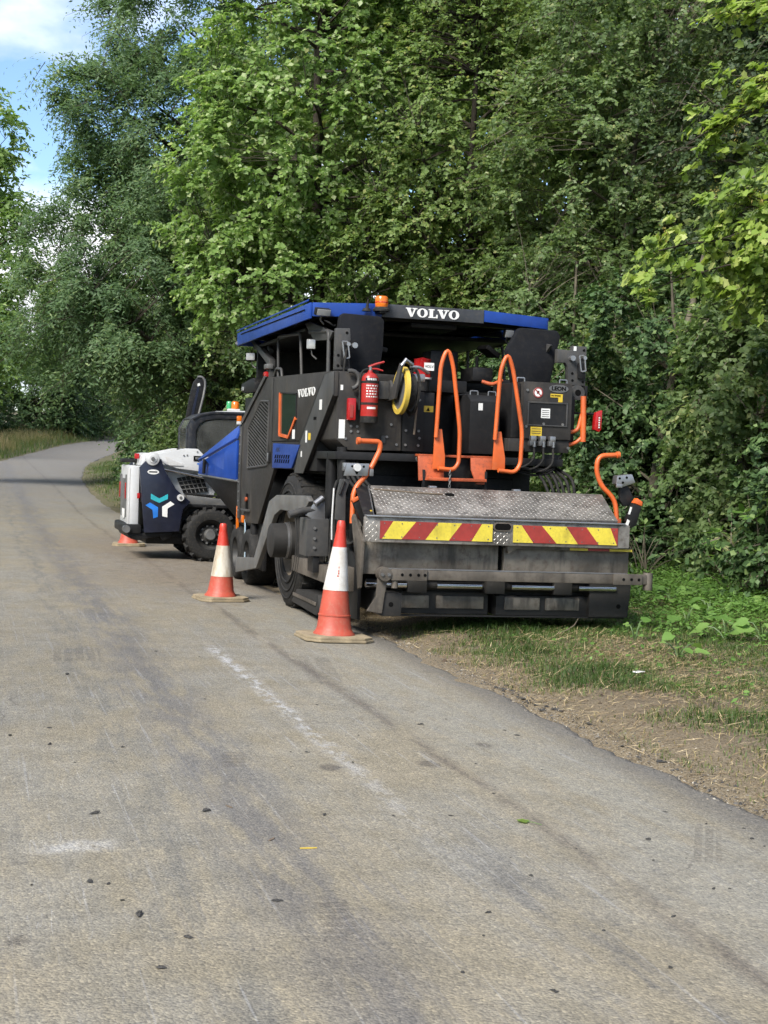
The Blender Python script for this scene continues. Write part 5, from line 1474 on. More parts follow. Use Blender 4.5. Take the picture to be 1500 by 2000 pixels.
# --- step ladder and orange rails
slab('step_plate', 'orange_worn', [(-.385, -2.0, 1.42), (-.13, -2.0, 1.44), (-.13, -1.95, 1.655), (-.385, -1.95, 1.655)], 0.02)
slab('step_plate', 'orange_worn', [(.20, -2.0, 1.40), (.295, -2.0, 1.40), (.295, -1.99, 1.545), (.47, -1.99, 1.545), (.47, -1.95, 1.655), (.15, -1.95, 1.655), (.15, -1.97, 1.54)], 0.02)
B('step_tread', 'orange_worn', -.36, .50, -1.93, -1.79, 1.655, 1.678, 0.004)
B('step_tread', 'orange_worn', -.30, .285, -2.07, -1.93, 1.428, 1.458, 0.006)
B('step_back', 'black_paint', -.30, .30, -1.86, -1.84, 1.36, 1.65, 0.004)
for xx in (-.335, .295): B('step_hanger', 'dark_paint', xx - .012, xx + .012, -2.02, -1.99, 1.34, 1.53, 0.003)
for pts in ([(-.245, 1.92), (-.175, 1.92), (-.135, 1.66), (-.135, 1.54), (-.255, 1.54)], [(.365, 1.92), (.43, 1.92), (.48, 1.66), (.48, 1.55), (.35, 1.55)]):
    PY('rail_fin', 'orange_paint', pts, -2.035, -2.018, 0.003)
for pts in ([(-.24, 1.84), (-.222, 2.54), (-.16, 2.70), (-.095, 2.54), (.005, 1.91), (.005, 1.60), (-.05, 1.535), (-.21, 1.545)],
            [(.36, 1.84), (.385, 2.52), (.45, 2.68), (.515, 2.54), (.645, 1.93), (.64, 1.61), (.58, 1.53), (.40, 1.545)]):
    TB('grab_rail', 'orange_paint', [(x, -2.055 - 0.02 * math.sin(i), z) for i, (x, z) in enumerate(pts)], 0.021, 0.09)
for k in range(6):
    q = MB().lathe([(0.010 + .004 * math.cos(a), .004 * math.sin(a)) for a in np.linspace(0, 2 * math.pi, 6, endpoint=False)], 10, (0, 0, 0), 'Y' if k % 2 else 'X', close=True).build('chain_link', 'dull_metal', PV)
    q.scale = (1, 1, 1.5); q.location = (-.095, -2.08, 1.52 - .028 * k)

# --- operator seats
def seat(poly, yb, name='operator_seat', flip=1):
    s_ = MB().prism(poly, 'Y', yb - 0.06, yb + 0.06).build(name, 'seat_fabric', PV, 0.055)
    xm = sum(p[0] for p in poly) / len(poly)
    B('seat_cushion', 'seat_fabric', xm - .24, xm + .22, yb + .05, yb + .52, 2.36, 2.48, 0.04, s_)
    return s_
s1_ = seat([(-1.05, 3.00), (-1.02, 3.03), (-.64, 3.02), (-.60, 2.98), (-.605, 2.70), (-.64, 2.44), (-1.02, 2.44), (-1.075, 2.78)], -1.35)
s2_ = seat([(.83, 3.0), (1.25, 2.995), (1.29, 2.94), (1.19, 2.44), (.78, 2.44), (.70, 2.77)], -1.35)
slab('armrest', 'black_paint', [(.57, -1.15, 2.79), (.73, -1.10, 2.70), (.73, -0.8, 2.72), (.57, -0.85, 2.80)], 0.05, s2_, 0.012)
slab('armrest', 'black_paint', [(-.60, -1.15, 2.71), (-.48, -1.12, 2.69), (-.48, -.8, 2.71), (-.60, -.85, 2.73)], 0.05, s1_, 0.012)
TB('seat_belt', 'orange_worn', [(.48, -1.30, 2.44), (.58, -1.34, 2.41), (.70, -1.30, 2.46)], 0.02, 0.04)
B('joystick_panel', 'black_paint', .45, .68, -1.1, -.7, 2.45, 2.60, 0.03)
CY('joystick', 'black_paint', (.55, -.95, 2.60), (.54, -.97, 2.72), 0.018)

# --- upright brackets, clamps, rollers
PY('seat_bracket', 'grey_light', [(-1.14, 2.86), (-1.0, 2.865), (-.99, 2.75), (-1.02, 2.72), (-.985, 2.47), (-1.14, 2.46)], -1.60, -1.53, 0.006)
PY('seat_bracket', 'grey_light', [(1.17, 2.79), (1.33, 2.78), (1.335, 2.83), (1.49, 2.83), (1.49, 2.43), (1.30, 2.43), (1.285, 2.62), (1.26, 2.655), (1.17, 2.65)], -1.60, -1.53, 0.006)
for xx, zz in ((1.46, 2.79), (1.46, 2.47), (1.34, 2.55), (1.345, 2.48), (-1.11, 2.50), (-1.03, 2.82), (-1.11, 2.60)):
    CY('bolt_hole', 'black_print', (xx, -1.603, zz), (xx, -1.598, zz), 0.014, n=10)
for sx, xb in ((1, 1.42), (-1, -1.06)):
    CY('pivot_pin', 'bare_metal', (xb - .10 * sx, -1.66, 2.70), (xb - .10 * sx, -1.60, 2.70), 0.028, n=12)
    CY('pivot_pin', 'bare_metal', (xb + .04, -1.64, 2.71), (xb + .04, -1.60, 2.71), 0.02, n=12)
    TB('toggle_clamp', 'bare_metal', [(xb - .02, -1.63, 2.73), (xb + .035, -1.63, 2.73), (xb + .055, -1.63, 2.58), (xb + .005, -1.63, 2.57), (xb - .02, -1.63, 2.73)], 0.010, 0.012, 6)
    B('clamp_block', 'black_paint', xb - .025, xb + .05, -1.625, -1.60, 2.50, 2.66, 0.006)
TB('bracket_hose', 'black_rubber', [(-1.04, -1.64, 2.66), (-1.06, -1.66, 2.52), (-1.07, -1.66, 2.36)], 0.012, 0.05)
B('bracket_label', 'white_print', 1.345, 1.375, -1.6035, -1.601, 2.78, 2.825, 0)
CY('roller', 'grey_light', (1.385, -1.66, 2.355), (1.385, -1.50, 2.355), 0.075, n=24)
CY('roller_bore', 'black_print', (1.385, -1.663, 2.355), (1.385, -1.655, 2.355), 0.032, n=18)
B('roller_guard', 'dark_paint', 1.47, 1.50, -1.64, -1.50, 2.28, 2.43, 0.004)
B('side_rack', 'black_paint', 1.285, 1.36, -1.66, -1.2, 1.84, 2.33, 0.01)
TB('side_grab_rail', 'orange_paint', [(1.43, -1.70, 2.32), (1.435, -1.72, 1.86)], 0.030)
TB('side_grab_rail', 'orange_paint', [(1.42, -1.70, 2.14), (1.38, -1.70, 1.97), (1.28, -1.70, 1.95)], 0.020, 0.06)
TB('side_grab_rail', 'orange_paint', [(1.42, -1.71, 1.90), (1.37, -1.70, 1.85), (1.28, -1.70, 1.82)], 0.020, 0.06)
TB('lamp_arm', 'black_paint', [(1.36, -1.60, 2.15), (1.58, -1.64, 2.15)], 0.012)
PY('tail_lamp', 'red_lens', [(1.575, 2.16), (1.645, 2.19), (1.640, 1.99), (1.615, 1.965), (1.565, 1.99)], -1.70, -1.63, 0.006)
B('lamp_lens', 'red_reflect', 1.600, 1.622, -1.706, -1.7012, 2.0, 2.13, 0)
for k in range(5): B('lamp_facet', 'white_print', 1.603, 1.619, -1.7075, -1.7062, 2.008 + .024 * k, 2.020 + .024 * k, 0)

# --- railing, canopy posts, lamps of the left side
TB('railing', 'grey_light', [(-1.15, 0.98, 2.48), (-1.15, 1.05, 2.98), (-1.15, -.10, 2.92), (-1.15, -.22, 2.46)], 0.017, 0.06)
TB('railing', 'grey_light', [(-1.15, -.55, 2.90), (-1.15, -1.36, 2.85), (-1.15, -1.38, 2.44)], 0.020, 0.06)
TB('railing', 'grey_light', [(1.15, 0.98, 2.48), (1.15, 1.05, 2.98), (1.15, -.10, 2.92), (1.15, -.22, 2.46)], 0.017, 0.06)
PX('canopy_post', 'grey_light', [(1.45, 2.40), (1.45, 2.74), (2.55, 3.06), (2.75, 3.06), (1.62, 2.70), (1.62, 2.40)], -1.16, -1.09, 0.006)
PX('canopy_post', 'grey_light', [(1.45, 2.40), (1.45, 2.74), (2.55, 3.06), (2.75, 3.06), (1.62, 2.70), (1.62, 2.40)], 1.09, 1.16, 0.006)
PX('canopy_brace', 'grey_light', [(-.55, 3.01), (-.30, 3.01), (-.75, 2.80), (-1.40, 2.76), (-1.52, 2.83)], -1.155, -1.125, 0.005)
PX('canopy_brace', 'grey_light', [(-.55, 3.01), (-.30, 3.01), (-.75, 2.80), (-1.40, 2.76), (-1.52, 2.83)], 1.125, 1.155, 0.005)
TB('gas_strut', 'grey_light', [(-1.05, 2.2, 3.0), (-1.08, 1.75, 2.86)], 0.03)
B('post_lamp', 'dull_metal', -1.20, -1.12, 1.42, 1.60, 2.63, 2.69, 0.01)
B('post_light', 'red_lens', -1.20, -1.14, 1.50, 1.62, 2.54, 2.60, 0.008)
TB('grab_hook', 'grey_light', [(-1.17, 1.10, 2.53), (-1.17, 1.0, 2.61), (-1.17, .72, 2.59), (-1.17, .68, 2.50)], 0.016, 0.05)
def lamp(name, c, w, h, d, tilt, yaw):
    o = MB().box(-w / 2, w / 2, 0, d, -h / 2, h / 2).build(name, 'black_paint', PV, 0.012)
    MB().box(-w * .45, w * .45, -0.008, 0.0, -h * .42, h * .42).build('lamp_glass', 'lamp_glass', o, 0.004)
    TB('lamp_bracket', 'dull_metal', [(0, d * .6, -h / 2), (0, d * .9, -h / 2 - .05), (0.05, d, -h / 2 - .09)], 0.008, 0.02, 6, o)
    o.location = c
    o.rotation_euler = (tilt, 0, yaw)
    return o
lamp('work_light', (-1.20, -1.32, 3.03), .16, .075, .06, R(18), R(12))
lamp('work_light', (-1.19, -0.78, 2.76), .10, .11, .05, R(0), R(-25))
lamp('work_light', (-1.21, 2.40, 2.83), .13, .10, .06, R(0), R(-35))
lamp('work_light', (0.80, -1.20, 2.95), .10, .09, .06, R(20), R(5))
# --- canopy
RZ = lambda x, y: 3.165 - 0.030 * (x / 1.27) ** 2 + 0.010 * (y + 1.2) / 4
rf = MB()
nx_, ny_ = 8, 4
gx = np.linspace(-1.26, 1.19, nx_ + 1); gy = np.linspace(-1.18, 2.80, ny_ + 1)
for top in (0, -0.035):
    for y in gy:
        for x in gx: rf.v.append((x, y, RZ(x, y) + top - 0.004))
N0 = (nx_ + 1) * (ny_ + 1)
for j in range(ny_):
    for i in range(nx_):
        a = j * (nx_ + 1) + i
        rf.f += [(a, a + 1, a + nx_ + 2, a + nx_ + 1), (a + N0, a + nx_ + 1 + N0, a + nx_ + 2 + N0, a + 1 + N0)]
for i in range(nx_):
    for a, b in ((i, i + 1), (ny_ * (nx_ + 1) + i + 1, ny_ * (nx_ + 1) + i)): rf.f.append((a, a + N0, b + N0, b))
for j in range(ny_):
    for a, b in (((j + 1) * (nx_ + 1), j * (nx_ + 1)), (j * (nx_ + 1) + nx_, (j + 1) * (nx_ + 1) + nx_)): rf.f.append((a, a + N0, b + N0, b))
roof = rf.build('canopy_roof', 'blue_paint', PV, smooth=40)
def skirt(name, mat, x0, y0, x1, y1, h, parent=PV, out=0.022, lift=0.0):
    z0, z1 = RZ(x0, y0) + lift, RZ(x1, y1) + lift
    return slab(name, mat, [(x0, y0, z0 - h), (x1, y1, z1 - h), (x1, y1, z1), (x0, y0, z0)], out, parent, 0.003)
skirt('canopy_skirt', 'blue_paint', -1.285, -1.19, -.60, -1.275, .135)
rp = skirt('name_panel', 'slate_panel', -.598, -1.276, .478, -1.276, .132, out=0.024)
skirt('canopy_skirt', 'blue_paint', .48, -1.275, 1.215, -1.17, .115)
ls = skirt('canopy_skirt', 'blue_paint', -1.287, 2.82, -1.287, -1.19, .155)
skirt('canopy_skirt', 'blue_paint', 1.217, -1.17, 1.217, 2.82, .155)
skirt('canopy_skirt', 'blue_paint', 1.217, 2.825, -1.287, 2.825, .155)
ln_ = Vector((0, 1, 0))
slab('skirt_groove', 'black_print', [(-1.3115, 2.55, 3.105), (-1.3115, -.98, 3.075), (-1.3115, -.98, 3.087), (-1.3115, 2.55, 3.117)], 0.003, ls, 0)
slab('skirt_lip', 'blue_paint', [(-1.312, 2.80, 3.165), (-1.312, -1.15, 3.152), (-1.312, -1.15, 3.168), (-1.312, 2.80, 3.18)], 0.01, ls, 0.002)
CY('corner_cap', 'bare_metal', (-1.32, 2.80, 3.02), (-1.28, 2.83, 3.02), 0.022, n=10)
slab_volvo('name_lettering', 0.565, 0.088, Matrix.Translation((-.355, -1.3012, 3.048)) @ Matrix.Rotation(R(90), 4, 'X'), 'white_print', rp)
for yy in (-0.9, 0.1, 1.2, 2.3):
    B('canopy_beam', 'dark_paint', -1.2, 1.2, yy - .05, yy + .05, 3.03, 3.10, 0.004)
for xx in (-1.0, -.35, .35, 1.0):
    B('canopy_rib', 'dark_paint', xx - .03, xx + .03, -1.1, 2.75, 3.06, 3.11, 0.003)
B('headliner', 'black_paint', -1.15, 1.15, -.3, 2.6, 2.93, 2.975, 0.02)
B('roof_fan', 'dark_paint', -.2, .3, -1.0, -.55, 2.97, 3.025, 0.02)
B('front_frame', 'black_paint', -1.1, 1.1, 2.5, 2.6, 2.5, 2.95, 0.02)
bk = MB().lathe([(0.001, 0.03), (0.060, 0.03), (0.066, 0.055), (0.064, 0.12), (0.055, 0.137), (0.001, 0.14)], 22, (0, 0, 0), 'Z').build('beacon', 'amber_lens', PV)
bk.location = (-.625, -1.36, 3.085)
MB().lathe([(0.001, -.012), (0.085, -.012), (0.085, 0.008), (0.066, 0.030), (0.001, 0.030)], 22, (0, 0, 0), 'Z').build('beacon_base', 'black_rubber', bk)
MB().lathe([(0.0662, 0.07), (0.0675, 0.075), (0.0662, 0.08)], 22, (0, 0, 0), 'Z').build('beacon_ridge', 'red_lens', bk)
B('beacon_arm', 'black_paint', -.66, -.59, -1.42, -1.30, 3.05, 3.07, 0.004)
CY('antenna_stub', 'black_rubber', (-.765, -1.33, 3.08), (-.755, -1.33, 3.19), 0.02, 0.008, 10)
CY('antenna_foot', 'black_rubber', (-.77, -1.33, 3.07), (-.77, -1.33, 3.10), 0.045, 0.03, 12)
TB('lamp_cable', 'black_rubber', [(-1.18, -1.28, 2.96), (-1.12, -1.30, 2.93), (-1.08, -1.28, 2.90), (-1.05, -1.2, 2.93)], 0.008, 0.04, 6)

# --- screed at the rear
def TZ(x): return -0.010 * x        # it hangs a touch lower on the right
def skew(o):
    me = o.data
    for v in me.vertices: v.co.z += TZ(v.co.x)
    return o
skew(B('screed_board', 'aluminium_tread', -1.16, 1.385, -2.93, -2.885, .875, 1.095, 0.006))
skew(slab('footboard', 'aluminium_tread', [(-1.04, -2.875, 1.112), (1.290, -2.875, 1.112), (1.355, -2.37, 1.345), (-.96, -2.37, 1.345)], 0.02, PV, 0.003))
skew(B('footboard_lip', 'bare_metal', -1.15, 1.33, -2.955, -2.872, 1.097, 1.112, 0.003))
skew(B('footboard_top', 'bare_metal', -.96, 1.355, -2.372, -2.28, 1.333, 1.350, 0.003))
for x0, x1, xt in ((-1.055, -1.042, -.962), (1.292, 1.305, 1.357)):
    skew(slab('footboard_cheek', 'bare_metal', [(x0, -2.88, 1.10), (xt, -2.33, 1.36), (xt, -2.30, 1.20), (x0, -2.60, 1.0)], 0.012, PV, 0.002))
skew(slab('cheek_gap', 'black_paint', [(-1.05, -2.86, 1.10), (-.985, -2.34, 1.34), (-1.10, -2.34, 1.34), (-1.15, -2.86, 1.10)], 0.01, PV, 0))
B('sticker', 'yellow_print', -1.075, -1.058, -2.80, -2.70, 1.10, 1.16, 0)
# raised lugs of the tread plate
def lug_sheet(name, x0, x1, org, uax, vax, nrm, vlen, step):
    vs_, fs_ = [], []
    nu = int((x1 - x0) / step); nv = int(vlen / step)
    k = 0
    for i in range(nu):
        for j in range(nv):
            cu, cv = x0 + (i + .5) * step, (j + .5) * step
            s2 = 0.7071
            a = (s2, s2) if (i + j) % 2 else (s2, -s2)
            b = (-a[1], a[0])
            hl, hw, hh = step * .52, step * .11, 0.0028
            pts = [(-hl, 0, 0), (0, -hw, 0), (hl, 0, 0), (0, hw, 0), (0, 0, hh)]
            for u, w, h_ in pts:
                uu = cu + a[0] * u + b[0] * w; vv = cv + a[1] * u + b[1] * w
                p = Vector(org) + Vector(uax) * uu + Vector(vax) * vv + Vector(nrm) * h_
                vs_.append((p.x, p.y, p.z + TZ(p.x)))
            fs_ += [(k, k + 1, k + 4), (k + 1, k + 2, k + 4), (k + 2, k + 3, k + 4), (k + 3, k, k + 4)]
            k += 5
    me = bpy.data.meshes.new(name)
    me.from_pydata(vs_, [], fs_)
    me.materials.append(MATS['lug_metal'])
    return tag(link_mesh(name, me, PV), kind='stuff')
vv = Vector((0, .505, .233)); vl = vv.length; vv.normalize()
nn_ = Vector((0, -.233, .505)).normalized()
# the slab lies on one side of its outline; put the lugs on the outer face
lug_sheet('tread_pattern', -1.00, 1.27, Vector((0, -2.868, 1.1155)) + nn_ * 0.019, (1, 0, 0), vv, nn_, vl - .02, 0.036)
lug_sheet('tread_pattern', .045, .215, Vector((0, -2.9302, .885)), (1, 0, 0), (0, 0, 1), (0, -1, 0), .13, 0.030)
lug_sheet('tread_pattern', -1.155, -1.03, Vector((0, -2.9302, .885)), (1, 0, 0), (0, 0, 1), (0, -1, 0), .20, 0.030)
# hand slots
def stadium(cx, cz, w, h, n=8):
    r = h / 2
    return [(cx - w / 2 + r + r * math.cos(a), cz + r * math.sin(a)) for a in np.linspace(math.pi / 2, 1.5 * math.pi, n)] + \
           [(cx + w / 2 - r + r * math.cos(a), cz + r * math.sin(a)) for a in np.linspace(-math.pi / 2, math.pi / 2, n)]
skew(PY('slot_rim', 'bar_steel', stadium(.128, 1.045, .185, .085), -2.945, -2.931, 0.004))
skew(PY('hand_slot', 'black_print', stadium(.128, 1.045, .155, .058), -2.9465, -2.9452, 0))
M_s = Matrix.Translation(Vector((-.25, -2.60, 1.239 + .0025)) + nn_ * 0.0205)
q = skew(MB().prism(stadium(0, 0, .09, .05), 'Y', -0.004, 0.0).xf(Matrix.Translation(Vector((-.24, -2.50, 1.285)) + nn_ * 0.024) @ Matrix.Rotation(R(-65), 4, 'X')).build('hand_slot', 'black_print', PV, smooth=0))
for xx in (-.34, .50):
    skew(B('hinge', 'bare_metal', xx - .035, xx + .035, -2.33, -2.27, 1.351, 1.378, 0.004))
TB('pull_rod', 'soil_stick', [(-.95, -2.46, 1.34), (-.55, -2.50, 1.318), (-.31, -2.52, 1.312)], 0.008, n=6)
# hazard boards: every stripe a piece
def hazard(x0, x1, tops, bots, cols, z0=.905, z1=1.066):
    hb = skew(B('hazard_board', 'dull_metal', x0, x1, -2.936, -2.9312, z0, z1, 0))
    tp, bt = [x0] + tops + [x1], [x0] + bots + [x1]
    for i, c in enumerate(cols):
        poly = [(bt[i], z0 + .002), (bt[i + 1], z0 + .002), (tp[i + 1], z1 - .002), (tp[i], z1 - .002)]
        skew(MB().prism(poly, 'Y', -2.9385, -2.9362).build('stripe', 'yellow_reflect' if c == 'y' else 'red_reflect', hb, smooth=0))
    for k in range(7):
        xx = x0 + .04 + (x1 - x0 - .08) * k / 6
        for zz in (z0 + .022, z1 - .022):
            skew(CY('rivet', 'dull_metal', (xx, -2.9405, zz), (xx, -2.9384, zz), .0065, n=6, parent=hb))
hazard(-1.02, .033, [-.90, -.69, -.48, -.26, -.07], [-1.0, -.82, -.60, -.38, -.165], 'ryryry')
hazard(.232, 1.268, [.31, .51, .75, .95, 1.19], [.43, .66, .87, 1.08, 1.262], 'yryryr')
# lower plates, bar, rods, shoes
skew(B('screed_plate', 'screed_steel', -1.125, .165, -2.76, -2.71, .58, .874, 0.006))
skew(B('screed_plate', 'screed_steel', .205, 1.455, -2.80, -2.75, .60, .850, 0.006))
skew(PY('plate_flange', 'screed_steel', [(.22, .80), (.30, .845), (1.455, .845), (1.455, .872), (.205, .872)], -2.87, -2.80, 0.003))
hs = skew(B('hazard_strip', 'red_reflect', .82, 1.45, -2.876, -2.871, .845, .868, 0))
for a, b in ((.82, 1.0), (1.22, 1.45)): skew(B('stripe', 'yellow_reflect', a, b, -2.8785, -2.8765, .846, .867, 0, hs))
skew(B('plate_gap', 'black_print', .166, .204, -2.735, -2.70, .40, .87, 0))
skew(B('tow_bar', 'bar_steel', -1.03, 1.55, -3.01, -2.93, .555, .645, 0.008))
skew(B('bar_top', 'bare_metal', -.98, 1.35, -3.012, -2.928, .6455, .651, 0.002))
skew(B('bar_plate', 'bar_steel', -.93, -.60, -3.030, -3.0115, .550, .650, 0.004))
skew(B('bar_plate', 'bar_steel', 1.20, 1.49, -3.030, -3.0115, .550, .650, 0.004))
for xx in (-.83, -.755, -.68, -.62, 1.30, 1.38, 1.455): skew(CY('bolt_hole', 'black_print', (xx, -3.0325, .60), (xx, -3.029, .60), .014, n=10))
skew(CY('bar_end', 'bar_steel', (1.575, -2.97, .50), (1.575, -2.97, .66), 0.045, n=14, bevel=0.006))
skew(CY('bar_pivot', 'bar_steel', (-.985, -3.04, .60), (-.985, -2.92, .60), 0.062, n=16, bevel=0.008))
for xx in (-1.015, -.955): skew(CY('bolt', 'dull_metal', (xx, -3.052, .60), (xx, -3.04, .60), .016, n=8))
skew(CY('bar_pivot', 'bar_steel', (-.885, -2.99, .48), (-.885, -2.99, .60), 0.030, n=12))
skew(PY('end_leg', 'bar_steel', [(-1.03, .575), (-.94, .56), (-.965, .42), (-.985, .25), (-1.12, .27), (-1.04, .40)], -2.97, -2.93, 0.006))
skew(B('end_shoe', 'tar_black', -.985, -.80, -2.95, -2.2, .225, .43, 0.012))
skew(CY('bolt_hole', 'black_print', (-.90, -2.953, .33), (-.90, -2.949, .33), .022, n=12))
for a, b in ((-1.08, -.70), (-.41, .02), (.31, .73), (.98, 1.36)):
    skew(CY('guide_rod', 'chrome', (a, -2.74, .485), (b, -2.74, .485), 0.027, n=16))
skew(CY('guide_tube', 'tar_black', (-1.05, -2.66, .485), (1.45, -2.66, .485), 0.045, n=16))
for xx in (-.60, .15, .82): skew(B('rod_block', 'tar_black', xx - .09, xx + .09, -2.77, -2.62, .42, .56, 0.01))
skew(B('screed_base', 'tar_black', -.80, .13, -2.64, -1.95, .215, .42, 0.012))
skew(B('screed_base', 'tar_black', .19, 1.15, -2.68, -1.95, .215, .40, 0.012))
skew(PY('end_gate', 'tar_black', [(1.10, .215), (1.50, .215), (1.525, .50), (1.525, .60), (1.10, .56)], -2.74, -2.05, 0.012))
skew(CY('bolt_hole', 'black_print', (1.40, -2.743, .32), (1.40, -2.739, .32), .022, n=12))
skew(B('base_recess', 'black_paint', -.80, 1.3, -2.60, -2.0, .40, .60, 0.005))
for a, b in ((-.74, -.45), (-.38, .08), (.27, .62), (.68, 1.02)): skew(B('base_face', 'screed_steel', a, b, -2.655 - (.04 if a > .15 else 0), -2.60, .27, .385, 0.006))
skew(B('wear_strip', 'tar_black', -.80, 1.48, -2.70, -2.64, .200, .214, 0.003))
skew(B('screed_box', 'screed_steel', -1.05, 1.30, -2.70, -2.30, .62, 1.05, 0.01))
skew(B('screed_frame', 'black_paint', -1.05, 1.30, -2.29, -2.0, .45, 1.15, 0.01))
B('side_arm', 'bar_steel', -1.22, -1.06, -2.45, -1.95, .40, .62, 0.01)
skew(PX('end_plate', 'bar_steel', [(-2.85, .88), (-2.80, .46), (-2.74, .44), (-2.68, .60), (-2.45, 1.06), (-2.50, 1.10)], -1.155, -1.128, 0.004))
PX('end_plate', 'dark_paint', [(-2.6, .16), (-2.6, .62), (-2.1, .85), (-1.8, .62), (-1.9, .14)], -1.11, -1.08, 0.006)
# left and right control stands with orange handles
TB('step_handle', 'orange_paint', [(-1.07, -2.30, 1.775), (-.86, -2.30, 1.775), (-.86, -2.30, 1.70), (-.97, -2.32, 1.48), (-1.12, -2.36, 1.33), (-1.13, -2.40, 1.02)], 0.024, 0.10)
CY('handle_cap', 'orange_paint', (-1.085, -2.30, 1.775), (-1.055, -2.30, 1.775), 0.034, n=12)
PY('gauge_plate', 'bare_metal', [(-1.19, 1.565), (-.975, 1.57), (-.99, 1.455), (-1.215, 1.45)], -2.37, -2.345, 0.006)
for xx, zz in ((-1.14, 1.54), (-1.03, 1.54)): CY('bolt_hole', 'black_print', (xx, -2.373, zz), (xx, -2.369, zz), .011, n=10)
PY('plate_notch', 'black_print', [(-1.115, 1.50), (-1.075, 1.50), (-1.085, 1.475), (-1.095, 1.465), (-1.105, 1.475)], -2.3725, -2.3702, 0)
CY('plate_bulb', 'white_paint', (-1.095, -2.40, 1.53), (-1.095, -2.37, 1.53), 0.035, n=16)
B('clamp_wing', 'dull_metal', -.97, -.93, -2.36, -2.33, 1.455, 1.52, 0.008)
PY('stand_arm', 'grey_light', [(-1.235, 1.42), (-1.14, 1.42), (-1.18, 1.29), (-1.175, 1.03), (-1.27, 1.05), (-1.265, 1.27)], -2.33, -2.29, 0.006)
TB('stand_link', 'dark_paint', [(-1.20, -2.34, 1.40), (-1.24, -2.34, 1.28)], 0.014)
slab('control_handset', 'dark_paint', [(-1.16, -2.47, 1.21), (-1.10, -2.47, 1.245), (-1.01, -2.47, 1.07), (-1.04, -2.47, 0.985), (-1.10, -2.47, 1.08)], -0.06, PV, 0.008)
slab('handset_cap', 'orange_paint', [(-1.175, -2.472, 1.235), (-1.105, -2.472, 1.275), (-1.10, -2.472, 1.247), (-1.16, -2.472, 1.212)], -0.065, PV, 0.004)
for k in range(3):
    TB('control_cable', 'black_rubber', [(-1.04, -2.45, 1.0), (-1.02 - .03 * k, -2.42, .88), (-1.12 - .02 * k, -2.32, .80), (-1.16 - .03 * k, -2.15, 1.0 + .1 * k)], 0.012, 0.10, 8)
TB('control_cable', 'black_rubber', [(-1.20, -2.25, 1.05), (-1.22, -2.2, .75), (-1.18, -2.2, .50)], 0.016, 0.1, 8)
TB('control_cable', 'white_paint', [(-1.235, -2.10, 1.33), (-1.25, -2.12, 1.02), (-1.24, -2.1, .85)], 0.009, 0.1, 8)
TB('step_handle', 'orange_paint', [(1.545, -2.30, 1.735), (1.34, -2.30, 1.72), (1.32, -2.30, 1.58), (1.38, -2.30, 1.43), (1.53, -2.32, 1.30), (1.55, -2.34, 1.02)], 0.024, 0.12)
CY('handle_cap', 'orange_paint', (1.53, -2.30, 1.735), (1.56, -2.30, 1.736), 0.034, n=12)
PY('gauge_plate', 'bare_metal', [(1.49, 1.455), (1.50, 1.535), (1.66, 1.555), (1.70, 1.47), (1.56, 1.425)], -2.40, -2.30, 0.012)
B('plate_bracket', 'bare_metal', 1.485, 1.55, -2.42, -2.401, 1.42, 1.455, 0.004)
for xx, zz in ((1.525, 1.51), (1.56, 1.47), (1.60, 1.52)): CY('bolt_hole', 'black_print', (xx, -2.404, zz), (xx, -2.399, zz), .012, n=10)
PY('stand_arm', 'dark_paint', [(1.55, 1.43), (1.64, 1.44), (1.70, 1.33), (1.70, 1.25), (1.60, 1.24), (1.56, 1.30)], -2.36, -2.32, 0.006)
PY('control_handset', 'dark_paint', [(1.59, 1.10), (1.66, 1.275), (1.75, 1.245), (1.70, 1.06), (1.64, 1.03)], -2.45, -2.38, 0.010)
PY('handset_cap', 'orange_paint', [(1.665, 1.277), (1.70, 1.325), (1.755, 1.29), (1.752, 1.247)], -2.452, -2.378, 0.006)
PY('handset_label', 'white_print', [(1.605, 1.17), (1.625, 1.24), (1.645, 1.235), (1.625, 1.165)], -2.4525, -2.4502, 0)
PY('handset_label', 'white_print', [(1.58, 1.07), (1.60, 1.12), (1.625, 1.105), (1.61, 1.055)], -2.4525, -2.4502, 0)
skew(B('board_end', 'aluminium_tread', 1.272, 1.385, -2.939, -2.931, .885, 1.09, 0))
B('handle_socket', 'orange_worn', 1.525, 1.575, -2.37, -2.31, .98, 1.12, 0.006)
B('screed_side', 'dark_paint', 1.32, 1.50, -2.6, -2.1, .60, 1.05, 0.01)

# --- fire extinguisher (can be lifted off its bracket)
FE = empty('fire_extinguisher', f2w(-.855, -1.855, 1.955), PSI)
tag(FE, 'red powder fire extinguisher with black foot hanging on the rear of the paver', 'extinguisher')
ex = MB().lathe([(0.001, .05), (.080, .05), (.083, .07), (.083, .40), (.078, .435), (.055, .465), (.025, .48), (.022, .50), (.001, .50)], 28).build('cylinder', 'red_paint', FE)
MB().lathe([(.001, 0), (.084, 0), (.0855, .01), (.0855, .06), (.0835, .062), (.001, .062)], 28).build('foot_ring', 'black_rubber', FE)
for zz in (.17, .375): MB().lathe([(.0832, zz), (.0855, zz), (.0855, zz + .022), (.0832, zz + .022)], 28, close=True).build('strap', 'black_rubber', FE)
def band(z0, z1, a0, a1, r, mat, name):
    m = MB()
    n = 8
    for zz in (z0, z1):
        for k in range(n + 1):
            a = R(a0 + (a1 - a0) * k / n); m.v.append((r * math.cos(a), r * math.sin(a), zz))
    m.f = [(k, k + 1, k + n + 2, k + n + 1) for k in range(n)]
    return m.build(name, mat, FE)
band(.398, .425, 225, 315, .0835, 'navy_paint', 'label_band')
for k in range(6): band(.402, .421, 238 + k * 11, 246 + k * 11, .0842, 'white_print', 'label_letter')
rg = random.Random(4)
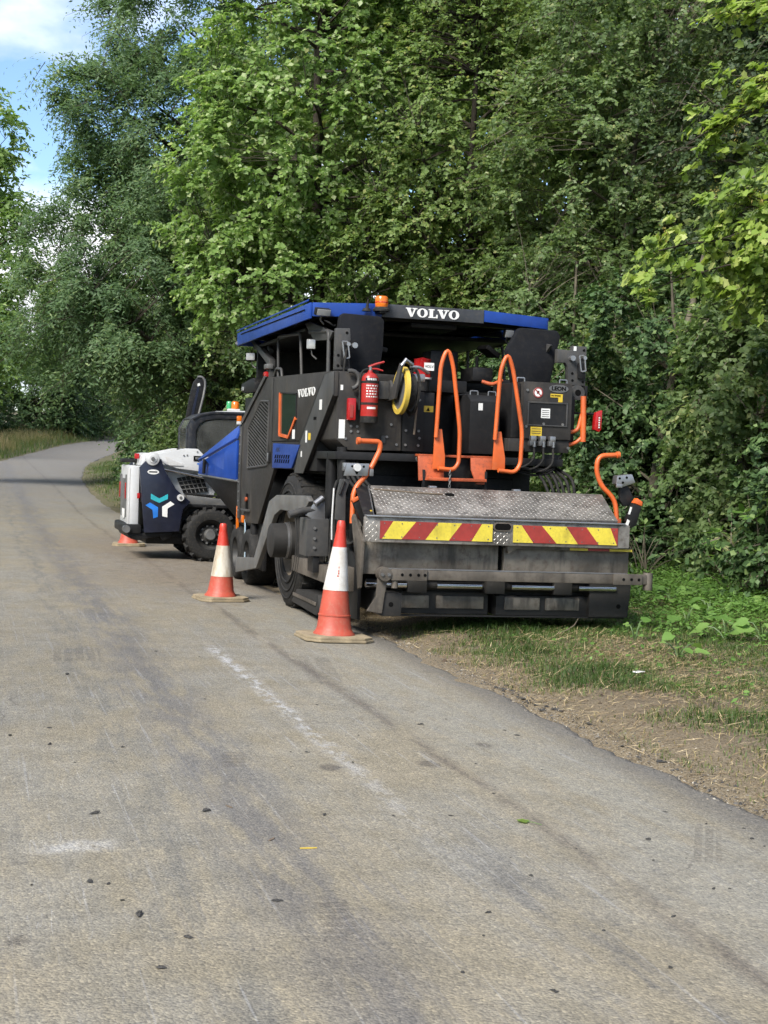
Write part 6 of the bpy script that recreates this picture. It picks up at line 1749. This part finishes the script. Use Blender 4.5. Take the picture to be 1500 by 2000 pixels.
for k in range(5):
    zz = .345 - .026 * k
    a = 232
    while a < 310:
        w = rg.uniform(5, 14)
        band(zz, zz + .012, a, a + w, .0842, 'white_print', 'label_print')
        a += w + rg.uniform(4, 9)
band(.13, .15, 240, 300, .0842, 'white_print', 'label_print')
MB().cyl((0, 0, .49), (0, 0, .535), .018, n=12).build('valve', 'bare_metal', FE)
MB().tube([(-.02, 0, .53), (.05, -.01, .56), (.13, -.02, .585)], [.012, .012, .010], 8).build('lever', 'red_paint', FE)
MB().tube([(-.01, 0, .515), (.06, -.01, .515), (.12, -.02, .50)], [.010, .010, .008], 8).build('carry_handle', 'red_paint', FE)
MB().tube(rounded([(-.02, 0, .51), (-.07, -.01, .50), (-.10, 0, .44), (-.095, 0, .12)], .05), .010, 8).build('discharge_hose', 'black_rubber', FE)
# ------------------------------------------------------------------ compact loader beyond the paver
LD = empty('compact_loader', (-2.585, 20.543, 0.0), R(17))
tag(LD, 'white and navy compact wheel loader parked crosswise in front of the paver', 'loader')
# local axes: x forwards (to the right), y away from the camera, z up; y = 0 is the outer face of the near tyres
def LB(name, mat, x0, x1, y0, y1, z0, z1, bevel=0.008, parent=LD):
    return MB().box(x0, x1, y0, y1, z0, z1).build(name, mat, parent, bevel)
def LY(name, mat, poly, y0, y1, bevel=0.006, parent=LD):
    return MB().prism(poly, 'Y', y0, y1).build(name, mat, parent, bevel)
def LT(name, mat, pts, r, rad=0.0, n=8, parent=LD):
    return MB().tube(rounded(pts, rad) if rad else pts, r, n).build(name, mat, parent, smooth=50)
def loader_wheel(x, y, flip):
    o = wheel('wheel', (x, y, 0.405), 0.385, 0.29, 'x', 0.215, LD, 3, lugs=17, lug=(0.034, 0.060))
    for ch in o.children:
        if ch.name.startswith('rim'): ch.data.materials[0] = MATS['rim_black']
    o.rotation_euler = (0, 0, R(90) if not flip else R(-90))
    MB().lathe([(.001, -.14), (.07, -.14), (.09, -.10), (.09, .02), (.001, .02)], 16, (0, 0, 0), 'X').build('wheel_hub', 'dull_metal', o)
    return o
for x, y, f in ((0.02, 0.145, False), (1.10, 0.145, False), (0.02, 1.50, True), (1.10, 1.50, True)):
    loader_wheel(x, y, f)
LB('chassis', 'black_paint', -.90, 1.45, .32, 1.35, .24, .92, 0.02)
LB('belly_pan', 'black_paint', -1.0, -.30, .25, 1.4, .33, .47, 0.02)
LY('engine_cover', 'loader_white', [(-1.0, .86), (-1.02, 1.38), (-.86, 1.46), (.05, 1.34), (.12, 1.05), (.10, .96)], .30, 1.40, 0.02)
sp = LY('side_plate', 'navy_paint', [(-1.055, 1.38), (-.94, 1.50), (-.74, 1.51), (-.69, 1.36), (-.51, 1.07), (-.37, .955), (-.29, .89), (-.40, .78), (-.45, .45), (-.96, .42)], .02, .09, 0.008)
LY('side_plate', 'navy_paint', [(-1.055, 1.38), (-.94, 1.50), (-.74, 1.51), (-.69, 1.36), (-.51, 1.07), (-.37, .955), (-.29, .89), (-.40, .78), (-.45, .45), (-.96, .42)], 1.56, 1.63, 0.008)
for poly, mt in (([(-.88, 1.0), (-.755, .93), (-.63, 1.0), (-.63, .925), (-.755, .865), (-.88, .92)], 'teal_print'),
                 ([(-.955, .825), (-.89, .868), (-.77, .80), (-.77, .66), (-.835, .635), (-.85, .76)], 'azure_print'),
                 ([(-.71, .81), (-.59, .892), (-.53, .85), (-.63, .785), (-.63, .655), (-.705, .67)], 'white_print')):
    MB().prism(poly, 'Y', .0165, .0195).build('emblem_arm', mt, sp, smooth=0)
ov = MB().prism([(-.855 + .085 * math.cos(2 * math.pi * k / 24), 1.318 + .036 * math.sin(2 * math.pi * k / 24)) for k in range(24)], 'Y', .015, .0195).build('badge', 'white_print', sp, smooth=0)
MB().prism([(-.915, 1.308), (-.795, 1.308), (-.795, 1.328), (-.915, 1.328)], 'Y', .0135, .0148).build('badge_bar', 'dark_paint', sp, smooth=0)
MB().lathe([(.001, -.03), (.055, -.03), (.06, -.02), (.095, -.012), (.10, .0), (.10, .05), (.001, .05)], 28, (-.87, 0, 1.51), 'Y').build('arm_pivot', 'loader_white', LD)
MB().lathe([(.001, -.045), (.028, -.045), (.028, -.028), (.001, -.028)], 14, (-.87, 0, 1.51), 'Y').build('pivot_bolt', 'dull_metal', LD)
MB().lathe([(.001, -.02), (.05, -.02), (.05, .03), (.001, .03)], 20, (-.445, 0, .95), 'Y').build('link_pin', 'white_paint', LD)
MB().lathe([(.001, -.028), (.022, -.028), (.022, -.018), (.001, -.018)], 12, (-.445, 0, .95), 'Y').build('pin_bolt', 'dull_metal', LD)
la = LY('lift_arm', 'loader_white', [(-.95, 1.47), (-.95, 1.56), (-.72, 1.60), (-.37, 1.68), (-.19, 1.68), (-.10, 1.59), (1.35, 1.05), (1.40, .90), (-.11, 1.34), (-.50, 1.38), (-.70, 1.45)], .10, .24, 0.012)
LY('arm_rib', 'white_paint', [(-.68, 1.56), (-.42, 1.45), (-.40, 1.42), (-.62, 1.42)], .085, .099, 0.003, la)
LY('arm_slot', 'black_print', [(-.255, 1.575), (-.13, 1.575), (-.13, 1.50), (-.255, 1.50)], .088, .0985, 0, la)
LY('arm_slot_pin', 'dull_metal', [(-.23, 1.555), (-.16, 1.555), (-.16, 1.52), (-.23, 1.52)], .08, .0875, 0.003, la)
LY('arm_decal', 'azure_print', [(-.20, 1.47), (-.13, 1.465), (-.13, 1.445), (-.155, 1.44), (-.155, 1.36), (-.175, 1.36), (-.175, 1.445), (-.20, 1.45)], .0965, .0985, 0, la)
for x, z in ((-.40, 1.575), (-.35, 1.58), (-.20, 1.635)): MB().cyl((x, .10, z), (x, .09, z), .012, n=8).build('bolt', 'dull_metal', la)
LY('lift_arm', 'loader_white', [(-.95, 1.47), (-.95, 1.56), (-.72, 1.60), (-.37, 1.68), (-.19, 1.68), (-.10, 1.59), (1.35, 1.05), (1.40, .90), (-.11, 1.34), (-.50, 1.38), (-.70, 1.45)], 1.40, 1.54, 0.012)
LT('lift_cylinder', 'chrome', [(-.68, .16, 1.36), (.10, .16, 1.22)], .022)
LY('rear_cross', 'loader_white', [(-1.0, 1.40), (-.96, 1.58), (-.86, 1.60), (-.80, 1.45)], .25, 1.40, 0.02)
g = LY('side_grille', 'black_paint', [(-.47, 1.235), (-.09, 1.315), (.01, 1.04), (-.36, 1.005)], .27, .299, 0.01)
for k in range(1, 6):
    t = k / 6
    a = (-.47 + .38 * t, 1.235 + .08 * t); b = (-.36 + .37 * t, 1.005 + .035 * t)
    LT('grille_bar', 'dull_metal', [(a[0], .262, a[1]), (b[0], .262, b[1])], .007, parent=g, n=6)
for k in range(1, 4):
    t = k / 4
    a = (-.47 + .11 * t, 1.235 - .23 * t); b = (-.09 + .10 * t, 1.315 - .275 * t)
    LT('grille_bar', 'dull_metal', [(a[0], .255, a[1]), (b[0], .255, b[1])], .007, parent=g, n=6)
LY('side_step', 'dull_metal', [(-.34, .99), (.95, .87), (.95, .82), (-.31, .85)], .12, .30, 0.008)
LY('step_strip', 'black_paint', [(-.34, 1.02), (.90, .95), (.90, .91), (-.34, .995)], .14, .30, 0.006)
tg = LB('tailgate', 'loader_white', -1.17, -1.035, .14, 1.40, .50, 1.40, 0.03)
LB('tailgate_panel', 'dull_metal', -1.180, -1.1702, .55, 1.30, .62, 1.20, 0.006, tg)
LB('tailgate_edge', 'white_paint', -1.19, -1.1703, .16, .40, .52, 1.36, 0.012, tg)
for y in (.46, 1.22):
    LB('lamp_pod', 'dull_metal', -1.192, -1.1705, y - .02, y + .16, .88, 1.26, 0.01, tg)
    LB('tail_lamp', 'red_lens', -1.202, -1.1922, y + .02, y + .12, .90, 1.14, 0.008, tg)
LB('number_plate', 'white_print', -1.188, -1.1805, .70, 1.0, .60, .74, 0.002, tg)
LB('marker_lamp', 'red_lens', -1.07, -1.03, .10, .118, .92, 1.0, 0.003)
LB('bumper', 'dark_paint', -1.25, -1.0, .06, 1.45, .40, .54, 0.03)
MB().cyl((-1.22, .02, .47), (-1.22, .14, .47), .055, n=16).build('tow_eye', 'dull_metal', LD)
LY('bumper_foot', 'black_paint', [(-1.20, .40), (-.52, .44), (-.58, .34), (-.68, .30), (-.72, .37), (-1.05, .30), (-1.16, .33)], .10, 1.45, 0.01)
LY('wheel_guard', 'black_paint', [(-.46, .45), (-.44, .75), (-.34, .86), (.55, .84), (.55, .80), (-.30, .81), (-.40, .70), (-.41, .40)], .10, .34, 0.006)
LB('rear_lamp_arm', 'dark_paint', -1.22, -.98, .90, 1.15, 1.44, 1.50, 0.015)
LB('rear_marker', 'red_lens', -1.05, -.98, .70, .76, 1.50, 1.58, 0.01)
_c0 = set(o.name for o in bpy.data.objects)
# cab
CABP = [(-.20, 1.40), (-.21, 2.0), (-.15, 2.13), (-.04, 2.205), (.15, 2.245), (1.20, 2.27), (1.28, 2.10), (1.24, 1.20), (.10, 1.20)]
for y0, y1 in ((.42, .47), (1.23, 1.28)):
    m = MB()
    n = len(CABP)
    cx, cz = .55, 1.75
    inner = [(cx + (x - cx) * .84, cz + (z - cz) * .80) for x, z in CABP]
    for yy in (y0, y1):
        for p in CABP: m.v.append((p[0], yy, p[1]))
        for p in inner: m.v.append((p[0], yy, p[1]))
    for i in range(n):
        j = (i + 1) % n
        m.f += [(i, j, n + j, n + i), (2 * n + i, 3 * n + i, 3 * n + j, 2 * n + j), (i, 2 * n + i, 2 * n + j, j), (n + i, n + j, 3 * n + j, 3 * n + i)]
    fr_ = m.build('cab_side_frame', 'cab_grey', LD, 0.01)
    gl = MB().prism(inner, 'Y', (y0 + y1) / 2 - .004, (y0 + y1) / 2 + .004).build('side_window', 'cab_glass', fr_, smooth=0)
    for k in range(1, 9):
        x = -.15 + k * .14
        LT('guard_bar', 'black_paint', [(x, (y0 + y1) / 2 + .03, 1.38), (x, (y0 + y1) / 2 + .03, 2.12)], .005, parent=fr_, n=5)
    for k in range(1, 6):
        LT('guard_bar', 'black_paint', [(-.12, (y0 + y1) / 2 + .036, 1.35 + k * .13), (1.18, (y0 + y1) / 2 + .036, 1.35 + k * .13)], .005, parent=fr_, n=5)
MB().prism([(-.16, 2.14), (-.04, 2.215), (.15, 2.255), (1.20, 2.275), (1.24, 2.24), (.17, 2.215), (-.02, 2.175), (-.13, 2.11)], 'Y', .40, 1.30).build('cab_roof', 'cab_grey', LD, 0.012)
MB().prism([(.20, 2.262), (.60, 2.285), (1.15, 2.285), (1.18, 2.272), (.22, 2.255)], 'Y', .50, 1.20).build('roof_hatch', 'loader_white', LD, 0.006)
rearw = MB().prism([(-.215, 1.42), (-.22, 1.99), (-.16, 2.12), (-.14, 2.12), (-.20, 1.99), (-.195, 1.42)], 'Y', .48, 1.22).build('rear_window', 'cab_glass', LD, smooth=0)
for y in (.455, 1.24): MB().prism([(-.228, 1.40), (-.235, 2.0), (-.165, 2.14), (-.13, 2.12), (-.19, 1.99), (-.185, 1.40)], 'Y', y - .02, y + .02).build('rear_pillar', 'cab_grey', LD, 0.006)
LB('cab_floor', 'black_paint', -.19, 1.20, .50, 1.20, 1.10, 1.34, 0.01)
st = LB('driver_seat', 'seat_fabric', .05, .17, .64, 1.06, 1.40, 1.95, 0.04)
LB('seat_cushion', 'seat_fabric', .18, .55, .64, 1.06, 1.36, 1.48, 0.03, st)
MB().lathe([(.001, .0), (.060, .0), (.058, .10), (.045, .115), (.001, .115)], 18, (.64, .80, 2.32), 'Z').build('beacon', 'amber_lens', LD)
MB().lathe([(.001, .0), (.045, .0), (.045, .10), (.035, .115), (.001, .115)], 18, (.555, .83, 2.32), 'Z').build('beacon', 'green_lens', LD)
LB('beacon_base', 'white_paint', .52, .71, .74, .86, 2.286, 2.32, 0.008)
for o in bpy.data.objects:
    if o.name not in _c0 and o.parent is LD: o.location.x -= 0.16 if o.name.startswith('beacon') else 0.09
_n0 = set(o.name for o in bpy.data.objects)
# tall black hoop frame standing up behind the cab
def hoop(y, name):
    out = [(-.03, 1.66), (.11, 2.55), (.155, 2.72), (.215, 2.80), (.285, 2.81), (.335, 2.76), (.34, 2.68), (.315, 2.52), (.12, 1.66)]
    inn = [(.06, 1.66), (.235, 2.54), (.255, 2.68), (.25, 2.705), (.225, 2.70), (.205, 2.66), (.18, 2.54), (.02, 1.66)]
    return LY(name, 'black_paint', out, y, y + .05, 0.008)
hf = hoop(1.20, 'hoop_frame')
LT('hoop_edge', 'dull_metal', [(.125, 1.20, 1.66), (.32, 1.20, 2.52), (.342, 1.20, 2.68), (.335, 1.20, 2.76), (.285, 1.20, 2.815), (.215, 1.20, 2.805)], .020, 0.05, 8, hf)
LY('hoop_inset', 'navy_paint', [(.075, 1.70), (.225, 2.50), (.25, 2.66), (.225, 2.67), (.19, 2.52), (.045, 1.70)], 1.192, 1.1985, 0, hf)
LY('hoop_label', 'white_print', [(.05, 1.98), (.105, 1.985), (.115, 2.07), (.06, 2.065)], 1.186, 1.191, 0, hf)
LY('hoop_label', 'white_print', [(.165, 2.01), (.215, 2.015), (.23, 2.105), (.18, 2.10)], 1.186, 1.1915, 0, hf)
LY('hoop_latch', 'white_print', [(.215, 2.70), (.25, 2.715), (.26, 2.675), (.22, 2.66)], 1.186, 1.1915, 0, hf)
LY('hoop_foot', 'bare_metal', [(.06, 1.70), (.11, 1.70), (.12, 1.84), (.09, 1.86)], 1.18, 1.1915, 0.003, hf)
LB('hoop_mount', 'dark_paint', -.05, .16, 1.18, 1.40, 1.40, 1.68, 0.01)
for o in bpy.data.objects:
    if o.name not in _n0 and o.parent is LD: o.location.x -= 0.27
# bucket low in front, mostly hidden by the paver
LY('bucket', 'dull_metal', [(1.5, .12), (2.1, .10), (1.62, .30), (1.55, .62), (1.46, .62), (1.45, .2)], .02, 1.63, 0.008)
# ------------------------------------------------------------------ cones and small things
def cone(name, label, fx, fy, H, rb, rt, z1, z2, base_w, rz, lean, white='cone_white', rim=False):
    p = f2w(fx, fy)
    root = empty(name, (p.x, p.y, road_z(fx, fy) + 0.001), rz)
    root.rotation_euler = (lean[0], lean[1], rz)
    tag(root, label, 'traffic cone', 'traffic cones guarding the parked machines')
    bh = 0.045
    oc = [(base_w / 2 * math.cos(R(22.5 + 45 * k)) / math.cos(R(22.5)) * (1.0), base_w / 2 * math.sin(R(22.5 + 45 * k)) / math.cos(R(22.5)) * 1.0) for k in range(8)]
    q = base_w / 2; c = base_w * .17
    oc = [(q, -q + c), (q, q - c), (q - c, q), (-q + c, q), (-q, q - c), (-q, -q + c), (-q + c, -q), (q - c, -q)]
    m = MB().prism(oc, 'Z', 0, bh * .5).prism([(x * .965, y * .965) for x, y in oc], 'Z', bh * .5 - .001, bh)
    m.build('base', 'cone_base', root, 0.008)
    rad = lambda z: rt + (rb - rt) * (1 - (z - bh) / (H - bh))
    def seg(name, mat, prof):
        m_ = MB().lathe(prof, 40)
        ph = fx * 7
        m_.v = [(x * (1 + .018 * math.sin(3 * math.atan2(y, x) + 6 * z + ph)) + .006 * math.sin(5 * z + ph), y * (1 + .018 * math.sin(2 * math.atan2(y, x) + 9 * z)), z) for x, y, z in m_.v]
        m_.build(name, mat, root, smooth=50)
    lower = [(rb * 1.16, bh - .002), (rb * 1.14, bh + .012), (rb * 1.04, bh + .03), (rad(bh + .06) * 1.0, bh + .06)]
    if rim:
        zr = bh + .16 * H
        lower += [(rad(zr - .006), zr - .006), (rad(zr) + .006, zr - .004), (rad(zr) + .006, zr + .008), (rad(zr + .012), zr + .012)]
    lower += [(rad(z1), z1)]
    seg('lower_body', 'cone_red', lower)
    seg('white_sleeve', white, [(rad(z1) + .003, z1), (rad(z2) + .003, z2)])
    seg('upper_body', 'cone_red_top', [(rad(z2), z2), (rad(H * .93), H * .93), (rad(H * .945) * 1.10, H * .945), (rad(H * .985) * 1.08, H * .985), (rad(H) * .9, H)])
    return root
c1 = cone('traffic_cone', 'tall red and white traffic cone nearest the camera by the screed', -1.367, -2.78, 1.05, .160, .031, .435, .815, .62, R(18), (R(-1), R(2.0)), rim=True)
# scuffs that show red through the sleeve
for a, z, w, h in ((254, .60, 9, .012), (256, .575, 7, .02), (251, .555, 10, .012), (258, .63, 4, .016)):
    m = MB(); n = 3
    for zz in (z, z + h):
        rr = .031 + (.129) * (1 - (zz - .045) / 1.005) + .0045
        for k in range(n + 1):
            t = R(a + w * k / n); m.v.append((rr * math.cos(t), rr * math.sin(t), zz + .004 * (k % 2)))
    m.f = [(k, k + 1, k + n + 2, k + n + 1) for k in range(n)]
    m.build('sleeve_scuff', 'cone_red', c1)
cone('traffic_cone', 'shorter red cone with stained white sleeve beside the paver front wheel', -1.842, .37, .835, .150, .032, .26, .595, .55, R(24), (0, R(0.8)), 'cone_white_old')
cone('traffic_cone', 'traffic cone half hidden behind the loader tailgate', -1.95, 8.98, .835, .150, .040, .26, .595, .55, R(10), (0, 0), 'cone_white_old')

# crumbs of asphalt on the road
rgc = random.Random(9)
CR = []
for i in range(7):
    m = MB()
    n, mm = 7, 3
    prof = [(0.001, 0)] + [(rgc.uniform(.7, 1.1), .25), (rgc.uniform(.55, .8), .6)] + [(0.001, .8)]
    m.lathe(prof, n)
    m.v = [(x * rgc.uniform(.45, 1.35), y * rgc.uniform(.4, 1.3), z * rgc.uniform(.5, 1.4)) for x, y, z in m.v]
    o = m.build('asphalt_crumb', 'tarmac_crumb', None, smooth=30)
    CR.append(o.data)
    bpy.data.objects.remove(o)
spots = [(-3.89, -8.51, 2.6), (-3.41, -8.56, 3.4), (-3.85, -9.87, 3.0), (-3.72, -10.13, 2.2), (-3.84, -10.38, 2.2), (-1.62, -9.26, 2.2), (-1.82, -6.7, 2.4), (-2.66, -10.08, 1.8), (-2.72, -10.8, 1.8), (-2.27, -10.68, 1.4), (-2.94, -10.6, 1.3), (-2.01, -10.22, 1.3), (-2.33, -10.32, 1.2), (-2.76, -10.3, 1.1), (-2.61, -8.76, 1.2), (-4.01, -7.03, 2.2), (-3.98, -9.47, 2.0), (-4.19, -9.47, 1.0), (-3.92, -9.51, 1.2), (-3.89, -9.71, 1.2), (-3.36, -9.82, 1.8), (-2.91, -8.7, 1.7), (-2.34, -9.69, 1.5), (-1.07, -9.12, 1.2), (-1.13, -9.28, 1.5), (-1.14, -9.4, 1.0), (-1.69, -9.94, 1.2), (-1.63, -9.95, 1.0), (-1.75, -9.56, 1.2), (-2.0, -9.36, 1.1), (-2.35, -8.79, 1.2), (-2.51, -7.69, 1.3), (-2.69, -7.42, 1.4), (-2.78, -7.41, 1.2), (-1.3, -8.81, 1.4), (-1.21, -9.03, 1.2), (-1.33, -7.03, 1.8), (-1.35, -6.88, 1.5), (-1.86, -7.77, 1.1), (-1.6, -6.53, 1.1), (-1.55, -7.93, 1.0), (-3.78, -4.71, 3.0), (-4.21, -6.77, 2.2), (-3.99, -6.59, 1.5), (-3.64, -7.17, 1.6), (-3.91, -7.5, 1.2), (-2.98, -5.78, 1.2), (-3.03, -3.62, 2.0), (-2.73, -3.91, 1.2), (-2.34, -3.06, 1.2), (-2.3, -6.03, 1.6), (-2.29, -7.0, 1.2)]
for _ in range(16):
    spots.append((rgc.uniform(-4.3, -1.0), rgc.uniform(-10.6, -2.0), rgc.uniform(.45, 1.1)))
for x, y, s in spots:
    o = link_mesh('asphalt_crumb', rgc.choice(CR))
    p = f2w(x, y)
    o.location = (p.x, p.y, road_z(x, y) + .0005)
    o.rotation_euler = (0, 0, rgc.uniform(0, 6.28))
    s *= 0.0075
    o.scale = (s * rgc.uniform(1.0, 1.7), s * .8, s * .6)
    tag(o, 'small black crumb of asphalt lying on the pale road', 'asphalt crumb', 'asphalt crumbs scattered on the road')
edge = [(-0.82, -5.21), (-0.82, -5.36), (-0.80, -5.44), (-0.82, -5.51), (-0.8, -5.62), (-0.77, -5.66), (-0.8, -5.72), (-0.79, -5.80), (-0.79, -5.88), (-.81, -5.95), (-0.8, -6.04), (-0.8, -6.17), (-0.74, -6.23), (-0.73, -6.3), (-.70, -6.27), (-0.82, -6.35), (-0.71, -6.54), (-0.73, -6.74), (-0.82, -7.38), (-0.78, -7.5), (-0.79, -7.79), (-0.74, -5.85), (-0.72, -5.3), (-.76, -5.52), (-.75, -6.1), (-.86, -5.6), (-.85, -6.0)]
for x, y in edge:
    o = link_mesh('asphalt_crumb', rgc.choice(CR))
    p = f2w(x, y)
    o.location = (p.x, p.y, max(road_z(x, y), float(terrain_z(x, y))) + .0005)
    o.rotation_euler = (0, 0, rgc.uniform(0, 6.28))
    s = rgc.uniform(.010, .026)
    o.scale = (s * 1.3, s, s * .6)
    tag(o, 'black lump of asphalt crumbled along the road edge', 'asphalt crumb', 'asphalt lumps along the road edge')

# a green leaf and pale bits on the road, white litter on the verge
def flat_leaf(name, label, cat, fx, fy, L, W, mat, tint, rz, z):
    me = leaves_mesh(name, np.zeros((1, 3)), np.array([[1.0, 0, .1]]), np.array([[0, 0, 1.0]]), np.array([L]), np.array([W]), np.array([tint]), LEAF_PALM)
    me.materials.append(MATS[mat])
    o = link_mesh(name, me)
    p = f2w(fx, fy)
    o.location = (p.x, p.y, z + .006)
    o.rotation_euler = (0, 0, rz)
    tag(o, label, cat)
    return o
lf = flat_leaf('fallen_leaf', 'single fresh green leaf with a stalk fallen on the road', 'leaf', -2.05, -8.95, .055, .055, 'leaf_sycamore', .2, R(150), road_z(-2.05, -8.95))
MB().tube([(0, 0, .004), (-.04, .012, .006), (-.075, .014, .003)], .002, 5).build('stalk', 'leaf_herb_stem', lf)
flat_leaf('paper_scrap', 'small white scrap of litter lying in the verge grass', 'litter', .34, -5.22, .10, .08, 'litter_white', .5, R(30), float(terrain_z(.34, -5.22)) + .03)
for k, (x, y, l) in enumerate(((-3.10, -9.2, .07), (-3.22, -9.05, .05), (-3.30, -8.5, .05))):
    o = MB().prism([(-l / 2, -.004), (l * .1, -.007), (l / 2, -.002), (l / 2, .004), (-l * .1, .006), (-l / 2, .003)], 'Z', 0, .003).build('straw_bit', 'yellow_reel' if k == 0 else 'soil_stick', None)
    p = f2w(x, y)
    o.location = (p.x, p.y, road_z(x, y) + .001); o.rotation_euler = (0, 0, .2 + k)
    tag(o, ['ochre sliver of straw lying on the road at the bottom', 'short pale straw bit on the dark wheel track', 'farthest pale straw bit on the dark wheel track'][k], 'straw bit')
# a dead bough and bare sticks in the grass near the screed
o = MB().tube([(0, 0, .02), (.09, .03, .05), (.16, .02, .10), (.20, .05, .16)], [.006, .006, .004, .002], 6).build('dry_stick', 'soil_stick', None)
p = f2w(.62, -3.1); o.location = (p.x, p.y, float(terrain_z(.62, -3.1)))
tag(o, 'bent dry stick standing out of the straw in front of the screed', 'stick')
bpy.context.view_layer.update()
